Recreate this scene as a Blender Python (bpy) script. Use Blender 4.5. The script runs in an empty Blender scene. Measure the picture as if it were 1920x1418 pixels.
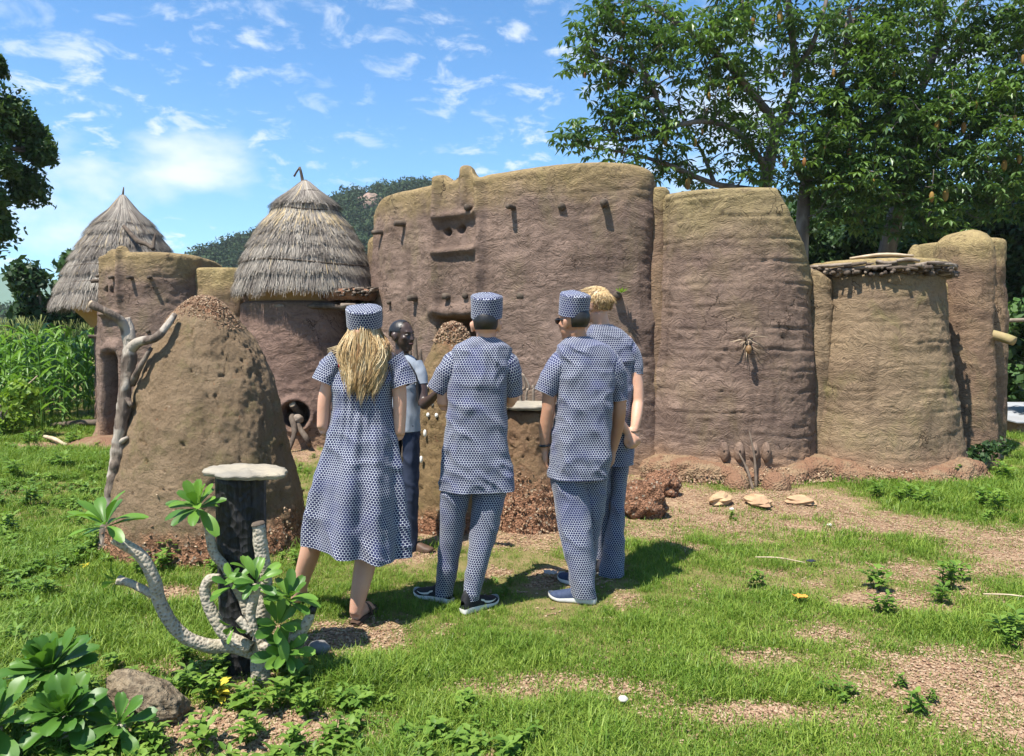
import bpy, math, random
import numpy as np
from mathutils import Vector, Matrix

SC = bpy.context.scene
COL = SC.collection
rng = np.random.default_rng(7)
random.seed(7)
R = math.radians

# ------------------------------------------------------------------ camera
CAMZ, FPX, CX, CY = 1.62, 1397.0, 960.0, 709.0
PITCH = math.atan(86 / FPX)
cam_data = bpy.data.cameras.new('camera')
cam_data.sensor_width = 36.0
cam_data.lens = 36.0 * FPX / 1920.0
cam_data.clip_end = 4000
cam = bpy.data.objects.new('camera', cam_data)
COL.objects.link(cam)
cam.location = (0, 0, CAMZ)
cam.rotation_euler = (R(90) - PITCH, 0, 0)
SC.camera = cam

# ------------------------------------------------------------------ daylight
SUN_EL, SUN_AZ = R(64), R(225)          # azimuth clockwise from +Y: behind the camera, to the west
world = bpy.data.worlds.new('World')
SC.world = world
world.use_nodes = True
wn, wl = world.node_tree.nodes, world.node_tree.links
wn.clear()
wo = wn.new('ShaderNodeOutputWorld')
bg = wn.new('ShaderNodeBackground')
bg.inputs['Strength'].default_value = 0.108
sky = wn.new('ShaderNodeTexSky')
sky.sky_type = 'NISHITA'
sky.sun_disc = False
sky.sun_elevation = SUN_EL
sky.sun_rotation = SUN_AZ
sky.altitude = 400
sky.air_density = 1.0
sky.dust_density = 0.25
sky.ozone_density = 2.2


def wmath(op, a, b=None, c=None):
    n = wn.new('ShaderNodeMath')
    n.operation = op
    for i, v in enumerate((a, b, c)):
        if v is None:
            continue
        if isinstance(v, (int, float)):
            n.inputs[i].default_value = v
        else:
            wl.new(v, n.inputs[i])
    return n.outputs[0]


tc = wn.new('ShaderNodeTexCoord')
sep = wn.new('ShaderNodeSeparateXYZ')
wl.new(tc.outputs['Generated'], sep.inputs[0])
zc = wmath('MAXIMUM', sep.outputs['Z'], 0.0)
den = wmath('ADD', zc, 0.22)
cmb = wn.new('ShaderNodeCombineXYZ')
wl.new(wmath('DIVIDE', sep.outputs['X'], den), cmb.inputs[0])
wl.new(wmath('DIVIDE', sep.outputs['Y'], den), cmb.inputs[1])


def wnoise(scale, detail, rough, dist, vec, off):
    mp = wn.new('ShaderNodeMapping')
    mp.inputs['Location'].default_value = off
    wl.new(vec, mp.inputs['Vector'])
    n = wn.new('ShaderNodeTexNoise')
    n.inputs['Scale'].default_value = scale
    n.inputs['Detail'].default_value = detail
    n.inputs['Roughness'].default_value = rough
    n.inputs['Distortion'].default_value = dist
    wl.new(mp.outputs[0], n.inputs['Vector'])
    return n.outputs['Fac']


def wsmooth(v, a, b):
    n = wn.new('ShaderNodeMapRange')
    n.interpolation_type = 'SMOOTHSTEP'
    n.inputs['From Min'].default_value = a
    n.inputs['From Max'].default_value = b
    wl.new(v, n.inputs['Value'])
    return n.outputs[0]


# small flecked high clouds over the whole sky + heaped clouds low down
hi = wnoise(9.0, 7, 0.62, 0.35, cmb.outputs[0], (7.1, 9.7, 0))
patch = wnoise(0.9, 3, 0.5, 0.2, cmb.outputs[0], (4.4, 8.4, 0))
hi_f = wmath('MULTIPLY', wsmooth(hi, 0.49, 0.70), wsmooth(patch, 0.36, 0.58))
lowv = wn.new('ShaderNodeMapping')
lowv.inputs['Scale'].default_value = (1.0, 1.0, 2.1)
wl.new(tc.outputs['Generated'], lowv.inputs['Vector'])
cum = wnoise(3.4, 8, 0.52, 0.15, lowv.outputs[0], (1.4, 5.5, 2.2))
band = wmath('MULTIPLY', wsmooth(sep.outputs['Z'], 0.46, 0.2), wsmooth(sep.outputs['Z'], -0.05, 0.03))
cum_f = wmath('MULTIPLY', wsmooth(cum, 0.565, 0.74), band)
cl = wmath('MAXIMUM', wmath('MULTIPLY', hi_f, 0.72), wmath('MULTIPLY', cum_f, 0.88))
hz_f = wmath('MULTIPLY', wsmooth(sep.outputs['Z'], 0.40, 0.0), 0.10)
cl = wmath('MAXIMUM', cl, hz_f)
tint = wn.new('ShaderNodeMixRGB')
tint.blend_type = 'MULTIPLY'
tint.inputs[0].default_value = 1.0
tint.inputs[2].default_value = (0.52, 0.86, 1.05, 1)
wl.new(sky.outputs[0], tint.inputs[1])
mixc = wn.new('ShaderNodeMixRGB')
wl.new(cl, mixc.inputs[0])
wl.new(tint.outputs[0], mixc.inputs[1])
mixc.inputs[2].default_value = (5.2, 5.5, 5.8, 1)
wl.new(mixc.outputs[0], bg.inputs['Color'])
wl.new(bg.outputs[0], wo.inputs['Surface'])

sun_data = bpy.data.lights.new('sun', 'SUN')
sun_data.energy = 5.0
sun_data.angle = R(0.53)
sun_data.color = (1.0, 0.95, 0.87)
sun = bpy.data.objects.new('sun', sun_data)
COL.objects.link(sun)
to_sun = Vector((math.sin(SUN_AZ) * math.cos(SUN_EL), math.cos(SUN_AZ) * math.cos(SUN_EL), math.sin(SUN_EL)))
sun.rotation_euler = (-to_sun).to_track_quat('-Z', 'Y').to_euler()

SC.view_settings.view_transform = 'Standard'
SC.view_settings.look = 'None'
SC.view_settings.gamma = 1.0
SC.view_settings.exposure = 1.0
SC.render.engine = 'CYCLES'
SC.cycles.max_bounces = 4
SC.cycles.diffuse_bounces = 2
SC.cycles.transparent_max_bounces = 4
SC.cycles.use_denoising = True


# ------------------------------------------------------------------ measuring helpers
def ray(px, py):
    xc, zc_ = (px - CX) / FPX, -(py - CY) / FPX
    return (xc, math.cos(PITCH) + math.sin(PITCH) * zc_, -math.sin(PITCH) + math.cos(PITCH) * zc_)


def at(px, py, Y):
    d = ray(px, py)
    t = Y / d[1]
    return np.array((d[0] * t, Y, CAMZ + d[2] * t))


def gnd(px, py, z=0.0):
    d = ray(px, py)
    t = (z - CAMZ) / d[2]
    return np.array((d[0] * t, d[1] * t, z))


def proj(P):
    P = np.asarray(P, float)
    x, y, z = P[..., 0], P[..., 1], P[..., 2] - CAMZ
    fy = y * math.cos(PITCH) - z * math.sin(PITCH)
    fz = y * math.sin(PITCH) + z * math.cos(PITCH)
    return CX + FPX * x / fy, CY - FPX * fz / fy


# ------------------------------------------------------------------ numpy noise
_prm = np.random.default_rng(11).permutation(256)
_prm = np.concatenate([_prm, _prm, _prm])
_grd = np.random.default_rng(5).normal(size=(256, 3))
_grd /= np.linalg.norm(_grd, axis=1)[:, None]


def pn(P):
    P = np.asarray(P, float)
    I = np.floor(P).astype(int)
    Fr = P - I
    I &= 255
    u = Fr * Fr * Fr * (Fr * (Fr * 6 - 15) + 10)
    out = 0
    for dx in (0, 1):
        wx = u[..., 0] if dx else 1 - u[..., 0]
        for dy in (0, 1):
            wy = u[..., 1] if dy else 1 - u[..., 1]
            for dz in (0, 1):
                wz = u[..., 2] if dz else 1 - u[..., 2]
                h = _prm[_prm[_prm[(I[..., 0] + dx) & 255] + ((I[..., 1] + dy) & 255)] + ((I[..., 2] + dz) & 255)]
                g = _grd[h]
                dot = g[..., 0] * (Fr[..., 0] - dx) + g[..., 1] * (Fr[..., 1] - dy) + g[..., 2] * (Fr[..., 2] - dz)
                out = out + wx * wy * wz * dot
    return out * 1.5


def fbm(P, sc=1.0, octv=4, seed=0.0, gain=0.5):
    P = np.asarray(P, float) * np.asarray(sc) + np.array((seed * 17.3, seed * 9.1, seed * 5.7))
    a, s, o = 1.0, 0.0, 0
    for _ in range(octv):
        o = o + a * pn(P)
        s += a
        P = P * 2.03 + 3.7
        a *= gain
    return o / s


def sstep(x, a, b):
    t = np.clip((x - a) / (b - a), 0, 1)
    return t * t * (3 - 2 * t)


# ------------------------------------------------------------------ mesh helpers
def mkmesh(name, V, Q=None, T=None, mat=None, smooth=True, uv=None, attrs=None):
    V = np.asarray(V, np.float32).reshape(-1, 3)
    me = bpy.data.meshes.new(name)
    me.vertices.add(len(V))
    me.vertices.foreach_set('co', V.ravel())
    Q = np.zeros((0, 4), np.int32) if Q is None or len(Q) == 0 else np.asarray(Q, np.int32).reshape(-1, 4)
    T = np.zeros((0, 3), np.int32) if T is None or len(T) == 0 else np.asarray(T, np.int32).reshape(-1, 3)
    loops = np.concatenate([Q.ravel(), T.ravel()])
    starts = np.concatenate([np.arange(len(Q)) * 4, len(Q) * 4 + np.arange(len(T)) * 3]).astype(np.int32)
    me.loops.add(len(loops))
    me.loops.foreach_set('vertex_index', loops)
    me.polygons.add(len(starts))
    me.polygons.foreach_set('loop_start', starts)
    me.update(calc_edges=True)
    me.polygons.foreach_set('use_smooth', np.full(len(starts), bool(smooth)))
    if uv is not None:
        lay = me.uv_layers.new(name='uv')
        lay.data.foreach_set('uv', np.asarray(uv, np.float32)[loops].ravel())
    for k, a in (attrs or {}).items():
        a = np.asarray(a, np.float32)
        at_ = me.attributes.new(k, 'FLOAT', 'POINT')
        at_.data.foreach_set('value', a.ravel())
    if mat is not None:
        for m in (mat if isinstance(mat, (list, tuple)) else [mat]):
            me.materials.append(m)
    me.validate()
    return me


def link(name, data, parent=None):
    o = bpy.data.objects.new(name, data)
    COL.objects.link(o)
    if parent is not None:
        o.parent = parent
        if parent.matrix_basis != Matrix.Identity(4):
            o.matrix_parent_inverse = parent.matrix_basis.inverted()
    return o


def mk(name, V, Q=None, T=None, mat=None, parent=None, **kw):
    return link(name, mkmesh(name, V, Q, T, mat, **kw), parent)


def tag(o, label=None, cat=None, group=None, kind=None):
    for k, v in (('label', label), ('category', cat), ('group', group), ('kind', kind)):
        if v:
            o[k] = v
    return o


def thing(name, label, cat, loc=(0, 0, 0), group=None):
    o = bpy.data.objects.new(name, None)
    o.empty_display_size = 0.2
    COL.objects.link(o)
    o.location = loc
    return tag(o, label, cat, group)


class Acc:
    """collects vertices, quads, triangles, uv and one float attribute per vertex"""
    def __init__(s):
        s.V, s.Q, s.T, s.U, s.A, s.n = [], [], [], [], [], 0

    def add(s, V, Q=None, T=None, uv=None, a=0.0):
        V = np.asarray(V, float).reshape(-1, 3)
        if Q is not None and len(Q):
            s.Q.append(np.asarray(Q).reshape(-1, 4) + s.n)
        if T is not None and len(T):
            s.T.append(np.asarray(T).reshape(-1, 3) + s.n)
        s.V.append(V)
        s.U.append(np.zeros((len(V), 2)) if uv is None else np.asarray(uv, float))
        s.A.append(np.broadcast_to(np.asarray(a, float), (len(V),)))
        s.n += len(V)
        return s

    def build(s, name, mat=None, parent=None, smooth=True):
        return link(name, s.mesh(name, mat, smooth), parent)

    def mesh(s, name, mat=None, smooth=True):
        return mkmesh(name, np.concatenate(s.V), np.concatenate(s.Q) if s.Q else None,
                      np.concatenate(s.T) if s.T else None, mat, smooth=smooth,
                      uv=np.concatenate(s.U), attrs={'tint': np.concatenate(s.A)})


def gridq(nu, nv, wrap_u=False):
    """quads of a grid whose vertices are stored row by row: index = v*nu + u"""
    iu = np.arange(nu if wrap_u else nu - 1)
    iv = np.arange(nv - 1)
    a, b = np.meshgrid(iu, iv)
    a, b = a.ravel(), b.ravel()
    a2 = (a + 1) % nu
    return np.stack([b * nu + a, b * nu + a2, (b + 1) * nu + a2, (b + 1) * nu + a], 1)


def crom(P, n, closed=False):
    """Catmull-Rom through the points of P, n samples"""
    P = np.asarray(P, float)
    if P.ndim == 1:
        P = P[:, None]
    m = len(P)
    if closed:
        t = np.linspace(0, m, n, endpoint=False)
        i = np.floor(t).astype(int)
        f = (t - i)[:, None]
        p0, p1, p2, p3 = P[(i - 1) % m], P[i % m], P[(i + 1) % m], P[(i + 2) % m]
    else:
        t = np.linspace(0, m - 1, n)
        i = np.minimum(np.floor(t).astype(int), m - 2)
        f = (t - i)[:, None]
        p0 = np.where((i == 0)[:, None], 2 * P[0] - P[1], P[np.maximum(i - 1, 0)])
        p1, p2 = P[i], P[i + 1]
        p3 = np.where((i + 2 >= m)[:, None], 2 * P[-1] - P[-2], P[np.minimum(i + 2, m - 1)])
    return 0.5 * (2 * p1 + (p2 - p0) * f + (2 * p0 - 5 * p1 + 4 * p2 - p3) * f ** 2 + (3 * p1 - p0 - 3 * p2 + p3) * f ** 3)


def frames(C):
    """parallel transported frames along a polyline"""
    Tn = np.gradient(C, axis=0)
    Tn /= np.linalg.norm(Tn, axis=1)[:, None] + 1e-12
    ref = np.array((0, 0, 1.0)) if abs(Tn[0][2]) < 0.9 else np.array((0, 1.0, 0))
    X = np.cross(ref, Tn[0])
    X /= np.linalg.norm(X)
    xs, ys = [], []
    for t in Tn:
        X = X - t * X.dot(t)
        X /= np.linalg.norm(X) + 1e-12
        xs.append(X)
        ys.append(np.cross(t, X))
    return Tn, np.array(xs), np.array(ys)


def tube(path, rad, n=12, seg=None, caps=True, rough=0.0, seed=0, noise_sc=8.0, flat=1.0):
    """tapered tube; returns V, Q, T, uv.  rad: one radius per path point"""
    P = np.asarray(path, float)
    rad = np.asarray(rad, float)
    if rad.ndim == 0:
        rad = np.full(len(P), float(rad))
    if seg:
        C = crom(P, seg)
        r = np.maximum(crom(rad, seg)[:, 0], 1e-4)
    else:
        C, r = P, rad
    Tn, X, Y = frames(C)
    a = np.linspace(0, 2 * math.pi, n, endpoint=False)
    ca, sa = np.cos(a)[None, :, None], np.sin(a)[None, :, None]
    D = X[:, None] * ca + Y[:, None] * sa * flat
    V = C[:, None] + D * r[:, None, None]
    if rough:
        V = V + D * (fbm(V, noise_sc, 3, seed) * rough)[..., None]
    m = len(C)
    ln = np.concatenate([[0], np.cumsum(np.linalg.norm(np.diff(C, axis=0), axis=1))])
    uv = np.stack([np.broadcast_to(a / (2 * math.pi), (m, n)) * 2 * math.pi * r.mean(), np.broadcast_to(ln[:, None], (m, n))], -1).reshape(-1, 2)
    V = V.reshape(-1, 3)
    Q = gridq(n, m, True)
    T = None
    if caps:
        V = np.concatenate([V, C[:1], C[-1:]])
        uv = np.concatenate([uv, [[0, 0]], [[0, ln[-1]]]])
        i = np.arange(n)
        j = (i + 1) % n
        T = np.concatenate([np.stack([np.full(n, m * n), j, i], 1), np.stack([np.full(n, m * n + 1), (m - 1) * n + i, (m - 1) * n + j], 1)])
    return V, Q, T, uv


def ball(c, r, nu=16, nv=10, rot=None):
    """ellipsoid; r scalar or 3-vector"""
    r = np.broadcast_to(np.asarray(r, float), (3,))
    u = np.linspace(0, 2 * math.pi, nu, endpoint=False)
    v = np.linspace(-math.pi / 2, math.pi / 2, nv + 2)[1:-1]
    V = np.stack([np.cos(v)[:, None] * np.cos(u), np.cos(v)[:, None] * np.sin(u), np.broadcast_to(np.sin(v)[:, None], (nv, nu))], -1).reshape(-1, 3)
    V = np.concatenate([V, [[0, 0, -1]], [[0, 0, 1]]]) * r
    if rot is not None:
        V = V @ np.array(rot).T
    i = np.arange(nu)
    j = (i + 1) % nu
    T = np.concatenate([np.stack([np.full(nu, nu * nv), j, i], 1), np.stack([np.full(nu, nu * nv + 1), (nv - 1) * nu + i, (nv - 1) * nu + j], 1)])
    return V + np.asarray(c, float), gridq(nu, nv, True), T


def rock(name, c, r, mat, parent=None, seed=0, amp=0.35, nu=26, nv=16, rotz=0.0, sc=1.0):
    V, Q, T = ball((0, 0, 0), 1.0, nu, nv)
    d = 1 + amp * fbm(V, 1.3 * sc, 4, seed + 0.37) + 0.12 * np.abs(fbm(V, 4.0 * sc, 2, seed))
    V = V * d[:, None] * np.asarray(r)
    c_, s_ = math.cos(rotz), math.sin(rotz)
    V = V @ np.array(((c_, -s_, 0), (s_, c_, 0), (0, 0, 1))).T
    return mk(name, V + np.asarray(c), Q, T, mat, parent)


# ------------------------------------------------------------------ materials
class NT:
    def __init__(s, name):
        s.m = bpy.data.materials.new(name)
        s.m.use_nodes = True
        s.n, s.l = s.m.node_tree.nodes, s.m.node_tree.links
        s.n.clear()
        s.out = s.n.new('ShaderNodeOutputMaterial')
        s.b = s.n.new('ShaderNodeBsdfPrincipled')
        s.b.inputs['Specular IOR Level'].default_value = 0.25
        s.l.new(s.b.outputs[0], s.out.inputs['Surface'])
        s._pos = None

    def put(s, sock, v):
        if isinstance(v, bpy.types.NodeSocket):
            s.l.new(v, sock)
        elif isinstance(v, (tuple, list)) and len(v) == 3 and sock.type == 'RGBA':
            sock.default_value = (*v, 1)
        else:
            sock.default_value = v

    @property
    def pos(s):
        if s._pos is None:
            s._pos = s.n.new('ShaderNodeNewGeometry').outputs['Position']
        return s._pos

    def obj(s):
        return s.n.new('ShaderNodeTexCoord').outputs['Object']

    def mapv(s, v, scale=(1, 1, 1), loc=(0, 0, 0)):
        n = s.n.new('ShaderNodeMapping')
        s.put(n.inputs['Vector'], v)
        n.inputs['Scale'].default_value = scale
        n.inputs['Location'].default_value = loc
        return n.outputs[0]

    def noise(s, scale, detail=4, rough=0.55, dist=0.0, vec=None, col=False):
        n = s.n.new('ShaderNodeTexNoise')
        s.put(n.inputs['Vector'], s.pos if vec is None else vec)
        n.inputs['Scale'].default_value = scale
        n.inputs['Detail'].default_value = detail
        n.inputs['Roughness'].default_value = rough
        n.inputs['Distortion'].default_value = dist
        return n.outputs['Color' if col else 'Fac']

    def voro(s, scale, vec=None, feat='F1', out='Distance'):
        n = s.n.new('ShaderNodeTexVoronoi')
        n.feature = feat
        s.put(n.inputs['Vector'], s.pos if vec is None else vec)
        n.inputs['Scale'].default_value = scale
        return n.outputs[out]

    def math(s, op, a, b=0.0, c=0.0):
        n = s.n.new('ShaderNodeMath')
        n.operation = op
        s.put(n.inputs[0], a)
        s.put(n.inputs[1], b)
        s.put(n.inputs[2], c)
        return n.outputs[0]

    def vmath(s, op, a, b=(0, 0, 0), out=0):
        n = s.n.new('ShaderNodeVectorMath')
        n.operation = op
        s.put(n.inputs[0], a)
        s.put(n.inputs[1], b)
        return n.outputs[out]

    def smooth(s, v, a, b, lo=0.0, hi=1.0):
        n = s.n.new('ShaderNodeMapRange')
        n.interpolation_type = 'SMOOTHSTEP'
        s.put(n.inputs['Value'], v)
        n.inputs['From Min'].default_value = a
        n.inputs['From Max'].default_value = b
        n.inputs['To Min'].default_value = lo
        n.inputs['To Max'].default_value = hi
        return n.outputs[0]

    def mix(s, f, a, b, mode='MIX'):
        n = s.n.new('ShaderNodeMixRGB')
        n.blend_type = mode
        s.put(n.inputs[0], f)
        s.put(n.inputs[1], a)
        s.put(n.inputs[2], b)
        return n.outputs[0]

    def attr(s, name):
        n = s.n.new('ShaderNodeAttribute')
        n.attribute_name = name
        return n.outputs['Fac']

    def bump(s, h, strength=0.5, dist=0.02, normal=None):
        n = s.n.new('ShaderNodeBump')
        n.inputs['Strength'].default_value = strength
        n.inputs['Distance'].default_value = dist
        s.put(n.inputs['Height'], h)
        if normal is not None:
            s.l.new(normal, n.inputs['Normal'])
        return n.outputs[0]

    def done(s, col=None, rough=0.8, normal=None, spec=None):
        if col is not None:
            s.put(s.b.inputs['Base Color'], col)
        s.put(s.b.inputs['Roughness'], rough)
        if spec is not None:
            s.b.inputs['Specular IOR Level'].default_value = spec
        if normal is not None:
            s.l.new(normal, s.b.inputs['Normal'])
        return s.m


def plain(name, a, b=None, scale=12.0, rough=0.75, bump=0.0, bscale=40.0, bdist=0.01, spec=0.25, vec=None, detail=4):
    t = NT(name)
    b = b or tuple(c * 0.7 for c in a)
    v = t.mapv(t.pos, vec) if vec else None
    col = t.mix(t.smooth(t.noise(scale, detail, 0.6, 0, v), 0.3, 0.7), a, b)
    nrm = t.bump(t.noise(bscale, 4, 0.6, 0, v), bump, bdist) if bump else None
    return t.done(col, rough, nrm, spec)


def leafmat(name, a, b, c=None, rough=0.45, trans=0.3, spec=0.35, var=1.2):
    """a..b by the per-leaf attribute and broad noise; light passes through the blade"""
    t = NT(name)
    f = t.math('ADD', t.math('MULTIPLY', t.attr('tint'), 0.75), t.math('MULTIPLY', t.math('SUBTRACT', t.noise(var, 2), 0.5), 0.7))
    f = t.smooth(f, 0.0, 1.0)
    col = t.mix(f, a, b)
    if c:
        col = t.mix(t.smooth(t.attr('tint'), 0.93, 1.0), col, c)
    t.put(t.b.inputs['Base Color'], col)
    t.b.inputs['Roughness'].default_value = rough
    t.b.inputs['Specular IOR Level'].default_value = spec
    if trans:
        tr = t.n.new('ShaderNodeBsdfTranslucent')
        t.l.new(t.mix(1.0, col, (1.25, 1.35, 0.7), 'MULTIPLY'), tr.inputs['Color'])
        mx = t.n.new('ShaderNodeMixShader')
        mx.inputs[0].default_value = trans
        t.l.new(t.b.outputs[0], mx.inputs[1])
        t.l.new(tr.outputs[0], mx.inputs[2])
        t.l.new(mx.outputs[0], t.out.inputs['Surface'])
    return t.m

# ================================================================== the land
def gh(x, y):
    P = np.stack([np.asarray(x, float), np.asarray(y, float), np.zeros_like(np.asarray(x, float))], -1)
    near = np.clip(1.4 - np.hypot(P[..., 0], P[..., 1]) / 40, 0, 1) * (1 - 0.9 * blob(P[..., 0], P[..., 1], -0.15, 4.6, 1.7, 1.3))
    return (0.035 * fbm(P, 0.7, 3, 1.0) + 0.012 * fbm(P, 4.0, 3, 2.0)) * near - 0.004


def blob(x, y, cx, cy, rx, ry, soft=0.5):
    d = np.hypot((x - cx) / rx, (y - cy) / ry)
    return 1 - sstep(d, 1 - soft, 1 + soft)


def bare(x, y):
    """0..1: how bare the soil is (trodden places and foot of the walls)"""
    P = np.stack([x, y, np.zeros_like(x)], -1)
    n = fbm(P, 1.25, 4, 3.0)
    n2 = fbm(P, 3.6, 3, 4.0)
    b = sstep(n + 0.6 * n2 + 0.05 * sstep(x, -0.5, 1.5), 0.02, 0.55) * 0.72
    b = b * (1 - 0.75 * sstep(-x, 1.4, 2.2))                      # lush to the west
    for cx, cy, rx, ry in ((2.3, 6.75, 1.9, 0.85), (3.3, 6.2, 1.3, 0.5), (1.35, 7.0, 1.2, 0.7), (4.0, 5.3, 0.7, 0.7), (2.15, 3.3, 0.5, 0.42), (-1.0, 3.85, 0.45, 0.24), (-1.05, 2.95, 0.6, 0.25),
                           (-0.1, 6.0, 1.0, 0.5), (-3.2, 9.8, 1.2, 0.55), (-6.3, 10.6, 0.9, 0.45), (2.3, 4.4, 0.34, 0.2), (0.1, 3.3, 0.4, 0.16), (1.1, 3.05, 0.35, 0.14),
                           (2.4, 2.85, 0.4, 0.18), (-2.1, 4.55, 0.35, 0.16), (1.15, 3.6, 0.28, 0.13), (-0.85, 5.3, 0.35, 0.22), (0.75, 8.0, 1.3, 0.7)):
        b = np.maximum(b, blob(x + 0.25 * n2, y + 0.2 * n, cx, cy, rx, ry) * (0.8 + 0.4 * n2))
    g = blob(x, y, 4.6, 6.9, 1.3, 0.9)                            # taller grass by the last tower
    return np.clip(b * (1 - g), 0, 1)


def gmap():
    def axis(lo, hi, step, far, k=1.22):
        a = list(np.arange(lo, hi, step))
        d, v = step, hi
        while v < far:
            a.append(v)
            d *= k
            v += d
        d, v = step, lo
        pre = []
        while v > -far:
            d *= k
            v -= d
            pre.append(v)
        return np.array(pre[::-1] + a + [far])
    xs = axis(-8.0, 8.0, 0.06, 1500)
    ys = axis(2.0, 13.5, 0.06, 1500)
    X, Y = np.meshgrid(xs, ys)
    return xs, ys, X, Y


xs, ys, GX, GY = gmap()
GZ = gh(GX, GY)
barev = bare(GX.ravel(), GY.ravel())
barev = np.where((np.abs(GX.ravel()) > 14) | (GY.ravel() > 22), 0.0, barev)

t = NT('soil_and_turf')
bv = t.attr('bare')
chip = t.voro(55.0, out='Color')
sepc = t.n.new('ShaderNodeSeparateColor')
t.l.new(chip, sepc.inputs[0])
soil = t.mix(t.smooth(t.noise(2.2, 4), 0.3, 0.7), (0.28, 0.19, 0.118), (0.21, 0.135, 0.082))
soil = t.mix(t.smooth(sepc.outputs[0], 0.55, 0.95), soil, (0.38, 0.27, 0.16))
soil = t.mix(t.smooth(sepc.outputs[1], 0.72, 0.98), soil, (0.17, 0.085, 0.05))
turf = t.mix(t.smooth(t.noise(3.0, 3), 0.3, 0.7), (0.15, 0.135, 0.045), (0.22, 0.165, 0.08))
edge = t.math('ADD', bv, t.math('MULTIPLY', t.math('SUBTRACT', t.noise(14, 3), 0.5), 0.5))
colr = t.mix(t.smooth(edge, 0.15, 0.5), turf, soil)
hgt = t.math('ADD', t.math('MULTIPLY', t.voro(55.0), 0.6), t.math('MULTIPLY', t.noise(90, 3), 0.6))
M_GROUND = t.done(colr, 0.95, t.bump(hgt, 0.9, 0.015), 0.1)
ground = mk('ground', np.stack([GX, GY, GZ], -1), gridq(len(xs), len(ys)), mat=M_GROUND, attrs={'bare': barev})
tag(ground, kind='structure')

# ------------------------------------------------------------------ wooded hills
HX = [-420, -150, -135, -120, -110, -101, -95, -86, -62, -52, -41, -30, -17, -8, 20, 60, 120, 170, 240, 330, 480]
HZ = [0, 0.5, 4, 11, 16, 19, 25, 30, 41, 46, 48, 49, 48, 46, 43, 43, 44, 48, 54, 54, 36]


def hillz(x, y):
    P = np.stack([x, y, np.zeros_like(x)], -1)
    ridge = np.interp(x, HX, HZ)
    v = sstep(y, 135, 262) ** 0.85 * (1 - 0.8 * sstep(y, 262, 420))
    n = fbm(P, 0.02, 3, 6.0)
    return ridge * v * (1 + 0.08 * n * (1 - sstep(y, 225, 260))) - 1.5


hx, hy = np.meshgrid(np.linspace(-420, 480, 150), np.linspace(130, 430, 70))
hz = hillz(hx, hy)
M_HILL = plain('hill_scrub', (0.035, 0.06, 0.022), (0.075, 0.09, 0.03), 0.05, 0.95)
hill = mk('hill', np.stack([hx, hy, hz], -1), gridq(150, 70), mat=M_HILL)
tag(hill, kind='structure')
# a second, far, low range to the west
fx, fy = np.meshgrid(np.linspace(-1100, -150, 60), np.linspace(600, 1000, 24))
fz = (62 * np.exp(-((fx + 560) / 190) ** 2) + 24 * np.exp(-((fx + 330) / 120) ** 2)) * np.sin(np.clip((fy - 600) / 400, 0, 1) * math.pi) * (1 + 0.2 * fbm(np.stack([fx, fy, fy * 0], -1), 0.01, 4)) - 3
far_hill = mk('far_hill', np.stack([fx, fy, fz], -1), gridq(60, 24), mat=plain('far_hill_green', (0.10, 0.17, 0.11), (0.08, 0.14, 0.08), 0.01, 0.95))
tag(far_hill, kind='structure')
# bare rock outcrop on the slope
M_CLIFF = plain('cliff_rock', (0.30, 0.20, 0.15), (0.13, 0.10, 0.075), 0.25, 0.9, 0.6, 0.6, 0.8)
for cxp, cyp, sx, sz in ((692, 392, 5.0, 4.0),):
    best = min(np.linspace(150, 262, 300), key=lambda yy: abs(at(cxp, cyp, yy)[2] - hillz(np.array([at(cxp, cyp, yy)[0]]), np.array([yy]))[0]))
    c = at(cxp, cyp, best)
    ro = rock('rock_outcrop', c, (sx, 3.5, sz), M_CLIFF, seed=cxp * 0.01, amp=0.6)
    tag(ro, 'bare reddish rock face showing through the trees on the hillside', 'rock outcrop')


# ------------------------------------------------------------------ scattering of uncountable stuff
def detached(name, me):
    return bpy.data.objects.new(name, me)


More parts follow.
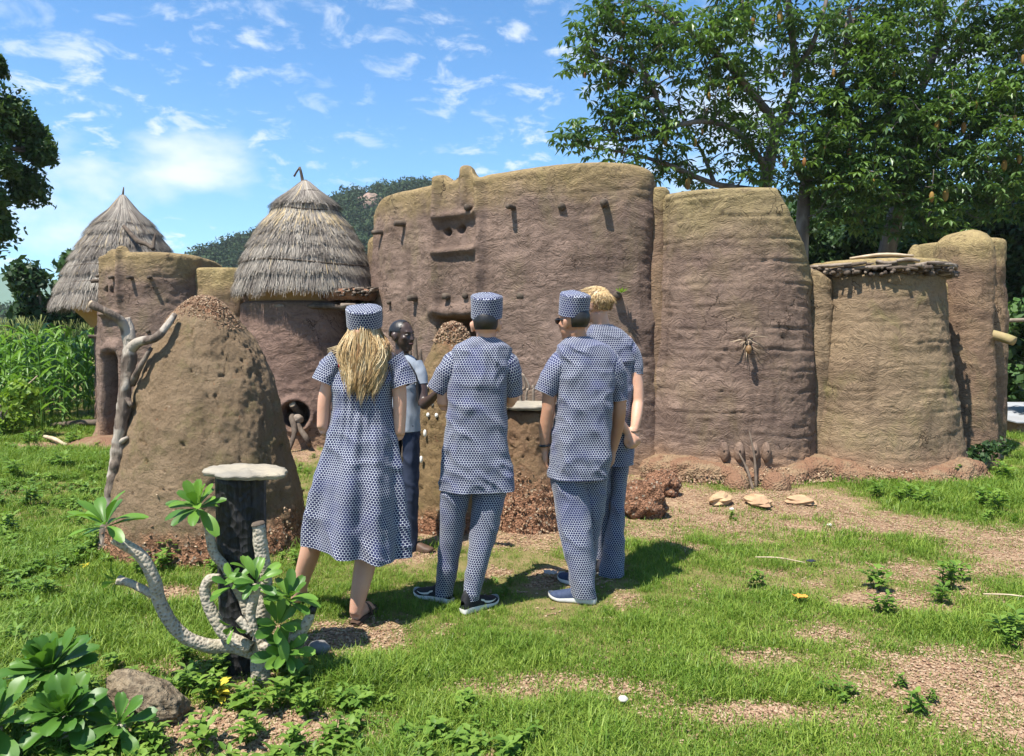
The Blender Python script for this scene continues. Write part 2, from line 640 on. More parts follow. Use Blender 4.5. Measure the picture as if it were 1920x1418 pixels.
def scatter(name, pts, idx, rot, scl, protos, mat_label=None):
    """one object: points carrying attributes, a geometry-node tree sets a small proto mesh on each"""
    me = bpy.data.meshes.new(name)
    me.vertices.add(len(pts))
    me.vertices.foreach_set('co', np.asarray(pts, np.float32).ravel())
    a = me.attributes.new('pick', 'INT', 'POINT')
    a.data.foreach_set('value', np.asarray(idx, np.int32))
    a = me.attributes.new('turn', 'FLOAT_VECTOR', 'POINT')
    a.data.foreach_set('vector', np.asarray(rot, np.float32).ravel())
    a = me.attributes.new('size', 'FLOAT', 'POINT')
    a.data.foreach_set('value', np.asarray(scl, np.float32))
    o = link(name, me)
    ng = bpy.data.node_groups.new(name, 'GeometryNodeTree')
    ng.interface.new_socket('Geometry', in_out='INPUT', socket_type='NodeSocketGeometry')
    ng.interface.new_socket('Geometry', in_out='OUTPUT', socket_type='NodeSocketGeometry')
    n, l = ng.nodes, ng.links
    gi, go = n.new('NodeGroupInput'), n.new('NodeGroupOutput')
    inst = n.new('GeometryNodeInstanceOnPoints')
    l.new(gi.outputs[0], inst.inputs['Points'])
    gti = n.new('GeometryNodeGeometryToInstance')
    for p in protos[::-1]:
        oi = n.new('GeometryNodeObjectInfo')
        oi.inputs['Object'].default_value = p
        l.new(oi.outputs['Geometry'], gti.inputs[0])
    l.new(gti.outputs[0], inst.inputs['Instance'])
    inst.inputs['Pick Instance'].default_value = True

    def nattr(nm, ty):
        x = n.new('GeometryNodeInputNamedAttribute')
        x.data_type = ty
        x.inputs['Name'].default_value = nm
        return x.outputs['Attribute']
    l.new(nattr('pick', 'INT'), inst.inputs['Instance Index'])
    e2r = n.new('FunctionNodeEulerToRotation')
    l.new(nattr('turn', 'FLOAT_VECTOR'), e2r.inputs[0])
    l.new(e2r.outputs[0], inst.inputs['Rotation'])
    l.new(nattr('size', 'FLOAT'), inst.inputs['Scale'])
    l.new(inst.outputs[0], go.inputs[0])
    md = o.modifiers.new('scatter', 'NODES')
    md.node_group = ng
    tag(o, kind='stuff')
    return o


def leafball(n, rad, size, seed, flat=0.75, drop=0.0, shell=0.55):
    """many small leaf quads through an uneven crown volume"""
    g = np.random.default_rng(seed)
    d = g.normal(size=(n, 3))
    d /= np.linalg.norm(d, axis=1)[:, None]
    rr = (shell + (1 - shell) * g.random(n)) * (1 + 0.5 * fbm(d, 2.2, 3, seed) + 0.45 * fbm(d, 5.5, 2, seed + 4))
    c = d * rr[:, None] * rad * np.array((1, 1, flat))
    a = g.normal(size=(n, 3)) + np.array((0, 0, 0.6)) + d * 0.6
    a /= np.linalg.norm(a, axis=1)[:, None]
    b = np.cross(a, g.normal(size=(n, 3)))
    b /= np.linalg.norm(b, axis=1)[:, None]
    e = np.cross(a, b)
    s = size * (0.6 + 0.8 * g.random(n))[:, None]
    V = np.stack([c - b * s, c + e * s * 0.5, c + b * s, c - e * s * 0.5], 1).reshape(-1, 3)
    Q = np.arange(4 * n).reshape(-1, 4)
    return V, Q, np.repeat(g.random(n), 4)


M_FOREST = leafmat('forest_leaf', (0.024, 0.046, 0.02), (0.055, 0.088, 0.034), rough=0.7, trans=0.12, spec=0.1, var=0.06)
fproto = []
for k in range(4):
    A = Acc()
    V, Q, tn = leafball(430, 1.05, 0.125, 40 + k, 0.85, 0, 0.35)
    A.add(V + np.array((0, 0, 0.55)), Q, a=tn)
    A.add(*tube([(0, 0, -1.2), (0, 0, 0.2)], [0.07, 0.04], 5)[:3], a=0.0)
    fproto.append(detached('forest_proto', A.mesh('forest_proto', M_FOREST, False)))
N = 5200
fxy = np.stack([rng.uniform(-150, 330, N), rng.uniform(138, 275, N)], 1)
top = np.stack([rng.uniform(-112, 40, 340), rng.uniform(254, 266, 340)], 1)
fxy = np.concatenate([fxy, top])
fzv = hillz(fxy[:, 0], fxy[:, 1])
ok = fzv > 0.5
px_, py_ = proj(np.stack([fxy[:, 0], fxy[:, 1], fzv], 1))
ok &= ~((np.abs(px_ - 692) < 20) & (np.abs(py_ - 398) < 14))
fxy, fzv = fxy[ok], fzv[ok]
n = len(fxy)
scatter('forest', np.stack([fxy[:, 0], fxy[:, 1], fzv + 1.2], 1), rng.integers(0, 4, n), np.stack([np.zeros(n), np.zeros(n), rng.uniform(0, 6.3, n)], 1),
        rng.uniform(1.5, 4.2, n), fproto)

# ================================================================== mud houses
def mudmat(name, a, b, top, moss, moss_amt=0.5, top_d=0.5, foot=(0.30, 0.19, 0.12), streak=0.5):
    t = NT(name)
    n1 = t.smooth(t.noise(1.7, 5, 0.6, 0.4), 0.32, 0.68)
    col = t.mix(n1, a, b)
    band = t.noise(1.0, 4, 0.6, 0.6, t.mapv(t.pos, (0.7, 0.7, 3.4), (2, 5, 1)))
    col = t.mix(t.smooth(band, 0.42, 0.72, 0.0, 0.55), col, tuple(min(1, c * 1.45) for c in b))
    st = t.noise(1.0, 5, 0.65, 0.5, t.mapv(t.pos, (5.0, 5.0, 0.45)))
    col = t.mix(t.smooth(st, 0.48, 0.75, 0.0, streak), col, tuple(c * 0.45 for c in a))
    hr = t.math('ADD', t.attr('below'), t.math('MULTIPLY', t.math('SUBTRACT', t.noise(2.6, 4, 0.6), 0.5), 0.75))
    col = t.mix(t.smooth(hr, top_d, 0.05), col, top)
    mo = t.noise(2.1, 5, 0.65, 0.5, t.mapv(t.pos, (1, 1, 0.6), (7, 2, 0)))
    col = t.mix(t.math('MULTIPLY', t.smooth(mo, 0.5, 0.72), moss_amt), col, moss)
    sp = t.n.new('ShaderNodeSeparateXYZ')
    t.l.new(t.pos, sp.inputs[0])
    fz_ = t.math('ADD', sp.outputs['Z'], t.math('MULTIPLY', t.math('SUBTRACT', t.noise(3.0, 4, 0.6), 0.5), 0.35))
    col = t.mix(t.smooth(fz_, 0.42, 0.10), col, foot)
    fine = t.noise(26, 4, 0.7)
    col = t.mix(t.smooth(fine, 0.35, 0.75, 0.0, 0.35), col, tuple(c * 0.55 for c in a))
    # finger strokes drawn through wet mud, plus grit
    wv = t.vmath('ADD', t.pos, t.vmath('SCALE', t.vmath('SUBTRACT', t.noise(2.4, 3, 0.5, 0, None, True), (0.5, 0.5, 0.5)), (0, 0, 0)))
    sc_ = wv.node.inputs[1].links[0].from_node
    sc_.inputs['Scale'].default_value = 0.55
    s1 = t.noise(1.0, 3, 0.55, 1.3, t.mapv(wv, (8, 8, 25)))
    s2 = t.noise(1.0, 3, 0.6, 1.6, t.mapv(wv, (15, 15, 42), (3, 1, 2)))
    grit = t.noise(95, 3, 0.7)
    msk = t.smooth(t.noise(1.6, 3, 0.6, 0.3, t.mapv(t.pos, (1, 1, 1.6), (4, 9, 2))), 0.3, 0.7, 0.35, 1.15)
    wob = t.vmath('SCALE', t.noise(6, 3, 0.6, 0, None, True), (0, 0, 0))
    wob.node.inputs['Scale'].default_value = 0.25
    ck = t.voro(2.6, t.vmath('ADD', wv, wob), 'DISTANCE_TO_EDGE')
    crack = t.math('MULTIPLY', t.smooth(ck, 0.014, 0.004), t.smooth(t.noise(1.3, 2), 0.55, 0.62))
    col = t.mix(t.math('MULTIPLY', crack, 0.8), col, tuple(c * 0.25 for c in a))
    fl = t.math('MULTIPLY', t.smooth(t.voro(1.0, t.mapv(wv, (60, 60, 150))), 0.10, 0.06), t.smooth(t.noise(4, 2), 0.5, 0.6))
    col = t.mix(t.math('MULTIPLY', fl, 0.6), col, (0.42, 0.33, 0.2))
    h = t.math('ADD', t.math('MULTIPLY', t.math('ADD', t.math('MULTIPLY', s1, 1.0), t.math('MULTIPLY', s2, 0.75)), msk), t.math('MULTIPLY', grit, 0.3))
    h = t.math('SUBTRACT', h, t.math('MULTIPLY', crack, 0.5))
    col = t.mix(t.smooth(s1, 0.47, 0.32, 0.0, 0.42), col, tuple(c * 0.42 for c in a))
    return t.done(col, 0.95, t.bump(h, 0.75, 0.045), 0.08)


M_MUD = mudmat('brown_mud_plaster', (0.155, 0.108, 0.085), (0.228, 0.16, 0.124), (0.29, 0.212, 0.108), (0.19, 0.17, 0.06), 0.25)
M_MUD2 = mudmat('purple_mud_plaster', (0.16, 0.11, 0.087), (0.232, 0.162, 0.12), (0.29, 0.225, 0.115), (0.21, 0.18, 0.055), 0.2, 0.85)
M_MUD3 = mudmat('ochre_mud_plaster', (0.20, 0.14, 0.092), (0.255, 0.185, 0.112), (0.24, 0.175, 0.10), (0.165, 0.155, 0.052), 0.6, 0.3)
M_MUD4 = mudmat('old_mud_plaster', (0.185, 0.122, 0.085), (0.235, 0.16, 0.10), (0.33, 0.25, 0.12), (0.16, 0.15, 0.06), 0.4, 0.5)
M_MUD5 = mudmat('smooth_purple_mud', (0.165, 0.108, 0.088), (0.20, 0.13, 0.10), (0.20, 0.135, 0.10), (0.15, 0.12, 0.06), 0.15, 0.2, streak=0.3)
M_DARKWOOD = plain('weathered_dark_wood', (0.055, 0.04, 0.03), (0.125, 0.095, 0.07), 9, 0.85, 0.6, 30, 0.01, vec=(1, 1, 1))
M_WOOD = plain('grey_bare_wood', (0.30, 0.245, 0.19), (0.16, 0.12, 0.09), 7, 0.8, 0.7, 26, 0.012)
M_PALEWOOD = plain('pale_cut_wood', (0.52, 0.41, 0.28), (0.36, 0.27, 0.18), 10, 0.75, 0.4, 30, 0.006)
M_RUBBLE = plain('red_rubble', (0.36, 0.20, 0.125), (0.20, 0.10, 0.06), 7, 0.95, 1.0, 38, 0.03)
M_DARKHOLE = plain('painted_hole_shade', (0.03, 0.022, 0.018), None, 6, 0.95)


class Plan:
    def __init__(s, pts, heights, nu, front=0.3):
        nu = int(nu * 0.74) if nu > 130 else nu
        pts = np.asarray(pts, float)
        ar = np.sum(pts[:, 0] * np.roll(pts[:, 1], -1) - np.roll(pts[:, 0], -1) * pts[:, 1])
        H = np.asarray(heights, float)
        if H.ndim == 0:
            H = np.full(len(pts), float(H))
        if ar < 0:
            pts, H = pts[::-1], H[::-1]
        D = crom(np.column_stack([pts, H]), 4000, True)
        Tn = np.roll(D[:, :2], -1, 0) - np.roll(D[:, :2], 1, 0)
        Nn = np.column_stack([Tn[:, 1], -Tn[:, 0]])
        Nn /= np.linalg.norm(Nn, axis=1)[:, None]
        view = -(Nn * D[:, :2]).sum(1) / np.linalg.norm(D[:, :2], axis=1)
        seg = np.linalg.norm(np.roll(D[:, :2], -1, 0) - D[:, :2], axis=1) * np.where(view > -front, 1.0, 0.14)
        c = np.concatenate([[0], np.cumsum(seg)])[:-1] / seg.sum()
        i = np.searchsorted(c, np.linspace(0, 1, nu, endpoint=False) + 1e-9) - 1
        i = np.clip(i, 0, 3999)
        s.xy, s.n, s.h = D[i, :2], Nn[i], D[i, 2]
        s.dense, s.dn, s.dview = D, Nn, view
        s.c = pts.mean(0)

    def hit(s, px, py):
        """the point of the front face seen at this place of the photograph, and its outward normal"""
        X, Y = s.dense[:, 0], s.dense[:, 1]
        qx, _ = proj(np.column_stack([X, Y, np.full(len(X), 1.6)]))
        e = np.abs(qx - px) + np.where(s.dview > 0.02, 0, 1e4)
        i = int(np.argmin(e))
        p = at(px, py, Y[i])
        return p, np.array((s.dn[i, 0], s.dn[i, 1], 0.0))


def drum(name, plan, mat, parent, nv=150, z0=-0.08, batter=0.10, flare=0.05, lip=0.13, drop=0.4, seed=0.0, feat=None, course=0.27, course_amp=0.016, lump=0.05, topbump=None):
    """closed earthen drum: battered outer face, rounded parapet, inner face, earth roof"""
    nv = int(nv * 0.66)
    xy, N2, H = plan.xy, plan.n, plan.h
    if topbump is not None:
        H = H + topbump(xy)
    nu = len(xy)
    rows, below, outer = [], [], []
    v = np.linspace(0, 1, nv)
    for f in v:
        z = z0 + f * (H - lip * 0.5 - z0)
        off = batter * (1 - f) ** 1.1 + flare * np.exp(-(z - z0) / 0.12)
        rows.append(np.column_stack([xy + N2 * off[:, None], z]))
        below.append(H - z)
        outer.append(np.ones(nu))
    for k, a in enumerate(np.linspace(0, math.pi, 12)[1:]):
        o = -lip * 0.5 + lip * 0.5 * math.cos(a)
        rows.append(np.column_stack([xy + N2 * o, H - lip * 0.5 + lip * 0.5 * math.sin(a)]))
        below.append(np.zeros(nu))
        outer.append(np.full(nu, 1.0 if a < 2.2 else 0.4))
    zin = np.min(H) - drop
    for f in (0.3, 0.65, 1.0):
        z = (H - lip * 0.5) * (1 - f) + zin * f
        rows.append(np.column_stack([xy - N2 * lip, z]))
        below.append(H - z)
        outer.append(np.full(nu, 0.3))
    for f in (0.4, 0.75, 0.98):
        q = (xy - N2 * lip) * (1 - f) + plan.c * f
        rows.append(np.column_stack([q, np.full(nu, zin - 0.01)]))
        below.append(np.full(nu, 0.2))
        outer.append(np.full(nu, 0.1))
    V = np.stack(rows)
    N3 = np.broadcast_to(np.column_stack([N2, np.zeros(nu)])[None], V.shape)
    w = np.stack(outer)
    B = np.stack(below)
    d = lump * fbm(V, 1.1, 3, seed) + 0.024 * fbm(V, 4.2, 3, seed + 1)
    zz = V[..., 2] + 0.09 * fbm(V * np.array((1, 1, 0.5)), 1.1, 3, seed + 2)
    k = zz / course
    fr = np.abs(k - np.round(k)) * course
    lay = fbm(V * np.array((1, 1, 0.0)) + np.round(k)[..., None] * np.array((3.1, 1.7, 5.3)), 1.7, 3, seed + 3)
    d = d - course_amp * np.exp(-(fr / 0.017) ** 2) * np.clip(0.55 + 1.5 * lay, 0, 1.6) + course_amp * 0.35 * np.cos(2 * math.pi * k) * np.clip(0.5 + lay, 0, 1)
    st = fbm(V * np.array((5, 5, 22)) + 0.9 * np.stack([fbm(V, 2.2, 2, 8), fbm(V, 2.2, 2, 9), fbm(V, 2.2, 2, 10)], -1) * np.array((1, 1, 4)), 1.0, 3, seed + 4)
    d = d + 0.010 * st
    if feat is not None:
        d = d + feat(V)
    V = V + N3 * (d * w)[..., None]
    return mk(name, V.reshape(-1, 3), gridq(nu, len(rows), True), mat=mat, parent=parent, attrs={'below': B.ravel()})


def gz(v, c, s):
    return np.exp(-((v - c) / s) ** 2)


def box01(v, a, b, s):
    return sstep(v, a - s, a + s) * (1 - sstep(v, b - s, b + s))


def stick(name, pts, rad, mat, parent=None, n=9, seg=10, rough=0.006, seed=0, flat=1.0):
    V, Q, T, uv = tube(pts, rad, n, seg, True, rough, seed, 14.0, flat)
    return mk(name, V, Q, T, mat, parent, uv=uv, attrs={'tint': np.zeros(len(V))})


def peg(plan, px, py, ln, r, parent, mat=None, down=0.0, name='wooden_peg', side=0.0, seed=0):
    ln = ln * 0.72
    p, nn = plan.hit(px, py)
    tdir = np.array((-nn[1], nn[0], 0))
    q = p + nn * ln + tdir * side + np.array((0, 0, -down))
    return stick(name, [p - nn * 0.12, p + nn * ln * 0.4 + np.array((0, 0, 0.006)), q], [r * 1.1, r, r * 0.9], mat or M_DARKWOOD, parent, 10, 8, 0.012, seed)


# ------------------------------------------------------------------ the big house: curved front
house = thing('mud_house', 'large brown mud house with a curved front wall, wooden pegs and flat roofed towers', 'house', (2.0, 9.5, 0))
front = Plan([(-2.02, 11.3), (-1.86, 10.55), (-1.25, 9.82), (-0.4, 9.12), (0.45, 8.72), (1.15, 8.60), (1.58, 8.68), (1.72, 9.0), (1.74, 9.7), (1.7, 12.0), (0.2, 13.0), (-1.6, 12.6)],
             [3.15, 3.48, 3.50, 3.52, 3.56, 3.56, 3.50, 3.40, 3.4, 3.4, 3.4, 3.3], 620)
P_r1, _ = front.hit(820, 400)
P_r2, _ = front.hit(900, 400)
P_l1, _ = front.hit(855, 405)
P_l2, _ = front.hit(858, 468)
P_h1, _ = front.hit(837, 436)
P_h2, _ = front.hit(862, 430)
P_d1, _ = front.hit(818, 600)
P_d2, _ = front.hit(898, 600)
ROW2 = front.hit(965, 560)[0][2]


def front_feat(V):
    x, y, z = V[..., 0], V[..., 1], V[..., 2]
    fr_ = (y < 11.2) * 1.0
    up = sstep(z, 1.75, 2.0)
    d = 0.085 * gz(x, P_r1[0] + 0.012 * np.sin(z * 4), 0.042) * up + 0.11 * gz(x, P_r2[0] + 0.02 * np.sin(z * 3), 0.05) * up + 0.06 * gz(x, P_r2[0] - 0.19, 0.045) * sstep(z, P_l1[2], P_l1[2] + 0.15)
    d = d + 0.065 * box01(x, P_r1[0], P_r2[0], 0.03) * (gz(z, P_l1[2], 0.05) + 1.2 * gz(z, P_l2[2] - 0.02, 0.045))
    d = d - 0.03 * box01(x, P_r1[0], P_r2[0], 0.05) * box01(z, P_l2[2], P_l1[2], 0.05)
    for h in (P_h1, P_h2):
        d = d - 0.16 * np.exp(-(((x - h[0]) / 0.042) ** 2 + ((z - h[2]) / 0.042) ** 2) ** 2)
    dz = P_d1[2]
    d = d + 0.07 * box01(x, P_d1[0] - 0.1, P_d2[0] + 0.1, 0.06) * gz(z, dz + 0.10, 0.07)
    d = d - 0.75 * box01(x, P_d1[0], P_d2[0], 0.03) * box01(z, 0.1, dz + 0.01, 0.03)
    d = d - 0.035 * gz(x, 1.72, 0.1) * sstep(z, 0.2, 2.6)
    return d * fr_


def front_top(xy):
    f = (xy[:, 1] < 11.2)
    x = xy[:, 0]
    return f * (0.10 * gz(x, P_r1[0] + 0.03, 0.085) + 0.15 * gz(x, P_r2[0] - 0.19, 0.085) - 0.03 * gz(x, P_r2[0] - 0.02, 0.06))


drum('front_wall', front, M_MUD, house, nv=250, batter=0.16, lip=0.20, drop=0.5, seed=1.0, feat=front_feat, course_amp=0.010, topbump=front_top)
# lower shoulder of wall at the west end
sh = Plan([(-2.15, 11.4), (-2.06, 10.95), (-1.75, 10.75), (-1.5, 11.2), (-1.6, 12.0), (-2.05, 12.2)], 3.02, 160)
drum('wall_shoulder', sh, M_MUD, house, nv=110, batter=0.10, lip=0.2, seed=2.0, course_amp=0.006)
for i, (px, py, ln, r, sd) in enumerate(((719, 437, 0.20, 0.035, -0.06), (760, 421, 0.22, 0.042, -0.03), (883, 391, 0.13, 0.042, 0), (821, 407, 0.10, 0.035, -0.03), (963, 390, 0.19, 0.033, -0.02), (1054, 389, 0.07, 0.045, 0), (1133, 383, 0.17, 0.045, -0.02),
                                        (737, 568, 0.12, 0.03, 0), (785, 560, 0.22, 0.045, -0.02), (845, 557, 0.17, 0.045, 0), (880, 556, 0.14, 0.04, 0), (978, 557, 0.08, 0.05, 0), (1058, 548, 0.10, 0.04, 0), (1157, 556, 0.22, 0.048, -0.03))):
    peg(front, px, py, ln, r, house, side=sd, seed=i)
stv = front.hit(1157, 556)[0] + np.array((0.02, -0.2, 0.03))
pl_v, pl_q, pl_t = [], [], []
A = Acc()
for k in range(16):
    a_, e_ = k * 2.4, 0.4 + 0.5 * random.random()
    dv = np.array((math.cos(a_) * math.cos(e_), math.sin(a_) * math.cos(e_), math.sin(e_)))
    sd_ = np.cross(dv, (0, 0, 1)) * 0.014
    A.add([stv, stv + dv * 0.05 + sd_, stv + dv * 0.10, stv + dv * 0.05 - sd_], [[0, 1, 2, 3]], a=0.8)
M_WEED = leafmat('weed_leaf', (0.095, 0.185, 0.025), (0.22, 0.33, 0.055), rough=0.5, trans=0.35)
tag(A.build('sprouting_plant', M_WEED), 'small bright green plant sprouting on a wooden peg of the curved wall', 'plant')

# ------------------------------------------------------------------ middle tower with its sloping shoulder
tw = Plan([(1.62, 9.0), (1.85, 8.50), (2.35, 8.23), (2.92, 8.20), (3.32, 8.42), (3.54, 8.95), (3.4, 9.6), (2.6, 10.2), (1.8, 9.8)],
          [3.18, 3.19, 3.20, 3.20, 2.90, 2.35, 2.3, 3.0, 3.15], 420)


def tower_top(xy):
    x = xy[:, 0]
    tgt = np.where(x < 2.9, 3.20, 3.20 - (x - 2.9) * 1.6)
    tgt = np.maximum(tgt, 2.3)
    return tgt - tw.h


def tower_feat(V):
    x, z = V[..., 0], V[..., 2]
    sock = tw.hit(1385, 645)[0]
    d = 0.03 * fbm(V, 9.0, 3, 5) * np.exp(-((x - sock[0]) / 0.22) ** 2 - ((z - sock[2]) / 0.1) ** 2) * 2.2
    return d - 0.05 * gz(x, 1.68, 0.10)


drum('middle_tower', tw, M_MUD2, house, nv=230, batter=0.15, lip=0.16, seed=3.0, course=0.24, course_amp=0.021, feat=tower_feat, topbump=tower_top)
# the upright groove pillar between front wall and tower
gp = Plan([(1.52, 8.95), (1.62, 8.72), (1.74, 8.68), (1.84, 8.78), (1.82, 9.1), (1.6, 9.2)], 3.30, 120)
drum('joint_pillar', gp, M_MUD4, house, nv=160, batter=0.07, lip=0.14, seed=3.6, course_amp=0.008, lump=0.04)
# fruit charm hung on a peg, and its straw
pg, nn = tw.hit(1397, 640)
peg(tw, 1400, 640, 0.28, 0.022, house, down=0.02)
stick('straw_tuft', [pg + nn * 0.02, pg + nn * 0.16 + np.array((-0.03, 0, 0.06))], [0.02, 0.004], M_WOOD, house, 6, 5)
for k in range(14):
    a_ = rng.normal(size=3) * 0.5
    stick('straw_tuft', [pg + nn * 0.03, pg + nn * 0.12 + np.array((a_[0] * 0.10, 0, a_[2] * 0.09)), pg + nn * 0.15 + np.array((a_[0] * 0.24, 0, -0.03 + a_[2] * 0.12))], [0.004, 0.004, 0.002], M_PALEWOOD, house, 4, 5, 0)
gv, gq, gt = ball(pg + nn * 0.20 + np.array((0.0, 0, -0.085)), (0.033, 0.033, 0.045), 16, 12)
gourd = tag(mk('dried_gourd', gv, gq, gt, plain('gourd_skin', (0.24, 0.14, 0.06), (0.17, 0.10, 0.05), 12, 0.5)), 'small dried orange gourd hung from a peg on the tower wall', 'gourd')
stick('cord', [pg + nn * 0.19 + np.array((0, 0, 0.0)), pg + nn * 0.20 + np.array((0, 0, -0.05))], [0.006, 0.006], M_PALEWOOD, gourd, 5, 4, 0)
# four mud knobs near the foot
for i, px in enumerate((1358, 1383, 1408, 1428)):
    c, nn = tw.hit(px, 845)
    c = c + nn * 0.12
    v_, q_, t_ = ball(c, (0.055, 0.085, 0.115), 16, 12)
    v_ = v_ + 0.012 * fbm(v_, 14, 2, i)[:, None]
    mk('mud_knob', v_, q_, t_, M_MUD2, house, attrs={'below': np.full(len(v_), 2.0)})
    hv, hq, ht = ball(c + nn * 0.075 + np.array((0, 0, 0.02)), (0.013, 0.013, 0.016), 10, 6)
    mk('knob_hole_shade', hv, hq, ht, M_DARKHOLE, house)  # near-black bead on the knob: the shade of a hole put into colour

# ------------------------------------------------------------------ low tower with a roof of branches
lc = np.array((4.33, 8.92))
ang = np.linspace(0, 2 * math.pi, 12, endpoint=False)
lt = Plan([(lc[0] + 0.71 * math.cos(a), lc[1] + 0.74 * math.sin(a)) for a in ang], 2.28, 420)
drum('low_tower', lt, M_MUD3, house, nv=190, batter=0.31, lip=0.12, drop=0.06, seed=4.0, course=0.25, course_amp=0.016, lump=0.035)
jp = Plan([(3.36, 8.75), (3.48, 8.55), (3.62, 8.55), (3.72, 8.75), (3.65, 9.1), (3.4, 9.1)], [2.36, 2.32, 2.25, 2.2, 2.25, 2.3], 140)
drum('joint_pillar', jp, M_MUD3, house, nv=130, batter=0.12, lip=0.12, seed=4.5, course_amp=0.012, lump=0.04)
# roof: earth disc on a rim of branch ends
V_, Q_, T_ = [], [], []
a = np.linspace(0, 2 * math.pi, 96, endpoint=False)
rr = 0.775 + 0.04 * fbm(np.stack([np.cos(a), np.sin(a), a * 0], -1), 2.5, 3)
rings = [(0.985, 2.335), (1.0, 2.365), (0.99, 2.405), (0.95, 2.43), (0.6, 2.45), (0.01, 2.46)]
V_ = np.stack([np.column_stack([lc[0] + np.cos(a) * rr * k, lc[1] + np.sin(a) * rr * k, np.full(96, z) + 0.012 * fbm(np.column_stack([np.cos(a) * k, np.sin(a) * k, a * 0]), 6, 3)]) for k, z in rings]).reshape(-1, 3)
roof = mk('branch_roof', V_, gridq(96, len(rings), True), mat=M_MUD4, parent=house, attrs={'below': np.zeros(len(V_))})
for k in range(118):
    a_ = -math.pi * 1.06 + k / 118 * math.pi * 1.16 + rng.normal() * 0.02
    ln = rng.uniform(0.05, 0.17)
    r0 = 0.705
    d2 = np.array((math.cos(a_), math.sin(a_)))
    z = 2.300 + rng.uniform(-0.035, 0.055)
    sw = rng.normal(size=2) * 0.05
    p0 = np.append(lc + d2 * (r0 - 0.15), z + 0.01)
    p1 = np.append(lc + d2 * (r0 + ln) + np.array((-d2[1], d2[0])) * sw[0], z - rng.uniform(0, 0.03))
    stick('branch_end', [p0, (p0 + p1) / 2 + np.array((0, 0, rng.normal() * 0.012)), p1], np.array((1, 1, 0.9)) * rng.uniform(0.013, 0.031), M_DARKWOOD if k % 3 else M_WOOD, roof, 8, 5, 0.006, k)
for k in range(26):
    a_ = -math.pi * 1.02 + k / 26 * math.pi * 1.08
    a2 = a_ + rng.uniform(0.25, 0.5)
    r_ = 0.80 + rng.uniform(-0.04, 0.04)
    z = 2.335 + rng.uniform(-0.02, 0.05)
    am = (a_ + a2) / 2
    stick('branch_end', [np.append(lc + r_ * np.array((math.cos(q), math.sin(q))), z + rng.normal() * 0.012) for q in (a_, am, a2)], [0.016, 0.022, 0.014], M_WOOD if k % 2 else M_DARKWOOD, roof, 7, 6, 0.006, k + 200)
c = at(1655, 481, 8.6)
stick('roof_plank', [c + np.array((-0.33, 0.1, -0.015)), c + np.array((0, 0, 0.02)), c + np.array((0.32, -0.05, 0.0))], [0.03, 0.045, 0.03], M_PALEWOOD, roof, 9, 8, 0.008, 3, 0.5)
kc = at(1716, 478, 9.6)
V_, Q_, T_ = ball((kc[0], kc[1], kc[2] - 0.12), (0.105, 0.10, 0.25), 24, 16)
mk('mud_finial', V_ + 0.01 * fbm(V_, 6, 2)[:, None], Q_, T_, M_MUD4, house, attrs={'below': np.zeros(len(V_))})
# round-headed buttress and the last tower
bt = Plan([(5.40, 9.6), (5.42, 9.22), (5.62, 9.05), (5.84, 9.12), (5.92, 9.4), (5.84, 9.85), (5.6, 9.95)], 2.86, 200)


def butt_top(xy):
    return 0.02 * gz(xy[:, 0], 5.62, 0.3)


drum('round_buttress', bt, M_MUD4, house, nv=170, batter=0.13, lip=0.42, drop=0.12, seed=5.0, course_amp=0.007, topbump=butt_top)
et = Plan([(5.72, 10.0), (6.0, 9.62), (6.30, 9.62), (6.50, 9.95), (6.45, 10.6), (6.0, 10.9), (5.6, 10.5)], 2.83, 220)
drum('end_tower', et, M_MUD4, house, nv=170, batter=0.09, lip=0.13, drop=0.3, seed=6.0, course_amp=0.008)
peg(et, 1851, 488, 0.14, 0.03, house, M_PALEWOOD, side=0.05)
lw = Plan([(5.05, 9.9), (5.15, 9.35), (5.35, 9.25), (5.55, 9.4), (5.6, 9.9), (5.3, 10.2)], 2.25, 120)
drum('link_wall', lw, M_MUD4, house, nv=110, batter=0.1, lip=0.14, seed=6.5, course_amp=0.006)
p = at(1838, 620, 9.2)
q = at(1902, 640, 8.9)
stick('rain_spout', [p + np.array((-0.15, 0.08, 0.02)), (p + q) / 2, q], [0.058, 0.06, 0.055], plain('mossy_log', (0.25, 0.21, 0.09), (0.33, 0.24, 0.13), 8, 0.8, 0.5, 30), house, 14, 8, 0.008)
p, q = at(1878, 603, 9.9), at(1990, 596, 9.7)
stick('wooden_pole', [p + np.array((-0.2, 0, 0)), (p + q) / 2, q], [0.028, 0.026, 0.022], M_WOOD, house, 9, 8)

# eroded rubble foot in front of the towers
A = Acc()
foot = [(1.55, 8.50), (1.95, 8.18), (2.5, 7.98), (3.0, 8.02), (3.35, 8.18), (3.8, 8.02), (4.3, 7.88), (4.85, 7.98), (5.2, 8.35)]
C = crom(np.column_stack([foot, np.zeros(len(foot))]), 420)
C[:, 2] = 0.02
nrm2 = np.gradient(C[:, :2], axis=0)
nrm2 = np.column_stack([nrm2[:, 1], -nrm2[:, 0]])
nrm2 /= np.linalg.norm(nrm2, axis=1)[:, None]
prof = [(0.17, -0.12), (0.17, 0.0), (0.16, 0.06), (0.13, 0.11), (0.08, 0.14), (0.02, 0.15), (-0.06, 0.165), (-0.2, 0.17)]
pr = crom(prof, 30)
V_ = np.stack([np.column_stack([C[:, :2] + nrm2 * (o * 0.9), C[:, 2] + z * (1.0 + 0.35 * np.sin(np.arange(420) * 0.037))]) for o, z in pr])
dd = 0.085 * fbm(V_, 5.0, 5, 3.3, 0.65) + 0.05 * fbm(V_, 1.6, 2, 1.3)
V_ = V_ + np.broadcast_to(np.column_stack([nrm2, np.full(420, 0.35)])[None], V_.shape) * dd[..., None]
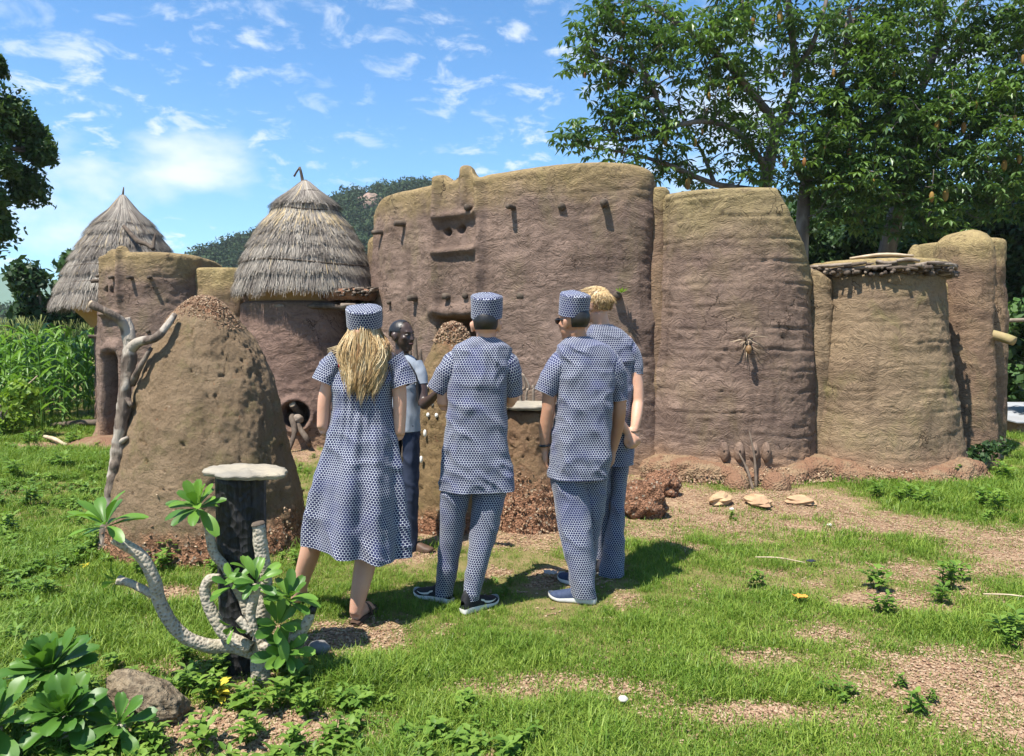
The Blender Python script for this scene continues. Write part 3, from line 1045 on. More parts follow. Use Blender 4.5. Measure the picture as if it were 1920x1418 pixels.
t = NT('eroded_foot')
ny = t.noise(5, 4, 0.6)
cc = t.mix(t.smooth(ny, 0.35, 0.6), (0.25, 0.175, 0.105), (0.21, 0.118, 0.072))
cc = t.mix(t.smooth(t.voro(46), 0.0, 0.35), tuple((0.14, 0.07, 0.045)), cc)
M_FOOT = t.done(cc, 0.95, t.bump(t.math('ADD', t.voro(46), t.noise(60, 3)), 0.9, 0.02), 0.08)
mk('eroded_foot', V_.reshape(-1, 3), gridq(420, 30), mat=M_FOOT, parent=house)
for px, py, r in ((1385, 905, 0.13), (1460, 908, 0.15)):
    c = gnd(px, py + 12)
    V_, Q_, T_ = ball((c[0], c[1] + 0.08, 0.0), (r, 0.16, r * 1.2), 22, 14)
    mk('mud_boss', V_ + 0.012 * fbm(V_, 7, 3)[:, None], Q_, T_, M_FOOT, house)

A = Acc()
gk = np.random.default_rng(61)
nk = 2600
ii = gk.integers(4, 416, nk)
oo = gk.uniform(-0.05, 0.24, nk)
zk = np.interp(oo, [-0.05, 0.05, 0.13, 0.17, 0.2, 0.24], [0.16, 0.13, 0.08, 0.03, 0.012, 0.008]) * gk.uniform(0.6, 1.0, nk)
FOOT_PTS = np.column_stack([C[ii, :2] + nrm2[ii] * (oo + 0.02)[:, None], zk + 0.015])
# ------------------------------------------------------------------ thatch
tm = NT('grey_thatch')
rt = tm.attr('tint')
cc = tm.mix(tm.smooth(rt, 0.0, 0.5), (0.085, 0.07, 0.06), (0.235, 0.205, 0.175))
cc = tm.mix(tm.smooth(rt, 0.5, 0.8), cc, (0.38, 0.34, 0.285))
cc = tm.mix(tm.smooth(rt, 0.85, 1.0), cc, (0.56, 0.42, 0.22))
cc = tm.mix(tm.smooth(tm.noise(3.0, 4), 0.45, 0.75, 0, 0.4), cc, (0.10, 0.085, 0.07))
M_THATCH = tm.done(cc, 0.9, None, 0.1)


def thatch_roof(parent, c, z_prof, layers, seed, sx=1.0, cap=None, lean=(0, 0)):
    """z_prof: list of (z, radius) from peak to eave; layers: (z_top, z_bottom, straws, warm)"""
    g = np.random.default_rng(seed)
    zp = np.array(z_prof)[::-1]
    rad = lambda z: np.interp(z, zp[:, 0], zp[:, 1])
    zpk = z_prof[0][0]
    cen = lambda z: np.stack([c[0] + lean[0] * (z - zp[0, 0]), c[1] + lean[1] * (z - zp[0, 0])], -1)
    # solid core of straw
    zz = np.linspace(z_prof[-1][0] + 0.06, zpk, 30)
    a = np.linspace(0, 2 * math.pi, 64, endpoint=False)
    V = np.stack([np.column_stack([cen(np.full(64, z))[:, 0] + np.cos(a) * rad(z) * 0.95, cen(np.full(64, z))[:, 1] + np.sin(a) * rad(z) * 0.95, np.full(64, z)]) for z in zz]).reshape(-1, 3)
    zi = np.linspace(z_prof[-1][0] + 0.06, zpk - 0.3, 10)
    inner = np.stack([np.column_stack([c[0] + np.cos(a) * rad(z) * 0.82, c[1] + np.sin(a) * rad(z) * 0.82, np.full(64, z)]) for z in zi]).reshape(-1, 3)
    rf = mk('thatch_roof', np.concatenate([inner[::-1].reshape(-1, 3)[::1], V]), None, None, M_THATCH, parent)
    bpy.data.objects.remove(rf)
    rf = mk('thatch_roof', V, gridq(64, 30, True), mat=M_THATCH, parent=parent, attrs={'tint': np.full(len(V), 0.15)})
    mk('underside_thatch', inner, gridq(64, 10, True), mat=M_THATCH, parent=rf, attrs={'tint': np.full(len(inner), 0.25)})
    for li, (zt, zb, ns, warm) in enumerate(layers):
        a = g.uniform(0, 2 * math.pi, ns)
        tone = np.clip(0.5 + 0.55 * fbm(np.stack([np.cos(a) * 3, np.sin(a) * 3, np.full(ns, li * 1.7)], -1), 1.3, 3, seed) + g.normal(size=ns) * 0.2, 0, 0.84)
        wm = g.random(ns) < (warm * (0.5 + 1.2 * np.clip(fbm(np.stack([np.cos(a) * 2, np.sin(a) * 2, np.full(ns, li * 0.7)], -1), 1.5, 2, seed + 3) + 0.35, 0, 1)))
        tone = np.where(wm, g.uniform(0.85, 1.0, ns), tone)
        z1 = zb + g.normal(size=ns) * 0.035 + 0.10 * fbm(np.stack([np.cos(a) * 4, np.sin(a) * 4, np.full(ns, li * 2.1)], -1), 1.5, 3, seed + 9)
        z0_ = zt + g.normal(size=ns) * 0.05
        z0_ = np.minimum(z0_, zpk - 0.02)
        sk = g.normal(size=ns) * 0.05
        w = g.uniform(0.0025, 0.0055, ns)
        V = []
        lift = 0.010 + g.random(ns) * 0.025
        for f in (0.0, 0.5, 1.0):
            z = z0_ * (1 - f) + z1 * f
            r_ = rad(np.clip(z, zp[0, 0], zpk)) + lift * (0.4 + 0.8 * f) + 0.055 * f * f
            aa = a + sk * f / np.maximum(r_, 0.2)
            cz = cen(np.clip(z, zp[0, 0], 99))
            for s_ in (-1, 1):
                ww = w * s_ * (1.0 if f < 1 else 0.4)
                V.append(np.stack([cz[:, 0] + np.cos(aa) * r_ - np.sin(aa) * ww, cz[:, 1] + np.sin(aa) * r_ + np.cos(aa) * ww, z], -1))
        V = np.stack(V, 1)
        b = np.arange(ns)[:, None] * 6
        Q = np.concatenate([b + np.array([0, 1, 3, 2]), b + np.array([2, 3, 5, 4])])
        o = mk('thatch_layer', V.reshape(-1, 3), Q, mat=M_THATCH, parent=rf, smooth=False, attrs={'tint': np.repeat(tone, 6)})
        o['kind'] = 'stuff'
    return rf, rad, cen


def hoop(parent, cen, rad, z, lift, r, mat, a0=0.0, a1=2 * math.pi, seed=0, tilt=0.0):
    a = np.linspace(a0, a1, 60)
    zz = z + 0.02 * np.sin(a * 3 + seed) + tilt * np.cos(a)
    P = np.column_stack([cen(zz)[:, 0] + np.cos(a) * (rad(zz) + lift), cen(zz)[:, 1] + np.sin(a) * (rad(zz) + lift), zz])
    V, Q, T, uv = tube(P, np.full(60, r), 6, None, True, 0.004, seed)
    return mk('binding_hoop', V, Q, T, mat, parent)


# ------------------------------------------------------------------ the second house, with two thatched granaries
house2 = thing('mud_house', 'smaller brown mud house with two thatched granary towers beside the maize field', 'house', (-5.0, 12, 0))
dr = Plan([(-6.42, 12.3), (-6.38, 11.6), (-6.05, 11.18), (-5.5, 11.02), (-5.05, 11.12), (-4.74, 11.5), (-4.66, 12.2), (-5.0, 12.9), (-6.0, 13.0)],
          [2.60, 2.66, 2.78, 2.80, 2.80, 2.78, 2.7, 2.6, 2.6], 460)
D1, _ = dr.hit(209, 660)
D2, _ = dr.hit(226, 660)
E1, _ = dr.hit(203, 545)
E2, _ = dr.hit(212, 545)
S1, _ = dr.hit(205, 480)
LZ, _ = dr.hit(203, 590)


def dr_feat(V):
    x, y, z = V[..., 0], V[..., 1], V[..., 2]
    d = -0.65 * box01(x, D1[0], D2[0], 0.025) * box01(z, 0.05, D1[2] - 0.05, 0.05)
    d = d + 0.13 * gz(x, D1[0] - 0.05, 0.09) * (1 - sstep(z, D1[2] - 0.05, D1[2] + 0.15)) + 0.09 * gz(x, D2[0] + 0.08, 0.08) * (1 - sstep(z, D1[2] - 0.05, D1[2] + 0.15))
    d = d + 0.10 * box01(x, D1[0] - 0.05, D2[0] + 0.06, 0.05) * gz(z, D1[2] + 0.08, 0.09)
    for h in (E1, E2):
        d = d - 0.12 * np.exp(-(((x - h[0]) / 0.03) ** 2 + ((z - h[2]) / 0.05) ** 2) ** 2)
    d = d + 0.05 * gz(x, E1[0] - 0.10, 0.05) * sstep(z, 1.9, 2.1) + 0.05 * gz(x, E2[0] + 0.12, 0.05) * sstep(z, 1.9, 2.1)
    d = d + 0.09 * box01(x, E1[0] - 0.1, E2[0] + 0.12, 0.04) * gz(z, LZ[2], 0.045)
    return d * (y < 12.2)


def dr_top(xy):
    x = xy[:, 0]
    return (xy[:, 1] < 12) * (0.07 * gz(x, S1[0], 0.09) + 0.10 * gz(x, S1[0] + 0.2, 0.07))


drum('front_wall', dr, M_MUD, house2, nv=200, batter=0.10, flare=0.16, lip=0.16, seed=7.0, feat=dr_feat, course_amp=0.006, topbump=dr_top)
for i, (px, py, ln, r) in enumerate(((180, 528, 0.10, 0.03), (195, 519, 0.16, 0.025), (216, 521, 0.14, 0.03), (248, 522, 0.16, 0.03), (283, 522, 0.14, 0.028), (255, 622, 0.05, 0.035), (280, 622, 0.10, 0.03), (172, 632, 0.06, 0.03))):
    peg(dr, px, py, ln, r, house2, seed=i + 40)
lkw = Plan([(-4.95, 11.9), (-4.85, 11.42), (-4.45, 11.30), (-4.15, 11.38), (-4.02, 11.7), (-4.1, 12.2), (-4.6, 12.3)], 2.60, 240)
drum('link_wall', lkw, M_MUD4, house2, nv=150, batter=0.06, lip=0.14, seed=8.0, course_amp=0.006)
# granary drum
gc = np.array((-3.10, 11.15))
a = np.linspace(0, 2 * math.pi, 12, endpoint=False)
gr = Plan([(gc[0] + 0.90 * math.cos(q), gc[1] + 0.88 * math.sin(q)) for q in a], 2.06, 440)
HP, _ = gr.hit(555, 778)


def gr_feat(V):
    x, y, z = V[..., 0], V[..., 1], V[..., 2]
    r = np.hypot(x - HP[0], z - HP[2])
    return (y < gc[1]) * (-0.55 * (1 - sstep(r, 0.165, 0.20)) + 0.045 * gz(r, 0.225, 0.04))


drum('granary_wall', gr, M_MUD5, house2, nv=200, batter=0.05, flare=0.07, lip=0.16, drop=0.1, seed=9.0, feat=gr_feat, course_amp=0.004, lump=0.03)
lk2 = Plan([(-4.25, 11.75), (-4.1, 11.42), (-3.85, 11.12), (-3.7, 11.0), (-3.5, 11.2), (-3.6, 11.7), (-4.0, 12.0)], [2.5, 2.4, 2.2, 2.08, 2.05, 2.1, 2.4], 200)
drum('link_wall', lk2, M_MUD5, house2, nv=150, batter=0.06, lip=0.12, seed=9.5, course_amp=0.004, lump=0.03)
# ochre basket neck of the granary
M_NECK = plain('ochre_clay_neck', (0.42, 0.25, 0.10), (0.33, 0.19, 0.08), 4, 0.9, 0.4, 20)


def neck(parent, c, prof):
    a = np.linspace(0, 2 * math.pi, 64, endpoint=False)
    V = np.stack([np.column_stack([c[0] + np.cos(a) * r_, c[1] + np.sin(a) * r_, np.full(64, z)]) for z, r_ in prof]).reshape(-1, 3)
    V = V + 0.012 * fbm(V, 5, 3)[:, None]
    return mk('clay_neck', V, gridq(64, len(prof), True), mat=M_NECK, parent=parent)


neck(house2, gc, [(1.98, 0.72), (2.06, 0.76), (2.2, 0.80), (2.4, 0.84), (2.6, 0.75)])
rf, rad, cen = thatch_roof(house2, gc + np.array((0.05, 0)), [(3.86, 0.03), (3.72, 0.17), (3.52, 0.39), (3.44, 0.465), (3.41, 0.43), (3.15, 0.62), (2.85, 0.79), (2.55, 0.91), (2.22, 0.99)],
                           [(2.62, 2.18, 4400, 0.02), (2.80, 2.42, 3800, 0.03), (3.00, 2.66, 3400, 0.02), (3.18, 2.86, 2800, 0.04), (3.32, 3.02, 2400, 0.12), (3.44, 3.16, 2000, 0.7), (3.62, 3.43, 1500, 0.03), (3.85, 3.50, 1500, 0.02)], 21)
hoop(rf, cen, rad, 2.60, 0.05, 0.014, M_DARKWOOD, seed=1, tilt=-0.02)
hoop(rf, cen, rad, 3.38, 0.05, 0.010, M_DARKWOOD, seed=2)
hoop(rf, cen, rad, 3.66, 0.04, 0.006, M_DARKWOOD, seed=4)
pk = np.array((gc[0], gc[1], 3.84))
stick('roof_finial', [pk + np.array((0.02, 0, -0.1)), pk + np.array((0.0, 0, 0.08)), pk + np.array((-0.03, 0, 0.21))], [0.025, 0.022, 0.016], M_DARKWOOD, rf, 8, 6)
stick('roof_finial', [pk + np.array((-0.03, 0, 0.20)), pk + np.array((-0.08, 0, 0.13)), pk + np.array((-0.115, 0, 0.07))], [0.013, 0.013, 0.016], M_DARKWOOD, rf, 7, 5)
# rotten branches laid round the neck
for px0, py0, px1, py1, r in ((487, 572, 560, 578, 0.035), (555, 575, 640, 577, 0.035), (530, 577, 562, 582, 0.018), (580, 570, 655, 580, 0.04)):
    p, q = at(px0, py0, 10.42), at(px1, py1, 10.36)
    stick('neck_branch', [p, (p + q) / 2 + np.array((0, -0.07, 0.01)), q], [r * 0.8, r, r * 0.7], M_DARKWOOD if px0 > 540 else M_WOOD, house2, 8, 8, 0.015, px0)
# logs pushed out of the round granary mouth
mo, mn = gr.hit(555, 778)
p, q = at(548, 758, mo[1] - 0.03), at(572, 790, mo[1] + 0.3)
lg = thing('firewood_log', 'short brown log poking out of the round granary mouth', 'log', (p[0], p[1], 0))
stick('log_body', [p, (p + q) / 2, q], [0.052, 0.055, 0.05], M_DARKWOOD, lg, 12, 6, 0.008)
e = (p - q) / np.linalg.norm(p - q)
stick('cut_end', [p - e * 0.01, p + e * 0.006], [0.047, 0.045], M_PALEWOOD, lg, 12, 3, 0)
fs = thing('forked_stick', 'dark forked stick propping the round granary mouth', 'stick', (mo[0], mo[1] - 0.2, 0))
p, q = at(548, 785, mo[1] - 0.06), at(540, 848, mo[1] - 0.32)
stick('prong', [p + np.array((0, 0.15, 0.03)), p, at(552, 812, mo[1] - 0.2), q], [0.045, 0.045, 0.035, 0.03], M_DARKWOOD, fs, 9, 12, 0.01, 4)
p, q = at(560, 800, mo[1] - 0.08), at(578, 828, mo[1] - 0.25)
stick('prong', [at(556, 784, mo[1] - 0.02), p, q, gnd(580, 838)], [0.04, 0.04, 0.035, 0.03], M_DARKWOOD, fs, 9, 10, 0.01, 6)
rock('hearth_pot', mo + np.array((0.03, -0.02, -0.06)), (0.075, 0.09, 0.07), M_WOOD, seed=3.0)
tag(bpy.data.objects['hearth_pot'], 'knotted end of old wood lying in the round granary mouth', 'wood')
# rear granary
gc2 = np.array((-6.78, 13.15))
rear = Plan([(gc2[0] + 0.72 * math.cos(q), gc2[1] + 0.72 * math.sin(q)) for q in a], 1.78, 220) if False else None
a = np.linspace(0, 2 * math.pi, 12, endpoint=False)
rear = Plan([(gc2[0] + 0.72 * math.cos(q) + 0.25, gc2[1] + 0.72 * math.sin(q)) for q in a], 1.80, 240)
drum('granary_wall', rear, M_MUD5, house2, nv=120, batter=0.04, lip=0.14, drop=0.1, seed=10.0, course_amp=0.004, lump=0.03)
neck(house2, gc2, [(1.7, 0.55), (1.85, 0.66), (2.05, 0.86), (2.3, 0.95), (2.6, 0.9)])
rf, rad, cen = thatch_roof(house2, gc2, [(4.02, 0.02), (3.82, 0.13), (3.50, 0.43), (3.30, 0.57), (2.95, 0.76), (2.6, 0.92), (2.3, 1.03), (2.08, 1.11)],
                           [(2.50, 2.02, 4600, 0.01), (2.72, 2.32, 4000, 0.02), (2.97, 2.58, 3400, 0.02), (3.17, 2.84, 2800, 0.04), (3.38, 3.05, 2200, 0.08), (3.60, 3.3, 1800, 0.05), (3.98, 3.47, 1600, 0.02)], 33)
hoop(rf, cen, rad, 2.45, 0.05, 0.013, M_DARKWOOD, seed=5)
hoop(rf, cen, rad, 2.72, 0.05, 0.010, M_DARKWOOD, seed=7, tilt=0.05)
hoop(rf, cen, rad, 3.47, 0.05, 0.010, M_DARKWOOD, seed=6)
pk = np.array((gc2[0], gc2[1], 4.0))
stick('roof_finial', [pk + np.array((0, 0, -0.1)), pk, pk + np.array((0.02, 0, 0.14))], [0.03, 0.022, 0.008], M_DARKWOOD, rf, 8, 6)
p0_, p1_ = at(232, 424, 12.6), at(288, 468, 12.3)
stick('leaning_branch', [p0_, at(258, 452, 12.4), at(275, 458, 12.35), p1_], [0.03, 0.04, 0.035, 0.03], M_DARKWOOD, rf, 8, 10, 0.012)
stick('leaning_branch', [at(292, 438, 12.4), at(288, 455, 12.35), p1_], [0.012, 0.03, 0.03], M_DARKWOOD, rf, 8, 8, 0.01)
# stick platform between granary and big house
tp = thing('stick_platform', 'small flat platform of earth and poles between thatched granary and big house', 'platform', (-2.4, 10.6, 0))
pl = Plan([(-2.75, 10.75), (-2.5, 10.35), (-2.1, 10.35), (-1.9, 10.6), (-1.95, 11.3), (-2.6, 11.4)], 2.22, 120)
V = np.stack([np.column_stack([pl.c + (pl.xy - pl.c) * k, np.full(120, z)]) for k, z in ((0.9, 2.06), (1.0, 2.10), (1.02, 2.17), (0.98, 2.22), (0.5, 2.24), (0.01, 2.24))])
V = V + 0.03 * fbm(V, 7, 3, 2)[..., None]
mk('earth_roof', V.reshape(-1, 3), gridq(120, 6, True), mat=M_RUBBLE, parent=tp)
for k in range(34):
    p_ = at(636 + k * 2.0, 545 + rng.uniform(-6, 9), 10.28)
    stick('branch_end', [p_ + np.array((0.03, 0.2, 0.01)), p_ + np.array((rng.normal() * 0.03, -0.03 - 0.06 * rng.random(), -0.01))], [0.018, 0.014], M_DARKWOOD if k % 3 else M_WOOD, tp, 7, 4, 0.005, k)
for i, (px, py) in enumerate(((640, 573), (650, 583), (662, 578), (676, 582), (690, 578))):
    p = at(px, py, 10.15 + 0.04 * i)
    stick('pole_end', [p + np.array((0.5, 0.5, 0.0)), p + np.array((0.15, 0.15, 0.0)), p], [0.035, 0.035, 0.032], M_WOOD if i < 2 else M_DARKWOOD, tp, 9, 6, 0.006, i)
for px, py in ((655, 600), (690, 600)):
    p = at(px, py, 10.6)
    stick('post', [np.array((p[0], p[1], 0)), np.array((p[0], p[1], 1.2)), np.array((p[0], p[1], 2.12))], [0.06, 0.05, 0.05], M_DARKWOOD, tp, 9, 8, 0.01)
# earth step in front of its door
c = gnd(182, 838)
V_, Q_, T_ = ball((c[0] + 0.05, c[1] + 0.25, -0.02), (0.62, 0.45, 0.14), 40, 20)
V_ = V_ + 0.03 * fbm(V_, 4, 3)[:, None]
mk('door_step', V_, Q_, T_, M_FOOT, house2)

# ================================================================== earth shrines, stones, sticks
def moundmat(name, a, b, moss, gravel, top_z, base_z):
    t = NT(name)
    col = t.mix(t.smooth(t.noise(3.0, 6, 0.7), 0.38, 0.62), a, b)
    col = t.mix(t.smooth(t.noise(4.5, 8, 0.78, 0.3), 0.50, 0.64, 0, 0.55), col, moss)
    col = t.mix(t.smooth(t.noise(38, 5, 0.8), 0.52, 0.68, 0, 0.6), col, tuple(c * 0.38 for c in b))
    st = t.noise(1.0, 5, 0.65, 0.4, t.mapv(t.pos, (6.0, 6.0, 0.8)))
    col = t.mix(t.smooth(st, 0.54, 0.72, 0, 0.4), col, tuple(c * 0.5 for c in a))
    sp = t.n.new('ShaderNodeSeparateXYZ')
    t.l.new(t.pos, sp.inputs[0])
    zn = t.math('ADD', sp.outputs['Z'], t.math('MULTIPLY', t.math('SUBTRACT', t.noise(4.0, 4), 0.5), 0.6))
    rub = t.math('MAXIMUM', t.smooth(zn, top_z - 0.14, top_z), t.smooth(zn, base_z + 0.1, base_z - 0.1))
    pit = t.smooth(t.noise(9.5, 6, 0.75), 0.63, 0.67)
    rub = t.math('MAXIMUM', rub, t.math('MULTIPLY', pit, 0.85))
    ch = t.n.new('ShaderNodeSeparateColor')
    t.l.new(t.voro(58, out='Color'), ch.inputs[0])
    gcol = t.mix(t.smooth(ch.outputs[0], 0.2, 0.8), tuple(c * 0.45 for c in gravel), gravel)
    gcol = t.mix(t.smooth(ch.outputs[1], 0.93, 0.97), gcol, (0.42, 0.34, 0.25))
    col = t.mix(rub, col, gcol)
    spk = t.smooth(t.voro(34), 0.09, 0.05)
    pick = t.smooth(t.noise(9, 2), 0.55, 0.6)
    col = t.mix(t.math('MULTIPLY', spk, pick), col, (0.55, 0.45, 0.33))
    h = t.math('ADD', t.math('MULTIPLY', t.noise(20, 8, 0.8), 1.6), t.math('MULTIPLY', t.math('MULTIPLY', t.voro(58), rub), 0.8))
    h = t.math('SUBTRACT', h, t.math('MULTIPLY', pit, 0.35))
    return t.done(col, 0.95, t.bump(h, 0.9, 0.04), 0.08)


def mound(name, c, prof, mat, seed, n=290, m=220, amp=0.05, pits=0.03, lean=(0, 0)):
    z, r = np.array(prof).T
    tt = np.linspace(0, 1, m)
    k = np.linspace(0, 1, len(z))
    P = crom(np.column_stack([z, r]), m)
    a = np.linspace(0, 2 * math.pi, n, endpoint=False)
    V = np.stack([np.column_stack([c[0] + lean[0] * p[0] + np.cos(a) * p[1], c[1] + lean[1] * p[0] + np.sin(a) * p[1], np.full(n, p[0])]) for p in P])
    d = amp * fbm(V, 1.7, 3, seed) + 0.02 * fbm(V, 6.0, 4, seed + 1, 0.6)
    pit = fbm(V * np.array((1, 1, 1.5)), 7.5, 4, seed + 2, 0.7)
    d = d + 0.008 * fbm(V, 17.0, 3, seed + 6, 0.65) + 0.003 * fbm(V, 42.0, 2, seed + 7) + 0.02 * fbm(V * np.array((1, 1, 0.18)), 6.0, 3, seed + 10)
    d = d - pits * 0.8 * sstep(pit, 0.34, 0.40)
    ck_ = np.abs(fbm(V * np.array((1, 1, 0.6)), 2.6, 4, seed + 8, 0.6))
    d = d - 0.016 * (1 - sstep(ck_, 0.0, 0.02)) * sstep(fbm(V, 1.4, 2, seed + 9), 0.0, 0.2) - 0.012 * np.abs(fbm(V, 9.0, 3, seed + 3))
    N = np.stack([np.broadcast_to(np.cos(a), (m, n)), np.broadcast_to(np.sin(a), (m, n)), np.full((m, n), 0.35)], -1)
    fade = np.clip(P[:, 1] / 0.12, 0.15, 1)[:, None, None]
    V = V + N * d[..., None] * fade
    return mk(name, V.reshape(-1, 3), gridq(n, m, True), mat=mat)


def chips_on(fn_xyz, count, size, mat, name, parent, seed):
    """loose angular chips, joined: far too many to pick apart"""
    g = np.random.default_rng(seed)
    A = Acc()
    P = fn_xyz(g, count)
    cube = np.array([(-1, -1, -1), (1, -1, -1), (1, 1, -1), (-1, 1, -1), (-.6, -.7, 1), (.7, -.6, 1), (.6, .7, 1), (-.7, .5, 1)], float)
    fq = [[0, 3, 2, 1], [4, 5, 6, 7], [0, 1, 5, 4], [1, 2, 6, 5], [2, 3, 7, 6], [3, 0, 4, 7]]
    rot = g.normal(size=(count, 3, 3))
    q, _ = np.linalg.qr(rot)
    s = size * g.uniform(0.4, 1.3, (count, 1, 1)) * np.array((1.0, 0.75, 0.4))
    V = np.einsum('nij,nkj->nki', q, cube[None] * s) + P[:, None]
    Q = (np.arange(count)[:, None, None] * 8 + np.array(fq)[None]).reshape(-1, 4)
    o = mk(name, V.reshape(-1, 3), Q, mat=mat, parent=parent, smooth=False, attrs={'tint': np.repeat(g.random(count), 8)})
    o['kind'] = 'stuff'
    return o


t = NT('red_gravel')
v = t.attr('tint')
cc = t.mix(t.smooth(v, 0, 0.6), (0.17, 0.098, 0.06), (0.31, 0.20, 0.125))
cc = t.mix(t.smooth(v, 0.7, 1.0), cc, (0.40, 0.305, 0.20))
M_CHIP = t.done(cc, 0.9, None, 0.15)

M_MOUND1 = moundmat('mossy_earth', (0.33, 0.235, 0.145), (0.265, 0.185, 0.112), (0.20, 0.17, 0.075), (0.40, 0.21, 0.12), 1.86, 0.22)
C1 = np.array((-2.37, 5.75))
m1 = mound('earth_mound', C1, [(1.90, 0.02), (1.885, 0.075), (1.83, 0.15), (1.72, 0.25), (1.47, 0.405), (1.15, 0.52), (0.82, 0.60), (0.50, 0.665), (0.17, 0.73), (-0.06, 0.78)], M_MOUND1, 3.0, pits=0.028)
tag(m1, 'tall conical earth mound with a gravelly tip and mossy weathered sides', 'earth mound')


def tip1(g, n):
    a = g.uniform(0, 2 * math.pi, n)
    z = 1.90 - g.random(n) ** 1.3 * 0.26
    r = np.interp(z, [1.47, 1.72, 1.83, 1.885, 1.9], [0.405, 0.25, 0.15, 0.075, 0.0]) + 0.008
    keep = (np.sin(a * 1.0 + 0.6) < 0.55) | (z > 1.8)
    z = np.where(keep, z, 1.88)
    r = np.where(keep, r, 0.08)
    return np.column_stack([C1[0] + np.cos(a) * r, C1[1] + np.sin(a) * r, z])


chips_on(tip1, 3000, 0.0068, M_CHIP, 'loose_gravel', m1, 5)


def low1(g, n):
    a = g.uniform(0, 2 * math.pi, n)
    z = np.abs(g.normal(size=n)) * 0.16
    r = np.interp(z, [-0.06, 0.17, 0.5, 0.82], [0.78, 0.73, 0.665, 0.60]) + 0.005 + 0.05 * fbm(np.column_stack([np.cos(a), np.sin(a), z]), 3, 2)
    return np.column_stack([C1[0] + np.cos(a) * r, C1[1] + np.sin(a) * r, z])


chips_on(low1, 700, 0.009, M_CHIP, 'loose_gravel', m1, 6)

M_MOUND2 = moundmat('ochre_earth', (0.30, 0.205, 0.105), (0.25, 0.17, 0.09), (0.20, 0.16, 0.06), (0.38, 0.19, 0.11), 1.64, 0.16)
C2 = np.array((-0.50, 6.30))
m2 = mound('earth_mound', C2, [(1.71, 0.02), (1.69, 0.07), (1.62, 0.12), (1.45, 0.21), (1.27, 0.275), (1.0, 0.345), (0.6, 0.385), (0.2, 0.41), (-0.05, 0.44)], M_MOUND2, 6.0, 180, 190, 0.035, 0.02)
tag(m2, 'slim conical earth mound with pale shells in front of the curved wall', 'earth mound')


def tip2(g, n):
    a = g.uniform(0, 2 * math.pi, n)
    z = 1.71 - g.random(n) * 0.17
    r = np.interp(z, [1.45, 1.62, 1.69, 1.71], [0.21, 0.12, 0.07, 0.0]) + 0.006
    return np.column_stack([C2[0] + np.cos(a) * r, C2[1] + np.sin(a) * r, z])


chips_on(tip2, 700, 0.009, M_CHIP, 'loose_gravel', m2, 7)
M_SHELL = plain('white_shell', (0.80, 0.78, 0.72), (0.7, 0.66, 0.58), 20, 0.5)
for i, (px, py) in enumerate(((797, 760), (810, 757), (804, 778), (800, 812), (821, 778), (796, 861), (792, 727), (818, 700), (786, 802), (826, 745))):
    d = at(px, py, 6.0)
    ang_ = math.asin(np.clip((d[0] * 1.02 - C2[0]) / 0.38, -0.95, 0.95))
    rr_ = np.interp(d[2], [0.2, 0.6, 1.0, 1.27, 1.45], [0.41, 0.385, 0.345, 0.275, 0.21]) + 0.012
    p = (C2[0] + math.sin(ang_) * rr_, C2[1] - math.cos(ang_) * rr_, d[2])
    v_, q_, t_ = ball(p, (0.014, 0.012, 0.019 if i not in (3, 5) else 0.03), 10, 7)
    mk('shell', v_, q_, t_, M_SHELL, m2)

C3 = np.array((0.14, 6.22))
M_MOUND3 = moundmat('pebbly_earth', (0.30, 0.19, 0.11), (0.23, 0.14, 0.085), (0.18, 0.14, 0.07), (0.38, 0.20, 0.12), 3.0, 0.42)
m3 = mound('earth_pedestal', C3, [(0.985, 0.01), (0.98, 0.12), (0.97, 0.19), (0.93, 0.205), (0.75, 0.21), (0.6, 0.22), (0.4, 0.25), (0.25, 0.30), (0.1, 0.33), (-0.06, 0.34)], M_MOUND3, 9.0, 160, 150, 0.05, 0.03)
tag(m3, 'stout round earth pedestal full of red pebbles carrying a flat stone', 'pedestal')


def low3(g, n):
    a = g.uniform(0, 2 * math.pi, n)
    z = g.random(n) ** 1.2 * 0.5
    r = np.interp(z, [-0.06, 0.1, 0.25, 0.4, 0.6], [0.34, 0.33, 0.30, 0.25, 0.22]) + 0.012
    return np.column_stack([C3[0] + np.cos(a) * r, C3[1] + np.sin(a) * r, z])


chips_on(low3, 800, 0.0085, M_CHIP, 'loose_gravel', m3, 8)
M_SLAB = plain('pale_slate', (0.36, 0.31, 0.225), (0.21, 0.19, 0.155), 5, 0.7, 0.6, 24, 0.012, vec=(1, 1, 4))


def slab(name, c, rx, ry, h, seed, mat, label, tilt=0.0):
    n, a = 64, np.linspace(0, 2 * math.pi, 64, endpoint=False)
    rr_ = 1 + 0.42 * fbm(np.column_stack([np.cos(a), np.sin(a), a * 0]), 1.5, 5, seed, 0.62)
    rows = []
    for k, z in ((0.01, h), (0.5, h * 1.02), (0.85, h * 0.95), (0.97, h * 0.72), (1.0, h * 0.45), (0.95, h * 0.3), (0.96, h * 0.1), (0.86, 0.0), (0.4, 0.0), (0.01, 0.0)):
        x, y = np.cos(a) * rx * rr_ * k, np.sin(a) * ry * rr_ * k
        rows.append(np.column_stack([c[0] + x, c[1] + y, c[2] + z + tilt * x]))
    V = np.stack(rows).reshape(-1, 3)
    V = V + 0.012 * fbm(V, 12, 4, seed, 0.65)[:, None] * np.array((0.6, 0.6, 1.0))
    return tag(mk(name, V, gridq(64, 10, True)[:, ::-1], mat=mat), label, 'stone')


slab('flat_stone', (C3[0], C3[1], 0.985), 0.26, 0.24, 0.045, 2.0, M_SLAB, 'flat pale stone lying on the pebbly earth pedestal')

chips_on(lambda g, n: FOOT_PTS, len(FOOT_PTS), 0.011, M_CHIP, 'loose_gravel', house, 9)
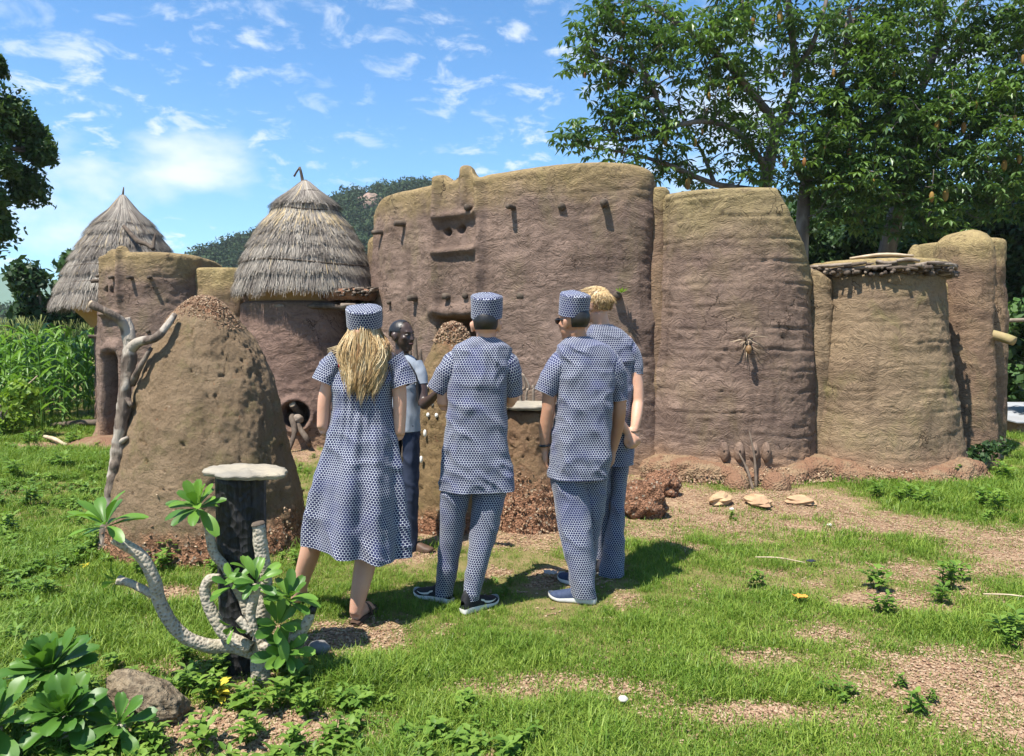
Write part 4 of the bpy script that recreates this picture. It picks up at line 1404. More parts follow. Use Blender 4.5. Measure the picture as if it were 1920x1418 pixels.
# charred post and its cap stone
t = NT('charred_wood')
g1 = t.noise(1.0, 5, 0.65, 0.3, t.mapv(t.pos, (32, 32, 3.0)))
g2 = t.voro(30.0, t.mapv(t.pos, (1, 1, 0.8)))
cc = t.mix(t.smooth(g1, 0.4, 0.7), (0.008, 0.008, 0.009), (0.03, 0.028, 0.027))
cc = t.mix(t.smooth(g1, 0.70, 0.74, 0, 0.6), cc, (0.14, 0.11, 0.085))
M_CHAR = t.done(cc, 0.6, t.bump(t.math('ADD', g1, t.math('MULTIPLY', g2, 0.7)), 1.0, 0.02), 0.4)
pb = gnd(448, 1262)
a = np.linspace(0, 2 * math.pi, 72, endpoint=False)
rows = []
for z in np.linspace(-0.06, 0.93, 60):
    rr_ = 0.113 + 0.010 * fbm(np.column_stack([np.cos(a) * 1.2, np.sin(a) * 1.2, np.full(72, z * 0.5)]), 1.5, 3, 2) - 0.010 * np.exp(-((a[None] - np.array([[3.9], [4.9], [5.5], [2.0]])) / 0.035) ** 2).sum(0)
    rows.append(np.column_stack([pb[0] + np.cos(a) * rr_, pb[1] + 0.08 + np.sin(a) * rr_ * 0.9, np.full(72, z)]))
rows.append(np.column_stack([pb[0] + np.cos(a) * 0.10, pb[1] + 0.08 + np.sin(a) * 0.09, np.full(72, 0.937)]))
rows.append(np.column_stack([pb[0] + np.cos(a) * 0.001, pb[1] + 0.08 + np.sin(a) * 0.001, np.full(72, 0.938)]))
tag(mk('charred_post', np.stack(rows).reshape(-1, 3), gridq(72, 62, True), mat=M_CHAR), 'thick black charred wooden post beside the thick stemmed plant', 'post')
slab('flat_stone', (pb[0] + 0.03, pb[1] + 0.08, 0.938), 0.20, 0.15, 0.034, 5.0, M_SLAB, 'flat pale stone capping the charred black post', -0.045)

# grey forked branch leaning on the big mound
fb = thing('forked_branch', 'grey weathered forked branch standing against the tall earth mound', 'branch', (-2.95, 5.35, 0))
tp_ = [at(198, 1030, 5.30), at(206, 950, 5.32), at(217, 880, 5.33), at(227, 800, 5.35), at(237, 725, 5.38), at(243, 665, 5.4), at(240, 622, 5.42)]
t = NT('silver_bark')
nb = t.noise(1.0, 5, 0.65, 0.5, t.mapv(t.pos, (26, 26, 6)))
pt = t.smooth(t.noise(3.2, 3), 0.5, 0.56)
cc = t.mix(t.smooth(nb, 0.35, 0.7), (0.095, 0.07, 0.055), (0.21, 0.165, 0.125))
cc = t.mix(pt, cc, (0.36, 0.31, 0.25))
M_SILVER = t.done(cc, 0.75, t.bump(nb, 0.9, 0.02), 0.2)
stick('branch_trunk', tp_, [0.052, 0.050, 0.050, 0.045, 0.042, 0.050, 0.038], M_SILVER, fb, 20, 90, 0.020, 1)
stick('branch_arm', [at(243, 650, 5.4), at(234, 615, 5.4), at(222, 598, 5.36), at(200, 585, 5.32), at(171, 571, 5.3)], [0.040, 0.034, 0.031, 0.028, 0.027], M_SILVER, fb, 14, 30, 0.010, 2)
e = at(171, 571, 5.3)
stick('cut_end', [e + np.array((0.01, 0, -0.003)), e + np.array((-0.006, 0, 0.003))], [0.028, 0.027], M_PALEWOOD, fb, 14, 3, 0)
stick('branch_arm', [at(244, 655, 5.4), at(262, 641, 5.36), at(292, 634, 5.34), at(312, 612, 5.38), at(328, 590, 5.45)], [0.045, 0.034, 0.03, 0.026, 0.020], M_SILVER, fb, 12, 30, 0.008, 3)
stick('branch_arm', [at(244, 640, 5.41), at(243, 615, 5.42), at(238, 596, 5.42)], [0.045, 0.032, 0.022], M_SILVER, fb, 12, 12, 0.012, 4)
stick('branch_arm', [at(247, 720, 5.40), at(262, 690, 5.34), at(284, 652, 5.36)], [0.028, 0.022, 0.014], M_SILVER, fb, 10, 16, 0.006, 5)
stick('branch_stub', [at(222, 832, 5.34), at(240, 820, 5.30)], [0.030, 0.012], M_SILVER, fb, 9, 6, 0.006, 6)
stick('branch_stub', [at(234, 740, 5.38), at(246, 762, 5.33)], [0.034, 0.012], M_SILVER, fb, 9, 6, 0.006, 7)

# rubble lumps and flat stones at the foot of the towers
for i, (px, py, sx, sz, lab) in enumerate(((1208, 975, 0.21, 0.20, 'eroded red earth stump on the bare soil before the curved wall'), (1246, 932, 0.17, 0.15, 'crumbled red earth lump just behind the eroded earth stump'))):
    c = gnd(px, py)
    o = rock('earth_lump', (c[0], c[1] + 0.15, sz * 0.55), (sx, 0.18, sz), M_MOUND3, seed=i + 3.3, amp=0.5, nu=60, nv=40, sc=1.4)
    tag(o, lab, 'earth lump')
for i, (px0, py0) in enumerate(((1175, 915), (1215, 898), (1262, 893))):
    pass
M_STONE = plain('sandy_stone', (0.46, 0.31, 0.17), (0.32, 0.20, 0.12), 6, 0.85, 0.6, 30, 0.01)
for px, py, w, hh, lab in ((1357, 946, 0.155, 0.06, 'angular red brown stone at the foot of the middle tower'), (1428, 951, 0.18, 0.06, 'long yellow sandy stone at the foot of the towers'), (1508, 949, 0.14, 0.045, 'low flat pinkish stone at the foot of the low tower')):
    c = gnd(px, py)
    o = rock('foot_stone', (c[0], c[1] + 0.09, hh * 0.6), (w, 0.1, hh), M_STONE, seed=px * 0.013, amp=0.75, nu=13, nv=8, rotz=px * 0.01, sc=1.3)
    o.data.polygons.foreach_set('use_smooth', np.zeros(len(o.data.polygons), bool))
    tag(o, lab, 'stone')
# thin sticks leaning on the middle tower
for p0, p1, lab in (((1418, 915), (1400, 806), 'taller thin dark stick leaning on the middle tower'), ((1412, 918), (1378, 838), 'shorter thin dark stick leaning on the middle tower')):
    b = gnd(*p0)
    tp1, _n = tw.hit(*p1)
    q = tp1 + _n * 0.13
    tag(stick('leaning_stick', [b, (b + q) / 2 + np.array((0.02, 0, 0.01)), q], [0.018, 0.014, 0.008], M_DARKWOOD, None, 7, 12, 0.006, p0[0]), lab, 'stick')
# bundle of staves by the wall behind the guide, thin rods behind the pedestal
for i, (x0, x1, yt) in enumerate(((771, 766, 631), (780, 778, 634), (786, 788, 655))):
    b, q = gnd(x0, 838), at(x1, yt, 9.1)
    b[1] = 8.9
    tag(stick('wooden_stave', [np.array((b[0] * 1.0, 8.9, 0)), np.array((at(x0, 740, 9.0)[0], 9.0, 0.85)), q], [0.035, 0.032, 0.022], M_DARKWOOD, None, 8, 14, 0.01, i), ('dark tall wooden stave against the curved wall, next to the guide', 'dark wooden stave between two others against the curved wall', 'shortest dark wooden stave against the curved wall')[i], 'stave', 'staves against the curved wall')
for i, (x0, x1, x2, yt) in enumerate(((976, 984, 979, 700), (986, 992, 981, 702), (1000, 999, 999, 722))):
    P_ = [np.array((at(x0, 800, 7.0)[0], 7.0, 0)), at(x0, 752, 7.0), at(x1, 728, 7.0), at(x2, yt, 7.0)]
    tag(stick('thin_rod', P_, [0.014, 0.013, 0.012, 0.008], M_WOOD, None, 6, 20, 0.004, i), ('thin grey rod bowed outward behind the earth pedestal', 'thin grey rod with a double bend behind the earth pedestal', 'short straight thin rod behind the earth pedestal')[i], 'rod', 'rods behind the pedestal')

# rock with holes in the plant bed
t = NT('pitted_rock')
pv = t.noise(22, 5, 0.75)
cc = t.mix(t.smooth(pv, 0.35, 0.65), (0.12, 0.09, 0.06), (0.29, 0.23, 0.155))
cc = t.mix(t.smooth(t.noise(4, 3), 0.5, 0.7, 0, 0.5), cc, (0.22, 0.21, 0.10))
M_PIT = t.done(cc, 0.9, t.bump(t.math('ADD', pv, t.math('MULTIPLY', t.voro(26), 0.5)), 1.0, 0.03), 0.1)
c = gnd(262, 1370)
V_, Q_, T_ = ball((0, 0, 0), 1.0, 80, 50)
d = 1 + 0.30 * fbm(V_, 1.2, 4, 2.7) - 0.10 * sstep(fbm(V_, 7, 3, 1.2), 0.1, 0.35)
V_ = V_ * d[:, None] * np.array((0.185, 0.11, 0.085))
ca, sa = math.cos(0.5), math.sin(0.5)
V_ = V_ @ np.array(((ca, 0, sa), (0, 1, 0), (-sa, 0, ca))).T
tag(mk('pitted_rock', V_ + np.array((c[0] - 0.02, c[1] + 0.12, 0.07)), Q_, T_, M_PIT), 'pale pitted rock lying between the broad leaved succulents and the lawn', 'rock')

# log beam and pale branch in the grass by the second house
p, q = gnd(98, 802), np.array((-6.35, 12.0, 0.16))
tag(stick('wooden_beam', [p + np.array((0, 0, 0.03)), (p + q) / 2 + np.array((0, 0, 0.04)), q], [0.05, 0.055, 0.05], M_DARKWOOD, None, 10, 12, 0.01), 'dark wooden beam lying against the foot of the smaller house', 'beam')
p, q = gnd(84, 826), gnd(124, 840)
tag(stick('fallen_branch', [p + np.array((0, 0, 0.06)), (p + q) / 2 + np.array((0, 0, 0.07)), q + np.array((0, 0, 0.04))], [0.025, 0.03, 0.02], M_PALEWOOD, None, 8, 10, 0.008), 'short pale stripped branch lying in the grass', 'branch')
p, q = at(30, 745, 11.5), at(70, 705, 11.6)
tag(stick('maize_cane', [np.array((p[0] - 0.3, 11.4, 0.05)), p, q], [0.014, 0.013, 0.010], M_PALEWOOD, None, 6, 10, 0.003), 'pale dry cane slanting in front of the maize', 'cane')

# scraps on the lawn
def scrap(name, px, py, s, col, label, seed, cat='litter'):
    c = gnd(px, py)
    g = np.random.default_rng(seed)
    n = 12
    u, v_ = np.meshgrid(np.linspace(-1, 1, n), np.linspace(-0.7, 0.7, n))
    P = np.stack([u, v_, u * 0], -1)
    z = 0.35 + 0.55 * fbm(P, 1.6, 3, seed) + 0.15 * fbm(P, 5, 2, seed)
    V = np.stack([c[0] + s * (u + 0.2 * fbm(P, 1.5, 2, seed + 1)), c[1] + s * (v_ + 0.2 * fbm(P, 1.5, 2, seed + 2)), 0.03 + s * np.maximum(z, 0.0)], -1)
    Vb = V - np.array((0, 0, 0.002))
    q1 = gridq(n, n)
    return tag(mk(name, np.concatenate([V.reshape(-1, 3), Vb.reshape(-1, 3)]), np.concatenate([q1, q1[:, ::-1] + n * n]), mat=plain(name + '_foil', col, None, 14, 0.4)), label, cat)


scrap('plastic_scrap', 1499, 1130, 0.038, (0.75, 0.33, 0.06), 'crumpled orange plastic wrapper in the grass', 4)
scrap('foil_scrap', 1032, 1085, 0.045, (0.45, 0.42, 0.38), 'crumpled grey wrapper on the grass near the blue shoes', 8)
scrap('dark_scrap', 1521, 1062, 0.028, (0.03, 0.035, 0.05), 'small dark scrap on the grass', 11)
for i, (px, py, r, lab) in enumerate(((1168, 1322, 0.022, 'small white pebble on the bare patch of lawn'), (1555, 990, 0.02, 'small white pebble on the red soil before the towers'), (598, 1233, 0.055, 'grey stone on bare soil behind the thick stemmed plant'), (1372, 960, 0.02, 'tiny pale pebble beside the foot stones'))):
    c = gnd(px, py)
    tag(rock('pebble', (c[0], c[1], r * 0.7 + 0.012), (r, r * 0.8, r * 0.6), plain('pebble_%s' % 'abcd'[i], (0.62, 0.58, 0.5) if i != 2 else (0.2, 0.19, 0.18), None, 20, 0.8), seed=i + 0.5, nu=18, nv=12), lab, 'pebble')
for px, py, lab in ((1460, 1058, 'thin dry stalk lying on the lawn'), (1900, 1130, 'dry twig curled on the bare earth')):
    c = gnd(px, py)
    tag(stick('dry_stalk', [c + np.array((-0.15, 0.05, 0.035)), c + np.array((0, 0.0, 0.045)), c + np.array((0.16, -0.06, 0.03))], [0.004, 0.005, 0.003], M_PALEWOOD, None, 5, 10, 0.002), lab, 'stalk')

# small tin-roofed hut in the distance to the east
hut = thing('distant_hut', 'low distant hut with a pale tin roof beyond the last tower', 'hut', tuple(gnd(1925, 812)))
hp = gnd(1932, 815)
x0, y0, w = hp[0] - 0.22, hp[1], 2.4
Vw = np.array([(x0, y0, 0), (x0 + w, y0, 0), (x0 + w, y0 + 2, 0), (x0, y0 + 2, 0), (x0, y0, 0.2), (x0 + w, y0, 0.2), (x0 + w, y0 + 2, 0.26), (x0, y0 + 2, 0.26)])
mk('wall', Vw, [[0, 1, 5, 4], [1, 2, 6, 5], [2, 3, 7, 6], [3, 0, 4, 7]], mat=M_MUD4, parent=hut, smooth=False, attrs={'below': np.full(8, 0.3)})
Vr = np.array([(x0 - .1, y0 - .15, 0.2), (x0 + w + .1, y0 - .15, 0.2), (x0 + w + .1, y0 + 2.1, 0.30), (x0 - .1, y0 + 2.1, 0.30)])
mk('roof', np.concatenate([Vr, Vr + np.array((0, 0, 0.02))]), [[0, 3, 2, 1], [4, 5, 6, 7], [0, 1, 5, 4], [1, 2, 6, 5], [2, 3, 7, 6], [3, 0, 4, 7]], mat=plain('tin_roof', (0.34, 0.36, 0.38), (0.28, 0.28, 0.28), 3, 0.6), parent=hut, smooth=False)

# ================================================================== thick-stemmed plant and succulents
def leaf_mesh(name, L, W, mat, tip=0.75, fold=0.25, arch=0.25, notch=0.0, tint=0.5, nl=9, nw=5, wave=0.0):
    """one blade along +X, upper face +Z; widest at fraction tip, folded along the midrib"""
    A = []
    for i in range(nl):
        f = i / (nl - 1)
        w = W * 0.5 * (0.16 + 0.84 * min(1.0, f / tip) ** 1.2) * max(0.0, 1 - max(0.0, (f - tip) / (1.02 - tip)) ** 2.6) ** 0.5
        for j in range(nw):
            s = (j / (nw - 1)) * 2 - 1
            x = L * f - (L * notch * (1 - abs(s)) if f > 0.9 else 0)
            A.append((x, s * w, abs(s) * w * fold - arch * L * f * f + wave * W * math.sin(f * 9 + s) * abs(s)))
    return mkmesh(name, A, gridq(nw, nl), mat=mat, attrs={'tint': np.full(len(A), tint)})


M_SUCC = leafmat('glossy_leaf', (0.055, 0.14, 0.02), (0.17, 0.31, 0.04), (0.55, 0.5, 0.05), rough=0.42, trans=0.28, spec=0.35, var=5.0)
SLEAF = [leaf_mesh('leaf', 0.13, 0.052, M_SUCC, 0.62, 0.3, ar, 0.03, tn) for ar, tn in ((0.15, 0.2), (0.35, 0.45), (0.55, 0.7), (0.1, 0.85))]
BLEAF = [leaf_mesh('leaf', 0.19, 0.088, M_SUCC, 0.74, 0.30, ar, 0.07, tn, 10, 7, 0.05) for ar, tn in ((0.10, 0.05), (0.25, 0.2), (0.4, 0.35), (0.05, 0.5))]


def place(name, me, parent, origin, direction, up=(0, 0, 1), scale=1.0):
    d = Vector(direction).normalized()
    u = Vector(up)
    y = u.cross(d)
    if y.length < 1e-4:
        y = Vector((1, 0, 0)).cross(d)
    y.normalize()
    z = d.cross(y)
    o = bpy.data.objects.new(name, me)
    COL.objects.link(o)
    mw = Matrix(((d.x, y.x, z.x, 0), (d.y, y.y, z.y, 0), (d.z, y.z, z.z, 0), (0, 0, 0, 1)))
    M = Matrix.Translation(Vector(origin)) @ mw @ Matrix.Scale(scale, 4)
    o.parent = parent
    root = parent
    pm = parent.matrix_basis
    o.matrix_parent_inverse = pm.inverted() if pm != Matrix.Identity(4) else Matrix.Identity(4)
    o.matrix_basis = M
    return o


def rosette(parent, c, axis, n, meshes, s, g, spread=(0.1, 1.25), name='leaf'):
    ax = Vector(axis).normalized()
    e1 = ax.orthogonal().normalized()
    e2 = ax.cross(e1)
    for k in range(n):
        f = (k + 0.5) / n
        el = spread[1] * (1 - f) + spread[0] * f            # angle away from the axis
        a = k * 2.399 + g.normal() * 0.15
        d = ax * math.cos(el) + (e1 * math.cos(a) + e2 * math.sin(a)) * math.sin(el)
        o = Vector(c) + ax * (0.03 * f * s) + (e1 * math.cos(a) + e2 * math.sin(a)) * 0.012
        place(name, meshes[int(g.integers(0, len(meshes)))], parent, o, d, up=ax if el > 0.15 else (0, 0, 1), scale=s * g.uniform(0.75, 1.1) * (1.0 - 0.25 * f))


t = NT('knobbly_grey_stem')
kn = t.voro(62)
cc = t.mix(t.smooth(kn, 0.1, 0.5), (0.20, 0.165, 0.12), (0.38, 0.335, 0.26))
cc = t.mix(t.smooth(t.noise(9, 4), 0.5, 0.7, 0, 0.6), cc, (0.25, 0.22, 0.14))
M_STEM = t.done(cc, 0.8, t.bump(t.math('MULTIPLY', kn, -1.0), 0.55, 0.014), 0.2)
YP = 3.36
ps = thing('thick_stemmed_plant', 'pale knobbly thick stemmed plant with cut branches and leafy tips', 'plant', (at(490, 1300, YP)[0], YP, 0))
g = np.random.default_rng(3)


def S(pts, rad, y=YP, dy=None):
    P = [at(px, py, y + (dy[i] if dy else 0)) for i, (px, py) in enumerate(pts)]
    return stick('stem', P, np.array(rad) * 0.86, M_STEM, ps, 16, 40, 0.007, pts[0][0])


S([(492, 1330), (490, 1280), (486, 1235), (490, 1190), (497, 1100), (491, 1040), (484, 982)], [0.052, 0.05, 0.046, 0.042, 0.038, 0.036, 0.034])
S([(480, 1225), (440, 1213), (385, 1210), (335, 1185), (300, 1130), (288, 1085), (262, 1040), (214, 1010)], [0.038, 0.036, 0.036, 0.034, 0.033, 0.032, 0.030, 0.026], dy=(0, 0, -0.03, -0.07, -0.1, -0.12, -0.14, -0.16))
S([(286, 1115), (262, 1102), (240, 1092), (222, 1088)], [0.022, 0.020, 0.020, 0.024], y=YP - 0.11)
S([(470, 1215), (425, 1190), (398, 1150), (384, 1112), (392, 1088), (412, 1084)], [0.036, 0.034, 0.030, 0.028, 0.026, 0.022], y=YP - 0.05)
S([(478, 1185), (455, 1125), (425, 1068), (400, 1035), (392, 990), (380, 965)], [0.03, 0.028, 0.026, 0.025, 0.024, 0.022], y=YP + 0.06)
S([(492, 1215), (530, 1200), (562, 1190), (577, 1165), (586, 1145)], [0.034, 0.030, 0.027, 0.026, 0.018], y=YP - 0.02)
S([(478, 1190), (470, 1150), (476, 1120), (482, 1098)], [0.026, 0.024, 0.026, 0.022], y=YP - 0.12)
S([(468, 1185), (456, 1170), (446, 1160)], [0.022, 0.022, 0.018], y=YP - 0.14)
stick('cut_tip', [at(584, 1148, YP - 0.02), at(589, 1136, YP - 0.02)], [0.020, 0.016], M_CHAR, ps, 10, 4, 0.01)
stick('cut_tip', [at(484, 984, YP), at(483, 979, YP)], [0.034, 0.026], M_DARKWOOD, ps, 12, 4, 0.006)
rosette(ps, at(200, 990, YP - 0.17), (-0.25, -0.15, 1), 15, SLEAF, 1.25, g, (0.2, 1.75))
rosette(ps, at(372, 955, YP + 0.05), (-0.1, -0.45, 1), 22, SLEAF, 1.15, g, (0.15, 1.75))
rosette(ps, at(222, 1088, YP - 0.11), (-1, -0.2, -0.1), 5, SLEAF, 0.7, g, (0.5, 1.3))
rosette(ps, at(470, 1082, YP + 0.02), (0.1, -0.2, 1), 11, SLEAF, 0.95, g, (0.2, 1.5))
rosette(ps, at(440, 1100, YP - 0.08), (-0.3, -0.5, 0.5), 7, SLEAF, 1.0, g, (0.3, 1.5))
rosette(ps, at(482, 1095, YP - 0.13), (0, -0.5, 0.6), 12, SLEAF, 0.9, g, (0.3, 1.6))
rosette(ps, at(540, 1128, YP - 0.02), (0.3, -0.2, 0.9), 16, SLEAF, 1.05, g, (0.2, 1.5))
rosette(ps, at(520, 1175, YP - 0.06), (0.3, -0.4, 0.4), 12, SLEAF, 1.0, g, (0.3, 1.5))
rosette(ps, at(535, 1225, YP - 0.05), (0.3, -0.5, 0.5), 16, SLEAF, 1.0, g, (0.3, 1.6))
rosette(ps, at(440, 1172, YP - 0.12), (-0.2, -0.5, -0.2), 4, SLEAF, 0.6, g, (0.3, 1.3))

# broad-leaved succulents in the corner
for i, (px, py, yy, ax, nn_, s, lab) in enumerate(((97, 1262, 3.0, (-0.15, -0.25, 1), 38, 0.98, 'dark broad leaved succulent rosette behind the pitted rock'),
                                                  (120, 1345, 2.78, (0.05, -0.35, 1), 38, 0.86, 'bright broad leaved succulent rosette before the pitted rock'),
                                                  (222, 1360, 2.82, (0.3, -0.3, 0.9), 14, 0.72, 'small broad leaved succulent rosette against the pitted rock'),
                                                  (-10, 1365, 2.72, (-0.1, -0.3, 1), 22, 0.95, 'broad leaved succulent rosette cut by the picture edge, away from the rock'))):
    if i == 3:
        lab = 'broad leaved succulent rosette standing farthest from the pitted rock'
    c = at(px, py, yy)
    su = thing('succulent', lab, 'succulent', (c[0], c[1], 0), 'broad leaved succulents in the plant bed')
    stick('stem', [np.array((c[0], c[1] + 0.02, -0.02)), np.array((c[0], c[1], c[2] * 0.5)), c], [0.03, 0.028, 0.025], M_STEM, su, 10, 10, 0.004)
    rosette(su, c, ax, nn_, BLEAF, s, g, (0.12, 1.6))


# ================================================================== trees
def branch_tube(A, P, r0, r1, n=7):
    P = np.asarray(P)
    V, Q, T, uv = tube(P, np.linspace(r0, r1, len(P)), n, None, True, min(0.02, r0 * 0.2), 1.0, 5.0)
    A.add(V, Q, T, uv)


def leaves_at(C, g, per, rad, L, W, leaflets=6, droop=0.35):
    """palmate leaf clusters round each centre"""
    n = len(C) * per
    cen = np.repeat(C, per, 0) + g.normal(size=(n, 3)) * rad * np.array((1, 1, 0.75))
    az = g.uniform(0, 2 * math.pi, n)
    ti = g.normal(size=(n, 2)) * 0.45
    tone = np.clip(np.repeat(g.random(len(C)), per) * 0.5 + g.random(n) * 0.5, 0, 1)
    Vs, tn = [], []
    for k in range(leaflets):
        a = az + (k / leaflets) * 2 * math.pi + g.normal(size=n) * 0.12
        d = np.stack([np.cos(a), np.sin(a), -droop - 0.35 * g.random(n) + ti[:, 0] * np.cos(a) + ti[:, 1] * np.sin(a)], -1)
        d /= np.linalg.norm(d, axis=1)[:, None]
        s = np.cross(d, np.array((0, 0, 1.0)))
        s /= np.linalg.norm(s, axis=1)[:, None] + 1e-9
        ln = (L * g.uniform(0.7, 1.15, n))[:, None]
        m = cen + d * ln * 0.55 + np.array((0, 0, 0.012))
        Vs.append(np.stack([cen + d * 0.02, m + s * W * 0.5, cen + d * ln + np.array((0, 0, -0.25)) * ln * droop, m - s * W * 0.5], 1))
        tn.append(np.repeat(tone, 4))
    V = np.concatenate(Vs).reshape(-1, 3)
    return V, np.arange(len(V)).reshape(-1, 4), np.concatenate(tn)


M_BAOLEAF = leafmat('palmate_leaf', (0.05, 0.10, 0.03), (0.165, 0.27, 0.055), rough=0.36, trans=0.32, spec=0.55, var=0.7)
t = NT('grey_smooth_bark')
nb = t.noise(1.0, 4, 0.6, 0.4, t.mapv(t.pos, (5, 5, 2)))
M_BARK = t.done(t.mix(t.smooth(nb, 0.35, 0.7), (0.12, 0.095, 0.08), (0.25, 0.21, 0.18)), 0.85, t.bump(nb, 0.5, 0.03), 0.15)
M_FRUIT = plain('velvety_fruit', (0.26, 0.17, 0.04), (0.22, 0.10, 0.03), 3.5, 0.8)


def big_tree(name, label, base, limbs, clumps, seed, fruit_px, group=None, per=6, nsub=0.52):
    g = np.random.default_rng(seed)
    root = thing(name, label, 'tree', (base[0], base[1], 0), group)
    A = Acc()
    nodes = []
    for pts, r0, r1 in limbs:
        P = np.array([at(px, py, y) if y is not None else np.array((px, py, 0)) for px, py, y in pts])
        C = crom(P, 7 * len(P))
        branch_tube(A, C, r0, r1, 10)
        nodes.append(np.column_stack([C, np.linspace(r0, r1, len(C))]))
    nodes = np.concatenate(nodes)
    cents = []
    for px, py, y, spx, cnt in clumps:
        m = max(1, int(cnt * nsub))
        q = g.normal(size=(m, 3))
        q /= np.maximum(1, np.linalg.norm(q, axis=1) / 1.6)[:, None]
        c = at(px, py, y)
        cents.append(c + q * (spx / FPX * y) * np.array((0.62, 0.8, 0.55)))
    cents = np.concatenate(cents)
    order = np.argsort(np.min(np.linalg.norm(cents[:, None] - nodes[None, :, :3], axis=2), axis=1))
    tips = []
    for i in order:
        c = cents[i]
        d = np.linalg.norm(nodes[:, :3] - c, axis=1) + np.where(nodes[:, 3] < 0.012, 0.5, 0)
        j = int(np.argmin(d))
        s = nodes[j, :3]
        mid = (s + c) / 2 + np.array((0, 0, 0.10)) * np.linalg.norm(c - s) + g.normal(size=3) * 0.07
        P = crom([s, mid, c], 7)
        r0 = min(0.03, max(0.009, nodes[j, 3] * 0.6))
        branch_tube(A, P, r0, 0.006, 5)
        nodes = np.concatenate([nodes, np.column_stack([P[2:], np.linspace(r0, 0.006, 7)[2:]])])
        tips.append(c)
    A.build('trunk', M_BARK, root)
    V, Q, tn = leaves_at(np.array(tips), g, per, 0.19, 0.20, 0.068)
    mk('crown', V, Q, mat=M_BAOLEAF, parent=root, smooth=False, attrs={'tint': tn})
    for px, py, y, s in fruit_px:
        p = at(px, py, y)
        s = s * 0.72
        V, Q, T = ball((0, 0, 0), (0.055 * s, 0.055 * s, 0.13 * s), 12, 10)
        V = V * (1 - 0.25 * V[:, 2:3] / (0.13 * s))
        f = mk('fruit', V + p, Q, T, M_FRUIT, root)
        stick('fruit_stalk', [p + np.array((0, 0, 0.12 * s)), p + np.array((0.01, 0, 0.25)), p + np.array((g.normal() * 0.03, 0.0, 0.45 + 0.15 * g.random()))], [0.006, 0.005, 0.005], M_BARK, f, 4, 5, 0)
    return root


YA = 15.0
limbsA = [([(1432, 520, YA), (1430, 420, YA), (1436, 340, YA), (1446, 285, YA), (1455, 243, YA)], 0.15, 0.11),
          ([(1455, 243, YA), (1440, 212, YA), (1402, 165, YA - 0.3), (1352, 108, YA - 0.6), (1290, 55, YA - 0.8), (1205, 8, YA - 1)], 0.10, 0.03),
          ([(1455, 243, YA), (1475, 210, YA + 0.3), (1492, 150, YA + 0.4), (1488, 90, YA + 0.3), (1478, 0, YA), (1470, -90, YA)], 0.11, 0.05),
          ([(1492, 130, YA + 0.4), (1520, 90, YA), (1545, 20, YA), (1560, -60, YA)], 0.06, 0.03),
          ([(1440, 320, YA), (1390, 255, YA - 0.5), (1330, 228, YA - 0.8), (1260, 238, YA - 1), (1190, 262, YA - 1.2), (1112, 262, YA - 1.4)], 0.07, 0.015),
          ([(1435, 360, YA), (1340, 345, YA - 0.5), (1255, 310, YA - 1), (1180, 288, YA - 1.2), (1100, 276, YA - 1.4)], 0.07, 0.015),
          ([(1250, 238, YA - 1), (1228, 175, YA - 1.2), (1205, 125, YA - 1.2), (1160, 60, YA - 1.3)], 0.045, 0.012),
          ([(1225, 165, YA - 1.2), (1170, 120, YA - 1.4), (1105, 100, YA - 1.4)], 0.03, 0.01),
          ([(1340, 345, YA - 0.5), (1318, 290, YA - 0.2), (1290, 240, YA)], 0.05, 0.015)]
clA = [(1105, 105, 13.6, 32, 14), (1085, 75, 13.6, 24, 6), (1135, 45, 13.7, 40, 16), (1180, 95, 13.8, 45, 20), (1210, 30, 14, 60, 24), (1100, 262, 13.6, 34, 14), (1075, 250, 13.6, 22, 6), (1150, 210, 13.8, 42, 20), (1190, 240, 13.8, 55, 24),
       (1230, 195, 14, 50, 22), (1250, 120, 14, 60, 26), (1290, 60, 14.2, 70, 30), (1330, 150, 14.4, 60, 26), (1240, 290, 14, 45, 20), (1180, 320, 13.8, 40, 10), (1290, 320, 14.3, 50, 20), (1320, 240, 14.5, 45, 20), (1370, 60, 14.6, 70, 30),
       (1390, 180, 14.8, 60, 26), (1380, 280, 14.5, 60, 26), (1440, 40, 15, 70, 28), (1430, 120, 15, 55, 20), (1480, 200, 15.2, 60, 22), (1420, 330, 14.6, 50, 20), (1470, 290, 15, 55, 20), (1520, 60, 15, 60, 22), (1540, 140, 15.2, 60, 18),
       (1330, -30, 14.6, 90, 26), (1460, -50, 15, 100, 26), (1120, 10, 13.8, 35, 10), (1160, 150, 13.8, 30, 8), (1127, 143, 13.6, 14, 3), (1340, 100, 14.2, 60, 16)]
frA = [(1097, 140, 13.6, 0.6), (1141, 160, 13.6, 0.8), (1168, 38, 13.6, 1.1), (1234, 105, 13.7, 0.8), (1330, 178, 13.8, 0.7), (1367, 168, 13.8, 1.1), (1248, 262, 13.7, 1.0), (1303, 265, 13.7, 0.9), (1290, 342, 13.8, 1.2), (1317, 245, 13.8, 0.6),
       (1462, 30, 14.2, 1.4), (1412, 35, 14, 1.0), (1471, 303, 14.2, 1.1), (1508, 302, 14.2, 0.9), (1194, 300, 13.6, 0.7), (1165, 92, 13.6, 0.8)]
big_tree('baobab_tree', 'broad baobab tree with palmate leaves and hanging fruits behind the curved wall', at(1432, 520, YA), [([(1432, 520, YA), (1431, 560, YA)], 0.2, 0.2)] + limbsA, clA, 71, frA)
YB = 16.5
